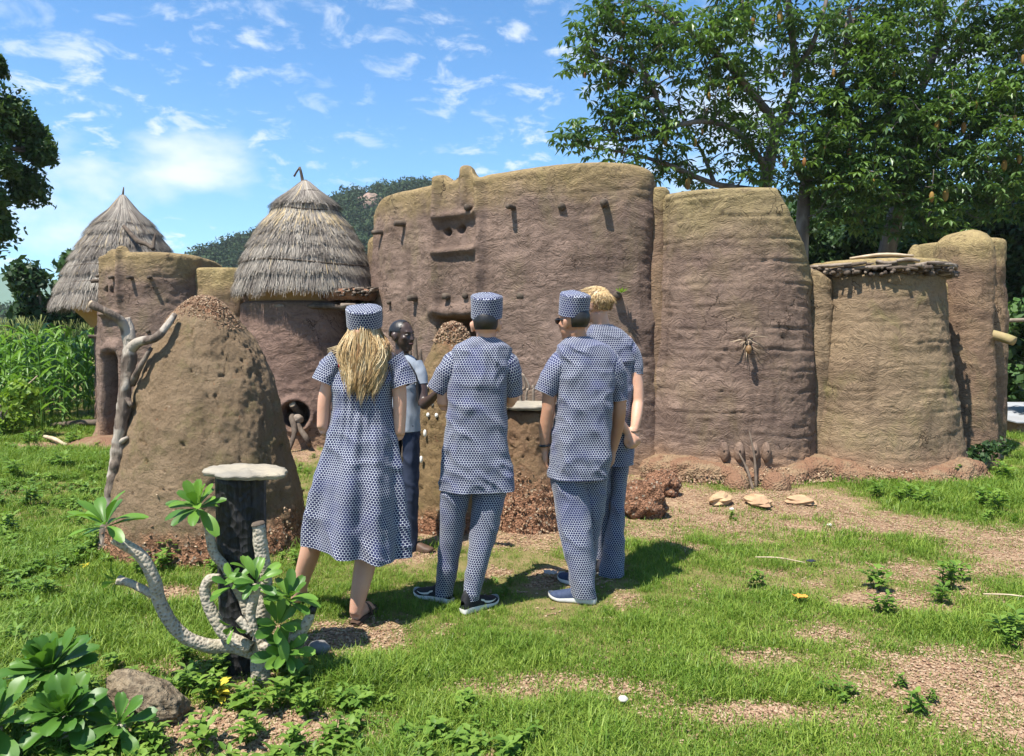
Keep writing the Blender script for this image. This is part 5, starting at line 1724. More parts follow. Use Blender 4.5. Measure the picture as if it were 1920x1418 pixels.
limbsB = [([(1640, 620, YB), (1655, 520, YB), (1672, 430, YB), (1690, 370, YB), (1705, 320, YB), (1702, 240, YB), (1700, 190, YB)], 0.21, 0.11),
          ([(1690, 370, YB), (1720, 320, YB), (1790, 280, YB), (1850, 240, YB - 0.5), (1960, 170, YB - 1)], 0.14, 0.05),
          ([(1700, 210, YB), (1735, 150, YB), (1760, 60, YB), (1775, -40, YB)], 0.10, 0.06),
          ([(1735, 155, YB), (1755, 100, YB + 0.4), (1800, 30, YB), (1830, -40, YB)], 0.06, 0.04),
          ([(1702, 240, YB), (1650, 180, YB - 0.5), (1620, 110, YB - 0.8), (1590, 20, YB - 1)], 0.10, 0.04),
          ([(1700, 260, YB), (1600, 230, YB - 0.8), (1540, 215, YB - 1)], 0.07, 0.02),
          ([(1500, 620, YB - 1), (1505, 420, YB - 1), (1512, 340, YB - 1), (1535, 290, YB - 1), (1560, 240, YB - 1), (1580, 150, YB - 1), (1590, 40, YB - 1)], 0.15, 0.05),
          ([(1512, 340, YB - 1), (1495, 310, YB - 1), (1488, 270, YB - 1)], 0.12, 0.05)]
clB = [(1640, 110, 15.2, 75, 34), (1700, 100, 15.4, 70, 26), (1620, 190, 15.2, 70, 34), (1690, 200, 15.3, 70, 34), (1750, 185, 15.5, 60, 26), (1560, 210, 15.2, 55, 26), (1560, 270, 15.0, 55, 24), (1620, 260, 15.2, 70, 30), (1700, 260, 15.4, 70, 28), (1780, 230, 15.4, 70, 32),
       (1840, 170, 15.4, 60, 34), (1890, 120, 15.6, 60, 30), (1860, 230, 15.2, 70, 32), (1900, 280, 15.2, 60, 30), (1820, 80, 15.8, 50, 16), (1870, 40, 15.8, 60, 30), (1650, 20, 15.6, 80, 36), (1720, 20, 15.8, 55, 16), (1590, 60, 15.3, 60, 22), (1800, 300, 15.0, 60, 20),
       (1730, 310, 15.0, 60, 18), (1650, 310, 15.0, 50, 16), (1960, 200, 15.2, 80, 30), (1660, -60, 16, 120, 30), (1850, -40, 16, 120, 26), (1530, 330, 15, 40, 12), (1780, 120, 16.2, 35, 8), (1970, 80, 15.4, 80, 24), (1680, 345, 15.0, 60, 30), (1740, 380, 15.2, 55, 24), (1600, 330, 15.0, 55, 28), (1560, 380, 15.2, 45, 22), (1820, 360, 15.2, 60, 28), (1890, 350, 15.2, 50, 24), (1650, 400, 15.3, 45, 18)]
frB = [(1556, 300, 14.8, 0.8), (1592, 285, 14.8, 1.1), (1613, 280, 14.8, 0.8), (1637, 342, 14.6, 1.0), (1757, 232, 14.8, 1.2), (1780, 228, 14.8, 0.9), (1807, 237, 14.8, 1.2), (1786, 208, 14.8, 0.8), (1747, 367, 14.4, 1.1), (1773, 363, 14.4, 1.3), (1883, 308, 14.5, 1.2), (1911, 296, 14.5, 1.0),
       (1902, 222, 14.6, 1.0), (1563, 135, 14.8, 0.9), (1918, 110, 14.8, 1.1), (1676, 137, 14.8, 0.7), (1545, 280, 14.8, 0.8), (1640, 300, 14.7, 0.7), (1830, 195, 14.8, 0.8), (1470, 138, 14.8, 0.8)]
big_tree('baobab_tree', 'taller baobab tree with a leaning trunk and orange fruits behind the low tower', at(1640, 620, YB), limbsB, clB, 72, frB, nsub=0.9)

# denser dark trees and bushes behind
M_DARKLEAF = leafmat('dark_leaf', (0.025, 0.055, 0.018), (0.07, 0.135, 0.03), rough=0.5, trans=0.2, spec=0.3, var=0.5)
M_MIDLEAF = leafmat('mid_leaf', (0.05, 0.11, 0.025), (0.12, 0.21, 0.05), rough=0.5, trans=0.25, spec=0.3, var=0.5)


def bushy_tree(name, label, base, h, rad, n, leaf, seed, mat, group=None, trunk=0.12, lobes=9, flat=0.8, low=0.25, drop=0.2, centers=None):
    """crown built of many leafy lobes carried on limbs"""
    g = np.random.default_rng(seed)
    root = thing(name, label, 'tree', tuple(base), group)
    A, B = Acc(), Acc()
    b = np.asarray(base, float)
    branch_tube(A, crom([b + np.array((0, 0, -0.1)), b + np.array((0.05, 0, h * 0.3)), b + np.array((-0.05, 0, h * 0.6))], 10), trunk, trunk * 0.5, 9)
    for k in range(len(centers) if centers else lobes):
        d = g.normal(size=3)
        d[2] = d[2] * 0.9
        d /= np.linalg.norm(d)
        c = b + np.array((0, 0, h * (0.5 + low * 0.5))) + d * np.array((rad, rad, h * 0.5 * (1 - low))) * g.uniform(0.55, 0.85)
        if centers:
            c = at(centers[k][0], centers[k][1], b[1]) + np.array((0, g.normal() * 0.35, 0))
        branch_tube(A, crom([b + np.array((0, 0, h * g.uniform(0.2, 0.5))), (b + c) / 2 + np.array((0, 0, h * 0.3)), c], 8), trunk * 0.4, 0.012, 6)
        r_ = rad * g.uniform(0.34, 0.55)
        if centers:
            r_ = centers[k][2] / FPX * b[1]
        V, Q, tn = leafball(int(n * 0.75) // (len(centers) if centers else lobes), r_, leaf * 1.1, seed * 31 + k, flat, 0, 0.35)
        V = V - np.array((0, 0, 1)) * (drop * (np.repeat(V.reshape(-1, 4, 3).mean(1), 4, 0)[:, :2] ** 2).sum(1) / max(r_, 0.1))[:, None]
        B.add(V + c, Q, a=np.clip(tn * 0.6 + g.random() * 0.4, 0, 1))
    A.build('trunk', M_BARK, root)
    B.build('crown', mat, root, smooth=False)
    return root


for i, (px, y, h, rad, n, lab, mt) in enumerate(((1560, 19.5, 5.6, 2.3, 20000, 'dense dark leafy tree behind the forked baobab trunk', M_DARKLEAF), (1690, 20.0, 6.2, 2.6, 24000, 'dense dark leafy tree behind the leaning baobab trunk', M_DARKLEAF),
                                                (1830, 19.0, 5.9, 2.4, 22000, 'dense dark leafy tree behind the round buttress', M_DARKLEAF), (1960, 20.0, 6.2, 2.4, 16000, 'dense green leafy tree beyond the last tower', M_MIDLEAF),
                                                (1440, 20.5, 4.8, 1.9, 10000, 'bushy green tree behind the middle tower', M_MIDLEAF), (1900, 14.5, 2.3, 0.9, 7000, 'bushy green shrub beside the last tower', M_MIDLEAF),
                                                (1510, 18.0, 4.6, 1.5, 13000, 'dark leafy tree close behind the middle tower shoulder', M_DARKLEAF), (1640, 18.2, 4.6, 1.7, 15000, 'dark leafy tree close behind the branch roof', M_DARKLEAF), (1760, 18.0, 4.6, 1.7, 15000, 'dark leafy tree close behind the round mud finials', M_DARKLEAF), (1990, 12.2, 2.5, 0.9, 6500, 'leafy shrub reaching past the wooden pole', M_DARKLEAF), (1890, 27.0, 8.0, 3.2, 14000, 'pale green tree on the slope beyond the dark trees', M_MIDLEAF), (1760, 28.0, 7.5, 3.2, 12000, 'green tree on the slope behind the dark trees', M_MIDLEAF), (1620, 28.0, 7.0, 3.2, 12000, 'broad green tree on the slope between the two baobabs', M_DARKLEAF))):
    b = at(px, 700, y)
    bushy_tree('leafy_tree', lab, (b[0], y, 0), h, rad, n, 0.085 if y < 22 else 0.12, 100 + i, mt, 'trees behind the towers', lobes=16, low=0.1)
# tree hanging into view on the west side, feathery drooping sprays
b = at(-110, 700, 13.5)
bushy_tree('feathery_tree', 'tall feathery dark tree whose crown hangs beyond the maize', (b[0], 13.5, 0), 7.6, 2.35, 42000, 0.05, 130, leafmat('feathery_leaf', (0.035, 0.07, 0.02), (0.10, 0.17, 0.04), rough=0.5, trans=0.3, spec=0.3, var=0.5), None, 0.2, 24, 1.0, 0.55, 0.35,
           [(-15, 120, 22), (-8, 165, 36), (5, 210, 44), (25, 245, 36), (50, 275, 24), (-5, 290, 54), (12, 335, 40), (-50, 230, 85), (-15, 385, 42), (-2, 425, 26), (-5, 450, 18), (-60, 400, 75), (-80, 150, 90), (38, 315, 24), (60, 262, 14), (40, 228, 16), (20, 375, 18)])
b = at(95, 700, 19.0)
bushy_tree('round_leaved_tree', 'dark round leaved tree behind the rear granary', (b[0], 19, 0), 4.1, 1.45, 11000, 0.09, 131, M_DARKLEAF, None, 0.12, 12, 0.8, 0.1, 0.2,
           [(110, 490, 34), (75, 520, 36), (130, 550, 40), (60, 575, 42), (120, 610, 48), (40, 620, 40), (150, 590, 40), (35, 545, 22), (80, 650, 50), (20, 660, 45)])
b = at(330, 700, 21.0)
bushy_tree('round_leaved_tree', 'dark tree just showing behind the thatched roof of the rear granary', (b[0], 21, 0), 3.95, 0.8, 2500, 0.10, 132, M_DARKLEAF, None, 0.1, 6, 0.8, 0.3)
b = at(20, 800, 11.4)
bushy_tree('yellow_green_bush', 'yellow green bush in front of the maize', (b[0] - 0.2, 11.4, 0), 1.0, 0.6, 5000, 0.045, 133, leafmat('lime_leaf', (0.12, 0.22, 0.03), (0.26, 0.36, 0.05), rough=0.5, trans=0.35), None, 0.03, 9, 0.8, 0.1)
b = at(1845, 880, 8.7)
bushy_tree('dark_leafy_weed', 'dark leafy weed in the corner between round buttress and last tower', (b[0], 8.75, 0), 0.42, 0.28, 700, 0.035, 134, M_DARKLEAF, None, 0.012, 6, 0.8, 0.1)

# ------------------------------------------------------------------ maize
M_MAIZE = leafmat('maize_leaf', (0.075, 0.17, 0.025), (0.19, 0.33, 0.06), (0.45, 0.42, 0.16), rough=0.42, trans=0.35, spec=0.35, var=0.8)


def maize_mesh(seed):
    g = np.random.default_rng(seed)
    A = Acc()
    h = 1.55
    V, Q, T, uv = tube([(0, 0, 0), (0.02, 0, h * 0.5), (0, 0.02, h)], [0.014, 0.012, 0.006], 6, 8)
    A.add(V, Q, T, uv, 0.3)
    a0 = g.uniform(0, 6.3)
    for k in range(11):
        z = 0.2 + k * 0.125
        a = a0 + (k % 2) * math.pi + g.normal() * 0.35
        L = g.uniform(0.45, 0.75) * (1 - 0.25 * abs(k - 5) / 6)
        el = g.uniform(0.7, 1.1)
        P = []
        for i in range(8):
            f = i / 7
            r_ = L * (math.cos(el) * f + 0.35 * f * f)
            zz = z + L * (math.sin(el) * f - (0.95 + 0.3 * g.random() * 0) * f * f * f)
            w = 0.034 * math.sin(math.pi * min(1, 0.12 + 0.88 * f)) ** 0.6 if f < 1 else 0.002
            for s in (-1, 0, 1):
                P.append((math.cos(a) * r_ - math.sin(a) * w * s, math.sin(a) * r_ + math.cos(a) * w * s, zz + abs(s) * 0.012 + 0.01 * math.sin(f * 14 + s)))
        A.add(P, gridq(3, 8), a=g.random() * 0.92)
    for k in range(6):
        a, e_ = g.uniform(0, 6.3), g.uniform(0.9, 1.4)
        d = np.array((math.cos(a) * math.cos(e_), math.sin(a) * math.cos(e_), math.sin(e_)))
        V, Q, T, uv = tube([np.array((0, 0.02, h - 0.03)), np.array((0, 0.02, h)) + d * 0.1, np.array((0, 0.02, h)) + d * 0.22], [0.004, 0.004, 0.002], 4)
        A.add(V, Q, T, uv, 0.97)
    return A.mesh('maize_plant', M_MAIZE)


maize = [maize_mesh(k) for k in range(5)]
g = np.random.default_rng(17)
cnt = 0
for yy in np.arange(12.3, 20, 0.62):
    x1, x0 = at(165, 700, yy)[0], at(-70, 700, yy)[0]
    for xx in np.arange(x0, x1 + (0.5 if yy > 14 else -0.15), 0.36):
        xx2, yy2 = xx + g.normal() * 0.08, yy + g.normal() * 0.1
        if np.hypot(xx2 - gc2[0], yy2 - gc2[1]) < 0.95 or (xx2 > -6.9 and yy2 < 13.4):
            continue
        o = bpy.data.objects.new('maize_plant', maize[int(g.integers(0, 5))])
        COL.objects.link(o)
        o.location = (xx2, yy2, 0)
        o.rotation_euler = (g.normal() * 0.05, g.normal() * 0.05, g.uniform(0, 6.3))
        s = g.uniform(0.9, 1.12)
        o.scale = (s, s, s)
        tag(o, 'tall green maize plant in the field beside the smaller mud house', 'maize', 'maize plants in the field')
        cnt += 1
print('maize', cnt)

# ================================================================== grass, weeds, chips
M_GRASS = leafmat('grass_blade', (0.10, 0.185, 0.018), (0.29, 0.37, 0.06), (0.42, 0.36, 0.15), rough=0.5, trans=0.3, spec=0.3, var=1.1)


def tuft(seed, nb, hmin, hmax, spread, w, lean):
    g = np.random.default_rng(seed)
    A = Acc()
    for k in range(nb):
        a = g.uniform(0, 6.283)
        r_ = spread * math.sqrt(g.random())
        b = np.array((math.cos(a) * r_, math.sin(a) * r_, -0.01))
        h = g.uniform(hmin, hmax)
        la = g.uniform(0, 6.283)
        ln = lean * g.uniform(0.2, 1.3) * h
        d = np.array((math.cos(la), math.sin(la), 0))
        s = np.array((-d[1], d[0], 0)) * w * g.uniform(0.7, 1.2)
        m = b + d * ln * 0.35 + np.array((0, 0, h * 0.62))
        t_ = b + d * ln + np.array((0, 0, h * g.uniform(0.75, 1.0)))
        A.add([b - s, b + s, m + s * 0.75, m - s * 0.75, t_], [[0, 1, 2, 3]], [[3, 2, 4]], a=g.random() ** 1.3 * 0.95 + (0.06 if g.random() < 0.10 else 0))
    return detached('grass_tuft', A.mesh('grass_tuft', M_GRASS, False))


tufts = [tuft(200 + k, 24, 0.012, 0.036, 0.075, 0.0018, 0.8) for k in range(4)] + [tuft(210 + k, 28, 0.022, 0.062, 0.075, 0.0021, 0.9) for k in range(4)] + [tuft(220 + k, 24, 0.045, 0.12, 0.07, 0.0026, 0.8) for k in range(3)]


def inside_built(x, y):
    o = np.zeros(len(x), bool)
    for cx, cy, r_ in ((C1[0], C1[1], 0.74), (C2[0], C2[1], 0.42), (C3[0], C3[1], 0.32), (pb[0], pb[1] + 0.08, 0.11), (gc[0], gc[1], 0.95), (gc2[0] + 0.25, gc2[1], 0.75), (lc[0], lc[1], 1.05)):
        o |= np.hypot(x - cx, y - cy) < r_
    for p in (front, tw, dr, lkw, bt, et, lw, lk2, gp, jp):
        q = p.xy
        j = np.roll(q, -1, 0)
        ins = np.zeros(len(x), bool)
        near = (x > q[:, 0].min() - .2) & (x < q[:, 0].max() + .2) & (y > q[:, 1].min() - .2) & (y < q[:, 1].max() + .2)
        idx = np.where(near)[0]
        if len(idx) == 0:
            continue
        st_ = max(1, len(q) // 80)
        qq = q[::st_]
        jj = np.roll(qq, -1, 0)
        xi, yi = x[idx][:, None], y[idx][:, None]
        cr = ((qq[:, 1] > yi) != (jj[:, 1] > yi)) & (xi < (jj[:, 0] - qq[:, 0]) * (yi - qq[:, 1]) / (jj[:, 1] - qq[:, 1] + 1e-12) + qq[:, 0])
        o[idx] |= cr.sum(1) % 2 == 1
    return o


def sample_view(n, y0, y1, margin, power):
    """ground points inside a wedge a little wider than the view"""
    f = rng.random(n)
    y = y0 * (y1 / y0) ** (f ** power)
    half = y * (0.70 + margin)
    x = rng.uniform(-1, 1, n) * half
    return x, y


x, y = sample_view(105000, 2.3, 17.0, 0.12, 1.0)
b = bare(x, y)
P3 = np.stack([x, y, y * 0], -1)
lush = fbm(P3, 0.9, 3, 12.0) + 0.4 * fbm(P3, 3.0, 2, 13.0)
keep = (rng.random(len(x)) > b * 1.08) & ~inside_built(x, y)
keep &= rng.random(len(x)) < np.clip(0.75 + 0.7 * lush, 0.25, 1)
x, y, lush, b = x[keep], y[keep], lush[keep], b[keep]
west = sstep(-x, 1.6, 2.6)
r_ = lush + 0.25 * west + rng.normal(size=len(x)) * 0.16 - 0.5 * b + 0.5 * blob(x, y, 4.6, 6.9, 1.3, 0.9)
pick = np.where(r_ > 0.50, 8 + rng.integers(0, 3, len(x)), np.where(r_ > 0.02, 4 + rng.integers(0, 4, len(x)), rng.integers(0, 4, len(x))))
n = len(x)
print('grass tufts', n)
tread = 1 - 0.5 * blob(x, y, -0.15, 4.6, 1.3, 0.9)
scatter('grass', np.stack([x, y, gh(x, y)], 1), pick, np.stack([rng.normal(size=n) * 0.1, rng.normal(size=n) * 0.1, rng.uniform(0, 6.3, n)], 1), rng.uniform(0.7, 1.25, n) * (1 + 0.25 * sstep(y, 5, 12)) * tread, tufts)


# ------------------------------------------------------------------ broad-leaved ground weeds
def weed(seed, nst, h, L, W, mat=None):
    g = np.random.default_rng(seed)
    A = Acc()
    for s in range(nst):
        a = g.uniform(0, 6.3)
        top = np.array((math.cos(a) * h * 0.6 * g.random(), math.sin(a) * h * 0.6 * g.random(), h * g.uniform(0.6, 1.1)))
        base = np.array((math.cos(a), math.sin(a), 0)) * 0.02
        V, Q, T, uv = tube([base, (base + top) / 2 + g.normal(size=3) * 0.01, top], [0.003, 0.0026, 0.002], 4)
        A.add(V, Q, T, uv, 0.2)
        for k in range(7):
            f = 0.35 + 0.65 * k / 6
            c = base * (1 - f) + top * f
            aa = a + k * 2.4
            el = g.uniform(0.0, 0.7) - 0.2 * (1 - f)
            d = np.array((math.cos(aa) * math.cos(el), math.sin(aa) * math.cos(el), math.sin(el)))
            sd = np.cross(d, (0, 0, 1.0))
            sd /= np.linalg.norm(sd) + 1e-9
            up = np.cross(sd, d)
            l = L * g.uniform(0.6, 1.15)
            w = W * g.uniform(0.7, 1.15)
            pts = [c, c + d * l * 0.35 + sd * w * 0.5 + up * 0.12 * w, c + d * l * 0.7 + sd * w * 0.36, c + d * l - up * 0.18 * l, c + d * l * 0.7 - sd * w * 0.36, c + d * l * 0.35 - sd * w * 0.5 + up * 0.12 * w, c + d * l * 0.4 - up * 0.05 * w, c + d * l * 0.72 - up * 0.08 * w]
            A.add(pts, [[0, 6, 1, 1]][:0], [[0, 1, 6], [0, 6, 5], [7, 2, 3], [7, 3, 4], [6, 1, 2], [6, 2, 7], [6, 7, 4], [6, 4, 5]], a=g.random() * 0.9)
    return A.mesh('weed', mat or M_WEED)


small = [detached('small_weed', weed(300 + k, 3, 0.05, 0.032, 0.017)) for k in range(4)]
x, y = sample_view(9000, 2.4, 13.0, 0.1, 0.9)
P3 = np.stack([x, y, y * 0], -1)
wd = fbm(P3, 0.8, 3, 22.0)
keep = ((wd * 0.8 - 0.12 + 0.6 * sstep(-x, 2.0, 3.5) + 0.5 * blob(x, y, -1.2, 2.9, 0.9, 0.6)) > rng.uniform(0.0, 0.7, len(x))) & ~inside_built(x, y) & (bare(x, y) < 0.7)
x, y = x[keep], y[keep]
n = len(x)
print('small weeds', n)
scatter('ground_cover', np.stack([x, y, gh(x, y)], 1), rng.integers(0, 4, n), np.stack([rng.normal(size=n) * 0.1, rng.normal(size=n) * 0.1, rng.uniform(0, 6.3, n)], 1), rng.uniform(0.7, 1.8, n), small)

big = [weed(320 + k, 6, 0.15, 0.075, 0.036) for k in range(4)]
wx = [(330, 1062, 1.1), (300, 1075, 0.9), (265, 1078, 0.9), (170, 1045, 1.2), (150, 1055, 0.9), (1640, 1105, 1.0), (1655, 1150, 0.8), (1780, 1105, 1.1), (1760, 1130, 0.8), (1795, 1085, 0.8), (1890, 1195, 1.0), (1900, 1220, 0.8), (1640, 935, 0.8), (1700, 945, 1.0), (1735, 950, 0.9), (1880, 965, 1.0), (1840, 950, 0.9),
      (1420, 1100, 0.7), (340, 1300, 1.0), (400, 1320, 1.1), (450, 1330, 1.0), (520, 1330, 1.1), (560, 1290, 1.0), (585, 1345, 0.9), (640, 1330, 0.8), (470, 1390, 1.0), (380, 1395, 1.1), (300, 1400, 1.0), (200, 1412, 1.1), (120, 1416, 1.2), (640, 1395, 0.9), (560, 1400, 0.9), (60, 950, 1.0), (30, 900, 1.1), (110, 880, 1.0), (20, 1000, 0.9), (90, 1120, 0.8), (60, 840, 1.2),
      (140, 835, 1.0), (400, 1080, 0.8), (560, 1062, 0.7), (1790, 905, 1.0), (1880, 900, 1.1), (20, 1210, 0.9), (350, 1240, 0.8), (420, 1265, 0.9), (540, 1265, 0.9)]
for i, (px, py, s) in enumerate(wx):
    c = gnd(px, py)
    o = bpy.data.objects.new('leafy_weed', big[i % 4])
    COL.objects.link(o)
    o.location = (c[0], c[1], float(gh(c[0], c[1])))
    o.rotation_euler = (0, 0, i * 1.7)
    s = s * (1.0 if c[1] < 5.5 else 1.3) * (0.8 if py > 1200 else 1.0)
    o.scale = (s, s, s)
    tag(o, 'low green broad leaved weed growing in the lawn', 'weed', 'leafy weeds in the lawn')
yw = weed(340, 3, 0.10, 0.07, 0.04, leafmat('yellow_leaf', (0.55, 0.45, 0.04), (0.6, 0.5, 0.06), rough=0.5, trans=0.3))
for px, py, lab in ((412, 1312, 'weed with yellowing leaves under the thick stemmed plant'), (160, 1072, 'weed with one yellow leaf near the tall earth mound')):
    c = gnd(px, py)
    o = bpy.data.objects.new('yellowing_weed', yw)
    COL.objects.link(o)
    o.location = (c[0], c[1], 0.0)
    o.scale = (0.8,) * 3 if px > 300 else (0.5,) * 3
    tag(o, lab, 'weed')


# ------------------------------------------------------------------ stone and bark chips on the soil
def chip_proto(seed):
    g = np.random.default_rng(seed)
    A = Acc()
    for k in range(14):
        c = np.array((*(g.normal(size=2) * 0.035), 0.004))
        V, Q, T = ball((0, 0, 0), (0.0055 * g.uniform(0.4, 1.9), 0.004 * g.uniform(0.4, 1.6), 0.003), 6, 3)
        a = g.uniform(0, 6.3)
        M = np.array(((math.cos(a), -math.sin(a), 0), (math.sin(a), math.cos(a), 0), (0, 0, 1)))
        A.add(V @ M.T + c, Q, T, a=g.random())
    return detached('chip', A.mesh('chip', M_CHIP, False))


chips = [chip_proto(k) for k in range(5)]
x, y = sample_view(36000, 2.4, 11.0, 0.1, 1.0)
b = bare(x, y)
keep = (rng.random(len(x)) < b * 0.6 + 0.03) & ~inside_built(x, y)
x, y = x[keep], y[keep]
n = len(x)
print('chips', n)
scatter('gravel', np.stack([x, y, gh(x, y)], 1), rng.integers(0, 5, n), np.stack([np.zeros(n), np.zeros(n), rng.uniform(0, 6.3, n)], 1), rng.uniform(0.6, 1.5, n), chips)

# ================================================================== people
def cloth_material():
    """white cotton printed with close-set navy dots in a honeycomb, in metres of cloth"""
    t = NT('dotted_cotton')
    uvn = t.n.new('ShaderNodeUVMap')
    uvn.uv_map = 'uv'
    per = 0.0150
    p = t.vmath('MULTIPLY', uvn.outputs[0], (1 / per, 1 / per, 0))

    def cell(off):
        q = t.vmath('WRAP', t.vmath('ADD', p, off))
        w = q.node
        w.inputs[1].default_value = (0.5, 0.866, 1)
        w.inputs[2].default_value = (-0.5, -0.866, -1)
        return t.vmath('LENGTH', q, out='Value')
    d = t.math('MINIMUM', cell((0, 0, 0)), cell((0.5, 0.866, 0)))
    f = t.smooth(d, 0.437, 0.485)
    col = t.mix(f, (0.007, 0.011, 0.052), (0.56, 0.585, 0.62))
    col = t.mix(t.math('MULTIPLY', t.smooth(t.noise(6, 3), 0.45, 0.7), 0.25), col, (0.03, 0.04, 0.19))
    wv = t.noise(1.0, 2, 0.5, 0, t.mapv(uvn.outputs[0], (900, 900, 1)))
    m = t.done(col, 0.75, t.bump(wv, 0.15, 0.001), 0.25)
    t.b.inputs['Sheen Weight'].default_value = 0.15
    return m


M_PRINT = cloth_material()
M_SKIN_FAIR = plain('fair_skin', (0.55, 0.30, 0.20), (0.60, 0.35, 0.24), 6, 0.5, 0.08, 160, 0.002, 0.35)
M_SKIN_TAN = plain('tan_skin', (0.40, 0.20, 0.12), (0.46, 0.25, 0.16), 6, 0.48, 0.08, 160, 0.002, 0.35)
M_SKIN_DARK = plain('dark_skin', (0.045, 0.027, 0.020), (0.06, 0.035, 0.026), 6, 0.38, 0.08, 160, 0.002, 0.45)
for _m in (M_SKIN_FAIR, M_SKIN_TAN):
    _b = next(n_ for n_ in _m.node_tree.nodes if n_.type == 'BSDF_PRINCIPLED')
    _b.inputs['Subsurface Weight'].default_value = 0.12
    _b.inputs['Subsurface Scale'].default_value = 0.006
M_BLACKHAIR = plain('black_hair', (0.008, 0.007, 0.006), (0.016, 0.013, 0.011), 30, 0.4, 0.5, 150, 0.004, 0.5, vec=(1, 1, 0.2))
t = NT('blond_hair')
hv = t.attr('tint')
cc = t.mix(t.smooth(hv, 0.0, 0.6), (0.26, 0.14, 0.055), (0.56, 0.39, 0.18))
cc = t.mix(t.smooth(hv, 0.6, 1.0), cc, (0.78, 0.64, 0.40))
M_BLOND = t.done(cc, 0.42, None, 0.5)
M_GREYTEE = plain('grey_jersey', (0.30, 0.33, 0.37), (0.26, 0.29, 0.33), 8, 0.85, 0.3, 200, 0.002)
M_DENIM = plain('dark_denim', (0.018, 0.026, 0.05), (0.032, 0.042, 0.075), 14, 0.85, 0.4, 240, 0.002)
M_BLACKMESH = plain('black_knit', (0.012, 0.012, 0.014), (0.022, 0.022, 0.024), 60, 0.7, 0.4, 300, 0.002)
M_NAVYKNIT = plain('navy_knit', (0.028, 0.042, 0.085), (0.045, 0.062, 0.11), 50, 0.75, 0.4, 300, 0.002)
M_SOLE = plain('white_foam_sole', (0.72, 0.71, 0.68), (0.6, 0.58, 0.53), 16, 0.6)
M_LEATHER = plain('brown_leather', (0.06, 0.035, 0.022), (0.10, 0.06, 0.04), 14, 0.55)
M_BLACKPLASTIC = plain('black_plastic', (0.01, 0.01, 0.011), None, 10, 0.25, spec=0.5)
M_GREYSOLE = plain('grey_sandal', (0.20, 0.19, 0.16), None, 10, 0.8)


def rings3(rings, Y, m):
    """(py, px_left, px_right, half_depth[, y_offset]) -> z, cx, rx, ry, cy  sampled m times"""
    out = []
    for r in rings:
        off = r[4] if len(r) > 4 else 0.0
        a, b = at(r[1], r[0], Y + off), at(r[2], r[0], Y + off)
        out.append((a[2], (a[0] + b[0]) / 2, (b[0] - a[0]) / 2, r[3], Y + off))
    return crom(out, m)


def garment(rings, Y, n=110, m=90, e=2.35, shrink=1.0, disp=None, closed=False, ripple=None):
    D = rings3(rings, Y, m)
    th = np.linspace(-math.pi, math.pi, n + 1)
    s, c = np.sin(th), np.cos(th)
    ux = np.sign(s) * np.abs(s) ** (2 / e)
    uy = np.sign(c) * np.abs(c) ** (2 / e)
    V = np.stack([D[:, 1:2] + D[:, 2:3] * ux * shrink, D[:, 4:5] - D[:, 3:4] * uy * shrink, np.broadcast_to(D[:, 0:1], (m, n + 1))], -1)
    # arc length round each ring gives true cloth scale
    seg = np.linalg.norm(np.diff(V[..., :2], axis=1), axis=2)
    u = np.concatenate([np.zeros((m, 1)), np.cumsum(seg, 1)], 1)
    u = u - u[:, n // 2:n // 2 + 1]
    dv = np.concatenate([[0], np.cumsum(np.hypot(np.diff(D[:, 0]), np.diff(D[:, 2])))])
    uv = np.stack([u, np.broadcast_to(dv[:, None], u.shape)], -1)
    N = np.stack([np.broadcast_to(ux / np.maximum(D[:, 2:3], .02), V.shape[:2]), np.broadcast_to(-uy / np.maximum(D[:, 3:4], .02), V.shape[:2]), np.zeros(V.shape[:2])], -1)
    N /= np.linalg.norm(N, axis=2)[..., None] + 1e-9
    f = np.linspace(0, 1, m)[:, None] * np.ones((1, n + 1))
    if disp is not None:
        V = V + N * disp(V, th[None] * np.ones((m, 1)), f)[..., None]
    return V, uv


def folds(P, seed, amp, sc=(4.5, 4.5, 3.0), tilt=0.0):
    Q = P.copy()
    Q[..., 2] = Q[..., 2] + tilt * Q[..., 0]
    w = 0.35 * np.stack([fbm(Q, 3.0, 2, seed + 5), fbm(Q, 3.0, 2, seed + 6), fbm(Q, 3.0, 2, seed + 7)], -1)
    a = fbm(Q * np.asarray(sc) + w * 2, 1.0, 2, seed)
    rdg = np.clip(1 - np.abs(a) * 3.2, 0, 1) ** 2
    return amp * (rdg - 0.3) + amp * 0.6 * fbm(P, 9.0, 2, seed + 2)


def put_cloth(A, V, uv):
    m, n = V.shape[:2]
    A.add(V.reshape(-1, 3), gridq(n, m), uv=uv.reshape(-1, 2))


def cloth_tube(path, rad, n=40, m=26, seed=0, amp=0.005, flat=1.0, flare=0.0):
    C = crom(path, m)
    r = crom(np.asarray(rad, float), m)[:, 0]
    Tn, X, Yv = frames(C)
    a = np.linspace(0, 2 * math.pi, n + 1)
    D = X[:, None] * np.cos(a)[None, :, None] + Yv[:, None] * np.sin(a)[None, :, None] * flat
    V = C[:, None] + D * r[:, None, None]
    d = folds(V, seed, amp, (7, 7, 9))
    d[:, -1] = d[:, 0]
    V = V + D * d[..., None]
    ln = np.concatenate([[0], np.cumsum(np.linalg.norm(np.diff(C, axis=0), axis=1))])
    uv = np.stack([np.broadcast_to(a * r.mean(), V.shape[:2]), np.broadcast_to(ln[:, None], V.shape[:2])], -1)
    return V, uv


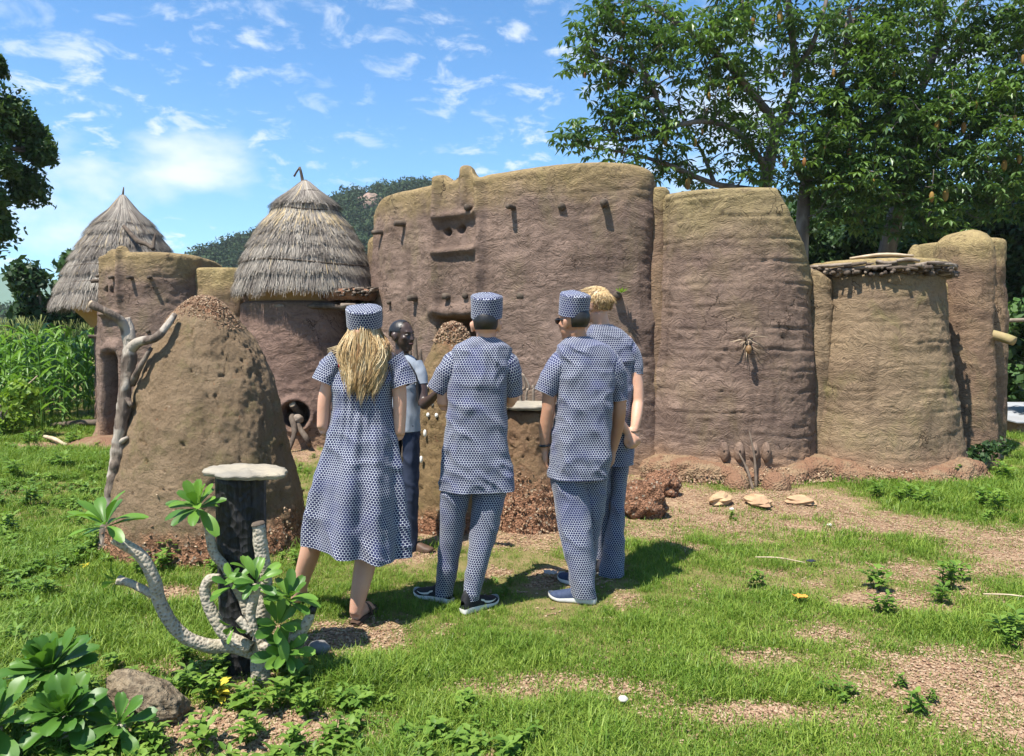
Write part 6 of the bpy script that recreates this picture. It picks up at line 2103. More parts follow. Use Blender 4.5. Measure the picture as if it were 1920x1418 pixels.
def closed_loft(V):
    m, n = V.shape[:2]
    n -= 1
    W = V[:, :n].reshape(-1, 3)
    W = np.concatenate([W, V[0, :n].mean(0)[None], V[-1, :n].mean(0)[None]])
    i = np.arange(n)
    j = (i + 1) % n
    T = np.concatenate([np.stack([np.full(n, m * n), i, j], 1), np.stack([np.full(n, m * n + 1), (m - 1) * n + j, (m - 1) * n + i], 1)])
    return W, gridq(n, m, True)[:, ::-1] * 1, T


def limb(path, rad, n=14, seg=16, flat=1.0):
    V, Q, T, _ = tube(path, rad, n, seg, True, 0, 0, 1, flat)
    return V, Q, T


def hand_parts(w, d, pn_, thumb_side, curl=0.6, s=1.0):
    """palm and five unequal bent fingers. w wrist point, d hand direction, pn_ palm normal, thumb_side +-1"""
    w, d, pn_ = np.asarray(w, float), np.asarray(d, float), np.asarray(pn_, float)
    d = d / np.linalg.norm(d)
    pn_ = pn_ - d * pn_.dot(d)
    pn_ /= np.linalg.norm(pn_)
    sd = np.cross(d, pn_) * thumb_side
    out = []
    for k in (-1, 0, 1):
        out.append(limb([w - d * 0.01 * s, w + d * 0.045 * s + sd * k * 0.016 * s, w + d * 0.09 * s + sd * k * 0.026 * s], np.array([0.021, 0.019, 0.015]) * s, 10, 8))
    for k, (o, L) in enumerate(((0.030, 0.070), (0.010, 0.078), (-0.010, 0.073), (-0.030, 0.057))):
        p0 = w + d * 0.088 * s + sd * o * s
        pts, cur, ang_ = [p0], p0, 0.15
        for seg_ in (0.42, 0.32, 0.26):
            ang_ += curl * (0.9 if seg_ > 0.4 else 1.0)
            cur = cur + (d * math.cos(ang_) + pn_ * math.sin(ang_)) * L * seg_ * s
            pts.append(cur)
        out.append(limb(pts, np.array([0.0098, 0.0092, 0.0085, 0.0072]) * s, 8, 10))
    p0 = w + d * 0.025 * s + sd * 0.024 * s
    p1 = p0 + (d * 0.55 + sd * 0.75 + pn_ * 0.25) * 0.035 * s
    p2 = p1 + (d * 0.8 + sd * 0.25 + pn_ * (0.3 + curl * 0.5)) * 0.032 * s
    out.append(limb([p0, p1, p2, p2 + (d * 0.8 + pn_ * 0.3) * 0.018 * s], np.array([0.0135, 0.0115, 0.0100, 0.0085]) * s, 8, 10))
    return out


def foot_parts(heel, toe, s=1.0):
    h, t_ = np.asarray(heel, float), np.asarray(toe, float)
    d = t_ - h
    L = np.linalg.norm(d)
    d = d / L
    sd = np.cross(d, (0, 0, 1.0))
    up = np.array((0, 0, 1.0))
    out = [limb([h + up * 0.034, h + d * L * 0.3 + up * 0.036, h + d * L * 0.62 + up * 0.028, h + d * L * 0.85 + up * 0.02], [0.032, 0.034, 0.036, 0.026], 14, 14)]
    out.append(limb([h + up * 0.10 + d * 0.03, h + d * L * 0.35 + up * 0.06, h + d * L * 0.6 + up * 0.032], [0.034, 0.032, 0.026], 12, 10))
    for k in range(5):
        o = (k - 2) * 0.0165
        out.append(limb([h + d * L * 0.62 + sd * o * 0.9 + up * 0.022, h + d * L * (0.95 - 0.035 * abs(k - 1)) + sd * o + up * 0.013], [0.014, 0.0095 if k else 0.012], 8, 6))
    return out


def head_parts(c, f, s=1.0):
    c = np.asarray(c, float)
    f = np.asarray(f, float)
    f = f / np.linalg.norm(f)
    up = np.array((0, 0, 1.0))
    sd = np.cross(f, up)
    Rm = np.stack([sd, f, up], 1)
    P = lambda a, b, z: c + sd * a * s + f * b * s + up * z * s
    B = lambda p, r, nu=20, nv=14: ball(p, np.array(r) * s, nu, nv, Rm)
    out = [B(P(0, -0.008, 0.035), (0.076, 0.098, 0.088)), B(P(0, 0.030, -0.030), (0.062, 0.066, 0.075)), B(P(0, 0.055, -0.085), (0.036, 0.038, 0.030)),
           B(P(0, 0.098, -0.022), (0.013, 0.022, 0.018)), B(P(0, 0.088, 0.008), (0.011, 0.018, 0.028)), B(P(0, 0.084, 0.034), (0.048, 0.014, 0.012)), B(P(0, 0.089, -0.058), (0.024, 0.012, 0.012)),
           B(P(0.042, 0.058, -0.012), (0.022, 0.028, 0.022)), B(P(-0.042, 0.058, -0.012), (0.022, 0.028, 0.022))]
    for k in (-1, 1):
        out.append(B(P(0.079 * k, -0.008, -0.008), (0.010, 0.021, 0.034), 14, 10))
        out.append(B(P(0.086 * k, -0.014, 0.008), (0.009, 0.017, 0.020), 12, 8))
    return out, P, Rm


def fuse(name, parts, mat, parent, voxel=0.009, smooth=4):
    """one continuous skin from overlapping body volumes"""
    A = Acc()
    for p in parts:
        A.add(p[0], p[1], p[2])
    me = A.mesh(name, mat)
    o = link(name, me)
    md = o.modifiers.new('skin', 'REMESH')
    md.mode = 'VOXEL'
    md.voxel_size = voxel
    md.use_smooth_shade = True
    sm = o.modifiers.new('soften', 'SMOOTH')
    sm.iterations = smooth
    sm.factor = 0.5
    dg = bpy.context.evaluated_depsgraph_get()
    me2 = bpy.data.meshes.new_from_object(o.evaluated_get(dg))
    bpy.data.objects.remove(o)
    me2.name = name
    me2.materials.clear()
    me2.materials.append(mat)
    me2.polygons.foreach_set('use_smooth', np.ones(len(me2.polygons), bool))
    return link(name, me2, parent)


def hat(parent, c, r, h, tilt, seed, name='cap', flare=1.04):
    """pillbox cap: c centre of the brim circle, tilt = lean vector of its axis"""
    ax = Vector((tilt[0], tilt[1], 1)).normalized()
    e1 = Vector((1, 0, 0)) - ax * ax.x
    e1.normalize()
    e2 = ax.cross(e1)
    E = np.array([e1, e2, ax])
    n = 64
    a = np.linspace(0, 2 * math.pi, n + 1)
    A = Acc()
    rows, uv = [], []
    for k in np.linspace(0, 1, 14):
        rr_ = r * (1 + (flare - 1) * k) * (1 + 0.012 * np.sin(a * 3 + seed + k) + 0.02 * fbm(np.column_stack([np.cos(a), np.sin(a), a * 0 + k]), 1.6, 2, seed))
        rows.append(np.column_stack([np.cos(a) * rr_, np.sin(a) * rr_ * 1.08, np.full(n + 1, h * k) + 0.004 * np.sin(a * 2 + seed)]))
        uv.append(np.column_stack([a * r, np.full(n + 1, h * k)]))
    rows[-1][-1] = rows[-1][0]
    A.add(np.concatenate(rows) @ E, gridq(n + 1, 14), uv=np.concatenate(uv))
    top, tuv = [], []
    last = rows[-1]
    for k in (1.0, 0.94, 0.75, 0.5, 0.25, 0.01):
        z = last[:, 2] + 0.020 * (1 - k ** 2) + (0.004 if k == 1.0 else 0.008) + 0.005 * fbm(np.column_stack([np.cos(a) * k, np.sin(a) * k, a * 0]), 2.2, 2, seed)
        q = np.column_stack([last[:, 0] * k, last[:, 1] * k, z])
        if k == 1.0:
            q[:, 2] = last[:, 2]
        top.append(q)
        tuv.append(q[:, :2])
    A.add(np.concatenate(top) @ E, gridq(n + 1, 6), uv=np.concatenate(tuv))
    o = A.build(name, M_PRINT, parent)
    o.data.transform(Matrix.Translation(Vector(c)))
    return o


def hair_shell(parent, P, Rm, mat, zlow, zhigh, back=0.02, grow=1.07, seed=0, name='hair', face=0.35):
    """close-cut hair: part of a slightly larger skull"""
    nu, nv = 72, 40
    V, Q, T = ball((0, 0, 0), 1.0, nu, nv)
    ear = (np.abs(V[:, 0]) > 0.75) & (V[:, 1] > -0.35) & (V[:, 2] < 0.1)
    keepv = ~ear & (V[:, 2] < zhigh) & (V[:, 2] > zlow) & (V[:, 1] < face - 0.5 * np.clip(-V[:, 2], 0, 1))
    W = V * np.array((0.080, 0.102, 0.094)) * grow * (1 + 0.02 * fbm(V, 9, 3, seed)[:, None])
    W = W @ Rm.T + P(0, -0.010, 0.030)
    Q = Q[keepv[Q].all(1)]
    return mk(name, W, Q, None, mat, parent, attrs={'tint': np.clip(0.35 + 0.5 * fbm(V * np.array((9, 9, 2)), 1, 2, seed), 0, 1)})


def shoe(parent, heel, toe, upper, solemat, h=0.085, w=0.048, name='shoe', logo=False, heel_h=0.035, collar=0.0):
    hp, tp1 = np.array((heel[0], heel[1], 0.0)), np.array((toe[0], toe[1], 0.0))
    d = tp1 - hp
    L = np.linalg.norm(d)
    d /= L
    sd = np.array((d[1], -d[0], 0))
    fr = np.linspace(0, 1, 26)
    wid = np.interp(fr, [0, 0.06, 0.2, 0.45, 0.72, 0.9, 0.97, 1.0], [0.45, 0.66, 0.74, 0.76, 1.0, 0.82, 0.5, 0.12]) * w
    top_ = np.interp(fr, [0, 0.05, 0.15, 0.32, 0.5, 0.75, 0.93, 1.0], [0.075, 0.10 + collar, 0.105 + collar, 0.10 + collar * 0.6, 0.078, 0.056, 0.044, 0.025]) * (h / 0.085)
    bot = np.interp(fr, [0, 0.1, 0.5, 0.8, 1.0], [heel_h * 0.8, heel_h, heel_h * 0.75, heel_h * 0.55, heel_h * 0.6])
    a = np.linspace(0, math.pi, 17)
    sh_ = thing_part(name, parent)
    V = []
    for i in range(26):
        zc_ = np.maximum(top_[i] - bot[i], 0.004)
        sx = np.cos(a) * wid[i]
        V.append(hp + d * L * fr[i] + sd * sx[:, None] + np.column_stack([0 * a, 0 * a, bot[i] + np.sin(a) ** 0.75 * zc_]))
    up_ = mk(name, np.concatenate(V), gridq(17, 26), mat=upper, parent=parent)
    b = np.linspace(0, 2 * math.pi, 40, endpoint=False)
    # sole: outline extruded with rounded wall
    V = []
    out = np.concatenate([np.column_stack([fr, wid * 1.08]), np.column_stack([fr[::-1], -wid[::-1] * 1.08])])
    m_ = len(out)
    for k, zz in ((0.94, 0.0), (1.0, 0.25), (1.03, 0.6), (1.0, 1.08)):
        f_ = (out[:, 0] - 0.5) * (1.02 + 0.02 * k) + 0.5
        toe_up = 0.02 * np.clip((f_ - 0.75) / 0.25, 0, 1) ** 2
        V.append(hp + d * L * f_[:, None] + sd * (out[:, 1] * k)[:, None] + np.column_stack([0 * f_, 0 * f_, toe_up + np.interp(np.clip(f_, 0, 1), fr, bot) * zz]))
    cap = np.stack([np.concatenate(V)[:m_].mean(0)])
    Q = gridq(m_, 4, True)
    i = np.arange(m_)
    T = np.stack([np.full(m_, 4 * m_), (i + 1) % m_, i], 1)
    mk('sole', np.concatenate(V + [cap]), Q, T, solemat, up_)
    if logo:
        for side in (-1, 1):
            pts, ww = [], []
            for f_ in np.linspace(0, 1, 12):
                ff = 0.40 + 0.42 * f_
                zz = 0.058 - 0.020 * math.sin(f_ * 2.4) + (0.006 if f_ < .2 else 0)
                p = hp + d * L * ff + sd * side * (np.interp(ff, fr, wid) * 0.995 + 0.003) + np.array((0, 0, zz))
                pts.append(p)
                ww.append(0.0012 + 0.005 * math.sin(math.pi * (0.15 + 0.85 * f_) ** 0.8))
            pts, ww = np.array(pts), np.array(ww)
            Vl = np.concatenate([pts + np.array((0, 0, 1)) * ww[:, None], pts - np.array((0, 0, 1)) * ww[:, None]])
            Ql = [[i_, i_ + 1, 12 + i_ + 1, 12 + i_] for i_ in range(11)]
            mk('side_mark', Vl, Ql, None, M_SOLE, up_)
    return up_


def thing_part(name, parent):
    return None


def person(label, loc):
    return thing('person', label, 'person', loc, 'visitors and guide standing on the lawn')


def tunic(parent, Y, rings, sleeves, seed, amp=0.011, name='tunic'):
    A = Acc()

    def dsp(V, th, f):
        d = folds(V, seed, amp, (4.0, 4.0, 5.0), 0.5) + folds(V, seed + 3, amp * 0.6, (6.0, 6.0, 3.0), -0.8)
        d = d * sstep(f, 0.03, 0.25) + 0.010 * sstep(f, 0.5, 1.0) * np.cos(th * 5 + seed)
        d[:, -1] = d[:, 0]
        return d
    V, uv = garment(rings, Y, 120, 100, 2.5, 0.965, dsp)
    put_cloth(A, V, uv)
    for path, rad, sd_ in sleeves:
        Vs, us = cloth_tube([at(px, py, Y + o) for px, py, o in path], rad, 44, 26, sd_, 0.006)
        put_cloth(A, Vs, us)
    return A.build(name, M_PRINT, parent)


def trousers(parent, Y, legs, seed, mat=None, name='trousers', amp=0.009):
    A = Acc()
    for k, rings in enumerate(legs):
        def dsp(V, th, f):
            d = folds(V, seed + k * 2, amp, (5, 5, 4), 0.9)
            d[:, -1] = d[:, 0]
            return d
        V, uv = garment(rings, Y, 64, 80, 2.2, 0.95, dsp)
        put_cloth(A, V, uv)
    return A.build(name, mat or M_PRINT, parent)


def body_loft(rings, Y, shrink, e=2.2):
    V, _ = garment(rings, Y, 32, 24, e, shrink)
    return closed_loft(V)


def arm(pts, Y, rad):
    return limb([at(px, py, Y + o) for px, py, o in pts], rad, 14, 22)


# ------------------------------------------------------------------ woman in the dress
Y = 4.22
wm = person('person with long wavy blond hair in a navy dotted knee length dress and matching cap', tuple(gnd(650, 1165)))
dress_r = [(668, 642, 742, .070), (680, 630, 750, .082), (700, 625, 747, .098), (730, 626, 743, .112), (770, 625, 743, .112), (800, 620, 746, .12), (850, 606, 753, .15), (900, 592, 761, .19), (950, 583, 765, .21), (1000, 576, 769, .235), (1024, 574, 771, .25)]


def dress_disp(V, th, f):
    w = sstep(f, 0.30, 1.0)
    d = w * (0.028 * np.cos(th * 7 + 1.2 + 1.5 * np.sin(th)) + 0.014 * np.cos(th * 13 + 0.4))
    gat = np.exp(-(th / 0.30) ** 2)
    d = d - 0.020 * gat * np.exp(-((f - 0.37) / 0.10) ** 2)
    d = d + 0.006 * np.exp(-(th / 0.6) ** 2) * np.cos(th * 26) * np.exp(-((f - 0.40) / 0.22) ** 2)
    d = d + folds(V, 4.4, 0.012, (4, 4, 3), 0.6) * sstep(f, 0.05, 0.2)
    d[:, -1] = d[:, 0]
    return d


V, uv = garment(dress_r, Y, 160, 150, 2.2, 0.96, dress_disp)
fz2 = np.linspace(0, 1, 150)[:, None]
V[..., 2] += sstep(fz2, 0.5, 1.0) * (0.075 * np.clip((X_ := (at(690, 800, Y)[0] - V[..., 0])) / 0.3, -0.4, 1.0) ** 1 * 0.9)
A = Acc()
put_cloth(A, V, uv)
for path, rad, s_ in (([(645, 672, 0), (626, 690, 0), (614, 716, -0.01)], [0.075, 0.068, 0.076], 3), ([(738, 674, 0), (752, 692, 0), (762, 722, -0.01)], [0.075, 0.066, 0.072], 5)):
    Vs, us = cloth_tube([at(px, py, Y + o) for px, py, o in path], rad, 48, 20, s_, 0.008)
    put_cloth(A, Vs, us)
dress = A.build('dress', M_PRINT, wm)
hc = at(688, 633, Y)
hp_, P, Rm = head_parts(hc, (0.1, 1, 0))
foot_r = gnd(671, 1172)
foot_l = gnd(561, 1142)
parts = hp_ + [limb([hc + np.array((0, -0.01, -0.05)), at(690, 676, Y), at(690, 700, Y)], [0.05, 0.052, 0.07]),
               body_loft(dress_r[:7], Y, 0.70), limb([at(640, 676, Y), at(690, 668, Y), at(742, 678, Y)], [0.050, 0.062, 0.050]),
               arm([(636, 686, 0), (616, 740, -0.01), (611, 800, 0.0)], Y, [0.044, 0.039, 0.034]), arm([(611, 800, 0.0), (640, 812, 0.14), (700, 795, 0.22)], Y, [0.034, 0.033, 0.024]),
               arm([(748, 690, 0), (753, 745, -0.01), (752, 812, 0.0)], Y, [0.044, 0.040, 0.034]), arm([(752, 812, 0.0), (730, 815, 0.14), (680, 800, 0.22)], Y, [0.034, 0.033, 0.024])]
parts += hand_parts(at(700, 795, Y + 0.22), (1, 0.1, 0.1), (0, -1, 0), 1, 0.4) + hand_parts(at(680, 800, Y + 0.22), (-1, 0.1, 0.05), (0, -1, 0), -1, 0.4)
kl, kr = at(600, 975, 4.30), at(694, 990, 4.20)
al, ar_ = at(563, 1118, 4.40), at(671, 1142, 4.13)
parts += [limb([at(655, 830, Y), at(628, 900, 4.25), kl], [0.085, 0.08, 0.062], 16), limb([kl, at(587, 1030, 4.32), at(575, 1070, 4.36), al], [0.060, 0.059, 0.050, 0.034], 16, 24),
          limb([at(715, 830, Y), at(705, 900, 4.22), kr], [0.085, 0.08, 0.064], 16), limb([kr, at(690, 1045, 4.17), at(681, 1090, 4.14), ar_], [0.062, 0.062, 0.052, 0.035], 16, 24)]
dl, d_r = np.array((-0.03, 0.23, 0)), np.array((0.05, 0.23, 0))
for fo, dd_, an in ((foot_l, dl, al), (foot_r, d_r, ar_)):
    b = np.array((an[0], an[1] - 0.01, 0.012))
    parts += foot_parts(b, b + dd_) + [limb([an, np.array((an[0], an[1] + 0.01, 0.06))], [0.035, 0.036])]
body = fuse('body', parts, M_SKIN_FAIR, wm)
for an, dd_ in ((al, dl), (ar_, d_r)):
    b = np.array((an[0], an[1] - 0.02, 0.0))
    so = shoe(wm, b - dd_ * 0.06, b + dd_ * 1.08, M_LEATHER, M_LEATHER, 0.02, 0.046, 'sandal_sole', heel_h=0.012)
    side = np.cross(dd_ / 0.23, (0, 0, 1))
    q = b + dd_ * 0.55
    aa = np.linspace(0, math.pi, 9)
    P_ = [q + side * math.cos(x_) * 0.047 + np.array((0, 0, 0.015 + 0.062 * math.sin(x_))) for x_ in aa]
    stick('sandal_strap', P_, [0.008] * 9, M_LEATHER, wm, 6, 18, 0)
hat(wm, at(688, 613, Y) + np.array((0, 0.0, 0)), 0.096, 0.098, (0.02, -0.26), 1.0)
stick('bra_strap', [at(643, 668, Y - 0.058), at(641, 678, Y - 0.078), at(642, 688, Y - 0.090)], [0.006] * 3, plain('red_strap', (0.30, 0.01, 0.02), None, 10, 0.5), wm, 6, 8, 0)
# long hair: many wavy locks falling over the shoulders
g = np.random.default_rng(44)
A = Acc()
for k in range(110):
    a0 = -2.35 + 4.7 * ((k * 0.618) % 1.0)                       # 0 = back of the head
    L = g.uniform(0.30, 0.41) * (1.0 - 0.22 * abs(a0) / 2.35)
    sp = math.sin(a0)
    tx = sp * g.uniform(0.075, 0.125) + g.normal() * 0.012 + 0.008
    ph, fq, am = g.uniform(0, 6.3), g.uniform(24, 36), g.uniform(0.008, 0.017)
    lay, tone = g.uniform(-0.012, 0.010), np.clip(0.5 + g.normal() * 0.26, 0.05, 1)
    for q in range(16):
        aj = a0 + g.normal() * 0.06
        z0_ = g.uniform(-0.01, 0.05)
        root = hc + np.array((math.sin(aj) * 0.081, -math.cos(aj) * 0.099, 0.02 + z0_))
        Lj, ox, oy = L * g.uniform(0.78, 1.06), g.normal() * 0.0055, g.normal() * 0.0045
        pj = ph + g.normal() * 0.35
        pts = []
        for f in np.linspace(0, 1, 15):
            wgt = sstep(f, 0, 0.45)
            wv = am * (0.25 + 0.9 * f)
            x_ = root[0] * (1 - wgt) + (hc[0] + tx * (1.12 - 0.40 * sstep(f, 0.45, 1.0))) * wgt + wv * math.sin(pj + fq * Lj * f) + ox * (0.4 + 0.6 * math.sin(f * 3.1))
            yb = hc[1] - 0.108 - 0.020 * sstep(f, 0.3, 0.7) + 0.045 * (1 - math.cos(a0)) + lay
            y_ = root[1] * (1 - wgt) + yb * wgt + wv * 0.7 * math.cos(pj + fq * Lj * f) + oy
            pts.append((x_, y_, root[2] - Lj * f))
        r0 = g.uniform(0.0009, 0.0021)
        V, Q, T, uv = tube(pts, np.interp(np.linspace(0, 1, 15), [0, 0.3, 0.8, 1], [0.8, 1.2, 1.0, 0.2]) * r0, 3, 17)
        A.add(V, Q, T, uv, np.clip(tone + g.normal() * 0.16, 0, 1))
V, Q, T = ball(hc + np.array((0, -0.010, 0.02)), (0.074, 0.088, 0.075), 30, 20)
A.add(V, Q, T, a=0.3)
V, Q, T, uv = tube([hc + np.array((0, -0.055, 0.0)), hc + np.array((0, -0.075, -0.10)), hc + np.array((0.01, -0.088, -0.17)), hc + np.array((0.012, -0.09, -0.22))], [0.072, 0.07, 0.05, 0.012], 20, 16, flat=0.42)
A.add(V, Q, T, uv, 0.25)
for k in range(16):      # strands lifted by the breeze
    a_ = g.uniform(-0.5, 0.4)
    s0 = hc + np.array((-0.06, -0.05, g.uniform(-0.12, -0.02)))
    V, Q, T, uv = tube([s0, s0 + np.array((-0.05, 0.0, -0.01 + 0.02 * a_)), s0 + np.array((-0.10 - 0.04 * g.random(), 0.0, -0.03 + 0.05 * a_))], [0.0022, 0.0018, 0.0008], 4, 10)
    A.add(V, Q, T, uv, 0.8)
A.build('hair', M_BLOND, wm)

# ------------------------------------------------------------------ man in the middle, black shoes
Y = 4.40
m2p = person('person in dotted navy tunic, trousers and cap with black and white sport shoes', tuple(gnd(870, 1140)))
tr = [(631, 886, 927, .058), (640, 868, 945, .075), (650, 852, 957, .088), (664, 845, 962, .102), (690, 843, 957, .115), (720, 842, 952, .125), (760, 840, 950, .128), (800, 836, 953, .13), (840, 831, 958, .135), (880, 828, 964, .14), (912, 826, 969, .145)]
tunic(m2p, Y, tr, [([(888, 676, 0), (860, 676, 0), (843, 696, 0), (823, 730, 0.02)], [0.045, 0.066, 0.071, 0.064], 2), ([(922, 676, 0), (948, 678, 0.01), (958, 700, 0.02), (962, 737, 0.06)], [0.045, 0.064, 0.064, 0.054], 4)], 1.0)
legL = [(880, 832, 890, .105), (905, 829, 889, .10), (950, 826, 878, .09, 0.01), (1000, 824, 871, .085, 0.03), (1050, 822, 862, .078, 0.05), (1106, 819, 852, .066, 0.07)]
legR = [(880, 884, 958, .105), (905, 886, 956, .10), (950, 886, 945, .09, -0.02), (1000, 881, 932, .085, -0.03), (1050, 876, 918, .078, -0.05), (1114, 869, 902, .066, -0.07)]
trousers(m2p, Y, [legL, legR], 1.5)
hc = at(912, 612, Y)
hp_, P, Rm = head_parts(hc, (0.0, 1, 0))
parts = hp_ + [limb([hc + np.array((0, -0.012, -0.04)), at(911, 640, Y), at(911, 668, Y)], [0.054, 0.055, 0.072]), body_loft(tr[3:9], Y, 0.78), body_loft(legL[:5], Y, 0.8), body_loft(legR[:5], Y, 0.8),
               limb([at(858, 668, Y), at(908, 655, Y), at(952, 668, Y)], [0.052, 0.06, 0.052]), arm([(856, 672, 0), (838, 715, 0.01), (833, 758, 0.02)], Y, [0.050, 0.045, 0.038]), arm([(833, 758, 0.02), (850, 752, 0.14), (880, 738, 0.27)], Y, [0.038, 0.035, 0.026]),
               arm([(952, 672, 0), (960, 715, 0.05), (958, 752, 0.10)], Y, [0.050, 0.045, 0.038]), arm([(958, 752, 0.10), (940, 745, 0.22), (915, 732, 0.32)], Y, [0.038, 0.035, 0.026])]
parts += hand_parts(at(880, 738, Y + 0.27), (0.9, 0.4, 0.1), (0, -0.3, -1), 1, 0.5) + hand_parts(at(915, 732, Y + 0.32), (-0.9, 0.3, 0.1), (0, -0.3, -1), -1, 0.5)
aL, aR = at(835, 1098, Y + 0.07), at(886, 1105, Y - 0.07)
parts += [limb([at(835, 1060, Y + 0.06), aL, np.array((aL[0], aL[1], 0.07))], [0.045, 0.036, 0.034]), limb([at(893, 1060, Y - 0.05), aR, np.array((aR[0], aR[1], 0.07))], [0.045, 0.036, 0.034])]
fuse('body', parts, M_SKIN_FAIR, m2p)
hair_shell(m2p, P, Rm, M_BLACKHAIR, -0.60, 0.65, seed=1, grow=0.985)
hat(m2p, at(913, 597, Y), 0.090, 0.118, (0.02, -0.16), 2.0)
hL, hR = np.array((aL[0] + 0.045, aL[1] - 0.03)), np.array((aR[0] - 0.05, aR[1] - 0.06))
shoe(m2p, hL, hL + np.array((-0.235, 0.155)), M_BLACKMESH, M_SOLE, logo=True, collar=0.03)
shoe(m2p, hR, hR + np.array((0.19, 0.20)), M_BLACKMESH, M_SOLE, logo=True, collar=0.03)

# ------------------------------------------------------------------ man with sunglasses, blue shoes
Y = 4.56
m3p = person('person in dotted navy tunic and cap with sunglasses and navy shoes, hand in pocket', tuple(gnd(1085, 1125)))
tr = [(631, 1064, 1104, .058), (640, 1050, 1122, .078), (651, 1041, 1142, .092), (668, 1038, 1152, .108), (700, 1040, 1152, .122), (750, 1040, 1147, .13), (800, 1036, 1146, .132), (850, 1031, 1145, .138), (890, 1028, 1140, .142)]
tunic(m3p, Y, tr, [([(1082, 676, 0), (1054, 676, 0), (1038, 700, -0.01), (1020, 736, -0.02)], [0.045, 0.068, 0.074, 0.067], 6), ([(1112, 678, 0), (1138, 678, 0.01), (1151, 704, 0.02), (1157, 747, 0.04)], [0.045, 0.066, 0.066, 0.054], 8)], 2.0)
legL = [(860, 1030, 1100, .11), (900, 1030, 1102, .105), (950, 1040, 1107, .095, -0.02), (1000, 1047, 1110, .09, -0.05), (1050, 1060, 1113, .085, -0.08), (1110, 1071, 1115, .07, -0.10)]
legR = [(860, 1075, 1141, .11, 0.02), (900, 1080, 1138, .10, 0.04), (950, 1086, 1132, .09, 0.06), (1000, 1088, 1123, .085, 0.09), (1050, 1082, 1114, .075, 0.12), (1094, 1076, 1103, .065, 0.14)]
trousers(m3p, Y, [legL, legR], 3.1)
hc = at(1074, 606, Y)
fd = np.array((-0.62, 0.78, 0))
hp_, P, Rm = head_parts(hc, fd)
parts = hp_ + [limb([hc + np.array((0.01, -0.012, -0.04)), at(1084, 640, Y), at(1086, 668, Y)], [0.054, 0.056, 0.072]), body_loft(tr[3:8], Y, 0.78), body_loft(legL[:5], Y, 0.8), body_loft(legR[:5], Y, 0.8),
               limb([at(1050, 668, Y), at(1090, 655, Y), at(1142, 668, Y)], [0.052, 0.06, 0.052]), arm([(1052, 675, 0), (1032, 722, -0.02), (1027, 768, -0.02)], Y, [0.052, 0.047, 0.041]), arm([(1027, 766, -0.02), (1022, 800, 0.0), (1020, 838, 0.02)], Y, [0.041, 0.039, 0.027]),
               arm([(1146, 675, 0), (1158, 722, 0.03), (1159, 768, 0.04)], Y, [0.050, 0.045, 0.040]), arm([(1159, 768, 0.04), (1155, 800, 0.08), (1147, 838, 0.12)], Y, [0.040, 0.037, 0.027])]
parts += hand_parts(at(1020, 838, Y + 0.02), (0.12, 0.05, -1), (1, -0.2, 0), -1, 0.25) + hand_parts(at(1147, 838, Y + 0.12), (-0.1, 0.1, -1), (-1, 0, 0), 1, 0.3)
aL, aR = at(1096, 1098, Y - 0.10), at(1088, 1085, Y + 0.14)
parts += [limb([at(1090, 1060, Y - 0.08), aL, np.array((aL[0], aL[1], 0.07))], [0.045, 0.036, 0.034]), limb([at(1096, 1050, Y + 0.12), aR, np.array((aR[0], aR[1], 0.07))], [0.045, 0.036, 0.034])]
fuse('body', parts, M_SKIN_TAN, m3p)
hair_shell(m3p, P, Rm, M_BLACKHAIR, -0.66, 0.65, seed=2, grow=0.99)
hat(m3p, at(1073, 592, Y), 0.090, 0.118, (0.10, -0.16), 3.0)
gl = thing_part('sunglasses', m3p)
up = np.array((0, 0, 1.0))
for k in (-1, 1):
    V, Q, T = ball((0, 0, 0), (0.027, 0.005, 0.020), 16, 10, Rm)
    o = mk('sunglass_lens', V + P(0.034 * k, 0.100, 0.012), Q, T, M_BLACKPLASTIC, m3p)
    stick('sunglass_temple', [P(0.062 * k, 0.096, 0.018), P(0.083 * k, 0.05, 0.02), P(0.086 * k, -0.01, 0.016)], [0.006, 0.004, 0.004], M_BLACKPLASTIC, m3p, 6, 8, 0)
wq = at(1021, 832, Y + 0.015)
aa = np.linspace(0, 2 * math.pi, 20)
stick('watch', [wq + np.array((math.cos(x_) * 0.030, math.sin(x_) * 0.030, 0.004 * math.cos(x_))) for x_ in aa], [0.008] * 20, M_BLACKPLASTIC, m3p, 8, 40, 0)
hL, hR = np.array((aL[0] + 0.055, aL[1] - 0.02)), np.array((aR[0] + 0.03, aR[1] - 0.03))
shoe(m3p, hL, hL + np.array((-0.27, 0.09)), M_NAVYKNIT, M_SOLE)
shoe(m3p, hR, hR + np.array((-0.15, 0.23)), M_NAVYKNIT, M_SOLE)

# ------------------------------------------------------------------ tall bareheaded blond man, hands clasped behind
Y = 5.02
m4p = person('tall person with short blond hair in dotted navy tunic, hands clasped behind the back', tuple(gnd(1140, 1080)))
tr = [(609, 1105, 1146, .062), (620, 1098, 1166, .080), (638, 1096, 1182, .098), (660, 1098, 1186, .11), (700, 1100, 1185, .12), (750, 1105, 1183, .125), (800, 1108, 1183, .13), (866, 1108, 1184, .135)]
tunic(m4p, Y, tr, [([(1150, 655, 0), (1170, 653, 0), (1183, 672, 0), (1189, 703, -0.02)], [0.045, 0.066, 0.064, 0.050], 12), ([(1130, 655, 0), (1110, 653, 0), (1102, 674, 0), (1105, 705, -0.02)], [0.045, 0.064, 0.064, 0.055], 14)], 5.0)
legR = [(845, 1136, 1183, .10), (880, 1140, 1174, .10), (940, 1140, 1168, .095, -0.02), (1000, 1132, 1168, .092, -0.04), (1071, 1120, 1169, .085, -0.07)]
legL = [(845, 1108, 1150, .10), (880, 1108, 1146, .10), (940, 1110, 1144, .09, 0.03), (1000, 1110, 1142, .085, 0.06), (1050, 1108, 1140, .08, 0.1)]
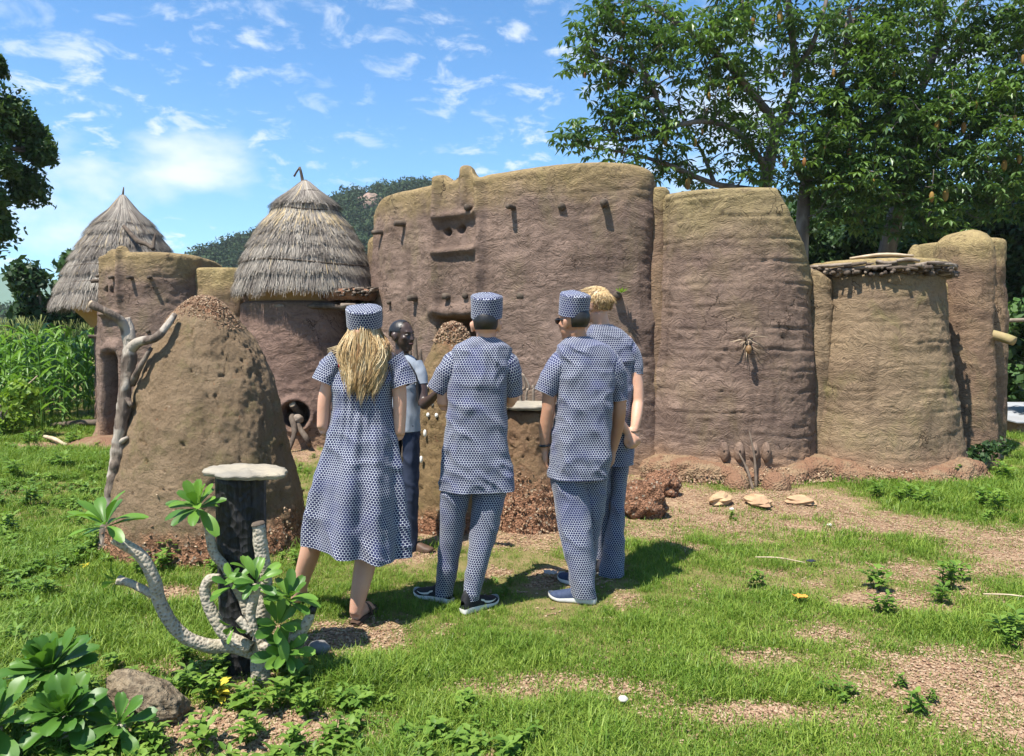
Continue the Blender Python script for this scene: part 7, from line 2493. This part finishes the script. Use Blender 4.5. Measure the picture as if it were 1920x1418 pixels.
trousers(m4p, Y, [legL, legR], 7.0)
hc = at(1114, 574, Y)
fd = np.array((-0.86, 0.5, 0))
hp_, P, Rm = head_parts(hc, fd)
w1, w2 = at(1186, 806, Y - 0.15), at(1172, 806, Y - 0.15)
parts = hp_ + [limb([hc + np.array((0.02, -0.01, -0.04)), at(1126, 612, Y), at(1130, 650, Y)], [0.056, 0.057, 0.075]), body_loft(tr[3:7], Y, 0.78), body_loft(legL[:5], Y, 0.8), body_loft(legR[:5], Y, 0.8),
               limb([at(1106, 645, Y), at(1140, 632, Y), at(1176, 645, Y)], [0.052, 0.06, 0.052]), limb([at(1178, 655, Y), at(1190, 715, Y - 0.03), at(1193, 752, Y - 0.05)], [0.050, 0.045, 0.040], 14, 18), limb([at(1193, 752, Y - 0.05), at(1190, 780, Y - 0.11), w1], [0.040, 0.036, 0.026], 14, 16),
               limb([at(1108, 655, Y), at(1112, 715, Y - 0.04), at(1128, 752, Y - 0.12)], [0.050, 0.045, 0.040], 14, 18), limb([at(1128, 752, Y - 0.12), at(1152, 780, Y - 0.17), w2], [0.040, 0.036, 0.026], 14, 16)]
parts += hand_parts(w1, (0.06, -0.1, -1), (-0.6, 0.5, 0), 1, 0.85) + hand_parts(w2, (0.55, -0.15, -0.7), (0.2, 0.8, -0.3), -1, 0.75)
aR = at(1143, 1062, Y - 0.07)
aL = at(1124, 1048, Y + 0.10)
fR0 = np.array((aR[0] + 0.055, aR[1], 0.014))
fR1 = fR0 + np.array((-0.235, 0.10, 0))
fL0 = np.array((aL[0] + 0.04, aL[1], 0.014))
fL1 = fL0 + np.array((-0.21, 0.14, 0))
parts += foot_parts(fR0, fR1) + foot_parts(fL0, fL1) + [limb([at(1147, 1010, Y - 0.05), aR, np.array((aR[0] + 0.02, aR[1], 0.06))], [0.045, 0.037, 0.036]), limb([at(1124, 1000, Y + 0.06), aL, np.array((aL[0] + 0.02, aL[1], 0.06))], [0.045, 0.037, 0.036])]
fuse('body', parts, M_SKIN_FAIR, m4p)
for b0, b1 in ((fR0, fR1), (fL0, fL1)):
    dd_ = b1 - b0
    shoe(m4p, (b0 - dd_ * 0.05) * np.array((1, 1, 0)), (b1 + dd_ * 0.05) * np.array((1, 1, 0)), M_GREYSOLE, M_GREYSOLE, 0.02, 0.047, 'sandal_sole', heel_h=0.012)
    side = np.cross(dd_ / np.linalg.norm(dd_), (0, 0, 1))
    q = b0 + dd_ * 0.62
    P_ = [q + side * math.cos(x_) * 0.048 + np.array((0, 0, 0.005 + 0.058 * math.sin(x_))) for x_ in np.linspace(0, math.pi, 9)]
    stick('sandal_strap', P_, [0.012] * 9, M_GREYSOLE, m4p, 6, 18, 0)
stick('bracelet', [w1 + np.array((math.cos(x_) * 0.028, math.sin(x_) * 0.028, 0)) for x_ in np.linspace(0, 2 * math.pi, 16)], [0.004] * 16, M_LEATHER, m4p, 5, 32, 0)
# short combed hair
hs = hair_shell(m4p, P, Rm, M_BLOND, -0.62, 2.0, grow=1.045, seed=4, face=0.62)
g = np.random.default_rng(9)
A = Acc()
for k in range(3200):
    d = g.normal(size=3)
    d /= np.linalg.norm(d)
    if d[2] < -0.55 or d[1] > 0.66 - 0.5 * max(0, -d[2]):
        continue
    nrm_ = d * np.array((0.0835, 0.107, 0.099))
    lp = P(0, -0.010, 0.030) + Rm @ nrm_
    flow = Rm @ np.array((0.25 * g.normal() + 0.5 * d[0], 0.35 * g.normal() + (0.6 if d[2] > 0.55 else -0.1), -0.9 if d[2] < 0.6 else -0.15))
    nw = Rm @ d
    L = g.uniform(0.025, 0.05) if d[2] > 0.1 else g.uniform(0.008, 0.018)
    V, Q, T, uv = tube([lp - nw * 0.004, lp + nw * 0.005 + flow * L * 0.5, lp + nw * 0.001 + flow * L], [0.0012, 0.0011, 0.0005], 3, 4)
    A.add(V, Q, T, uv, np.clip(0.36 + 0.20 * g.normal() + 0.34 * d[2], 0, 1))
A.build('hair', M_BLOND, hs)

# ------------------------------------------------------------------ guide in the grey shirt, facing the visitors
Y = 5.46
gd = person('guide in a pale grey T-shirt and dark jeans facing the visitors, arm held out', tuple(gnd(755, 1042)))
tr = [(666, 728, 762, .058), (674, 714, 772, .08), (686, 706, 779, .10), (710, 704, 780, .115), (750, 706, 778, .115), (780, 708, 778, .118), (807, 708, 779, .12)]
A = Acc()


def tee(V, th, f):
    d = folds(V, 8.0, 0.007, (4, 4, 5), 0.5) * sstep(f, 0.05, 0.25)
    d[:, -1] = d[:, 0]
    return d


V, uv = garment(tr, Y, 90, 70, 2.4, 1.0, tee)
put_cloth(A, V, uv)
for path, rad, s_ in (([(768, 684, 0), (776, 700, -0.02), (780, 722, -0.04)], [0.066, 0.060, 0.056], 2), ([(716, 684, 0), (706, 700, 0), (702, 722, 0)], [0.066, 0.060, 0.056], 4)):
    Vs, us = cloth_tube([at(px, py, Y + o) for px, py, o in path], rad, 36, 16, s_, 0.005)
    put_cloth(A, Vs, us)
A.build('t_shirt', M_GREYTEE, gd)
legL = [(795, 742, 779, .10), (830, 745, 778, .095), (900, 747, 777, .088), (960, 748, 775, .08), (1032, 750, 774, .072)]
legR = [(795, 708, 746, .10), (830, 709, 744, .095), (900, 711, 741, .088), (960, 714, 740, .08), (1030, 717, 740, .072, 0.06)]
trousers(gd, Y, [legL, legR], 9.0, M_DENIM, 'jeans')
hc = at(745, 631, Y)
fd = np.array((0.80, -0.55, 0))
hp_, P, Rm = head_parts(hc, fd, 0.97)
hw = at(812, 735, Y - 0.24)
parts = hp_ + [limb([hc + np.array((0, 0.01, -0.04)), at(744, 668, Y), at(744, 690, Y)], [0.052, 0.054, 0.07]), body_loft(tr[2:], Y, 0.86), body_loft(legL, Y, 0.8), body_loft(legR, Y, 0.8), limb([at(714, 686, Y), at(744, 676, Y), at(771, 686, Y)], [0.05, 0.055, 0.05]),
               limb([at(772, 690, Y), at(782, 730, Y - 0.06), at(784, 760, Y - 0.10)], [0.048, 0.043, 0.038], 14, 18), limb([at(784, 760, Y - 0.10), at(797, 750, Y - 0.17), hw], [0.039, 0.036, 0.025], 14, 16),
               limb([at(712, 690, Y), at(704, 740, Y), at(706, 780, Y)], [0.048, 0.043, 0.037], 14, 16), limb([at(706, 780, Y), at(710, 810, Y - 0.05), at(716, 842, Y - 0.1)], [0.037, 0.034, 0.025], 14, 16)]
parts += hand_parts(hw, (0.85, -0.4, 0.25), (0, -0.2, -1), 1, 0.45) + hand_parts(at(716, 842, Y - 0.1), (0.1, -0.1, -1), (1, 0, 0), 1, 0.4)
aL, aR = at(762, 1026, Y), at(729, 1022, Y + 0.06)
parts += [limb([at(762, 990, Y), aL, np.array((aL[0], aL[1], 0.06))], [0.042, 0.035, 0.034]), limb([at(728, 985, Y + 0.05), aR, np.array((aR[0], aR[1], 0.06))], [0.042, 0.035, 0.034])]
fuse('body', parts, M_SKIN_DARK, gd)
hair_shell(gd, P, Rm, M_BLACKHAIR, -0.35, 2.0, grow=0.99, seed=7, face=0.55)
M_EYE = plain('eye_white', (0.22, 0.19, 0.16), None, 10, 0.8)
for k in (-1, 1):
    V, Q, T = ball(P(0.033 * k, 0.0775, 0.012), np.array((0.012, 0.012, 0.007)), 12, 8)
    e_ = mk('eye', V, Q, T, M_EYE, gd)
    V, Q, T = ball(P(0.033 * k, 0.0865, 0.012), 0.0050, 10, 6)
    mk('iris', V, Q, T, M_BLACKPLASTIC, e_)
stick('lips', [P(-0.022, 0.090, -0.056), P(0, 0.101, -0.056), P(0.022, 0.090, -0.056)], [0.004, 0.008, 0.004], plain('lips', (0.09, 0.04, 0.035), None, 10, 0.4), gd, 8, 10, 0)
stick('shoulder_strap', [at(728, 664, Y - 0.06), at(744, 672, Y - 0.085), at(758, 684, Y - 0.11), at(772, 712, Y - 0.12), at(778, 760, Y - 0.1)], [0.012] * 5, M_BLACKMESH, gd, 8, 30, 0.004)
stick('bracelet', [hw + np.array((0.01 + math.cos(x_) * 0.012, math.sin(x_) * 0.026, math.cos(x_) * 0.026)) for x_ in np.linspace(0, 2 * math.pi, 16)], [0.006] * 16, M_LEATHER, gd, 6, 32, 0)
hL, hR = np.array((aL[0] - 0.05, aL[1] + 0.03)), np.array((aR[0] - 0.03, aR[1] + 0.02))
shoe(gd, hL, hL + np.array((0.225, -0.09)), M_LEATHER, M_LEATHER, 0.07, 0.045, heel_h=0.018)
shoe(gd, hR, hR + np.array((0.17, -0.17)), M_LEATHER, M_LEATHER, 0.07, 0.045, heel_h=0.018)

gd.location.x += 0.035
for q in (wm, m2p, m3p, m4p):
    q.location.y -= 0.07

# ================================================================== air
t = NT('pale_air')
pv = t.n.new('ShaderNodeVolumePrincipled')
pv.inputs['Color'].default_value = (0.86, 0.92, 1.0, 1)
pv.inputs['Density'].default_value = 0.00032
pv.inputs['Anisotropy'].default_value = 0.2
t.n.remove(t.b)
t.l.new(pv.outputs[0], t.out.inputs['Volume'])
b0, b1 = np.array((-1520, -1520, -8.0)), np.array((1520, 1520, 92.0))
hv = np.array([(x_, y_, z_) for z_ in (b0[2], b1[2]) for y_ in (b0[1], b1[1]) for x_ in (b0[0], b1[0])])
haze = mk('haze', hv, [[0, 2, 3, 1], [4, 5, 7, 6], [0, 1, 5, 4], [2, 6, 7, 3], [0, 4, 6, 2], [1, 3, 7, 5]], mat=t.m, smooth=False)
tag(haze, kind='stuff')
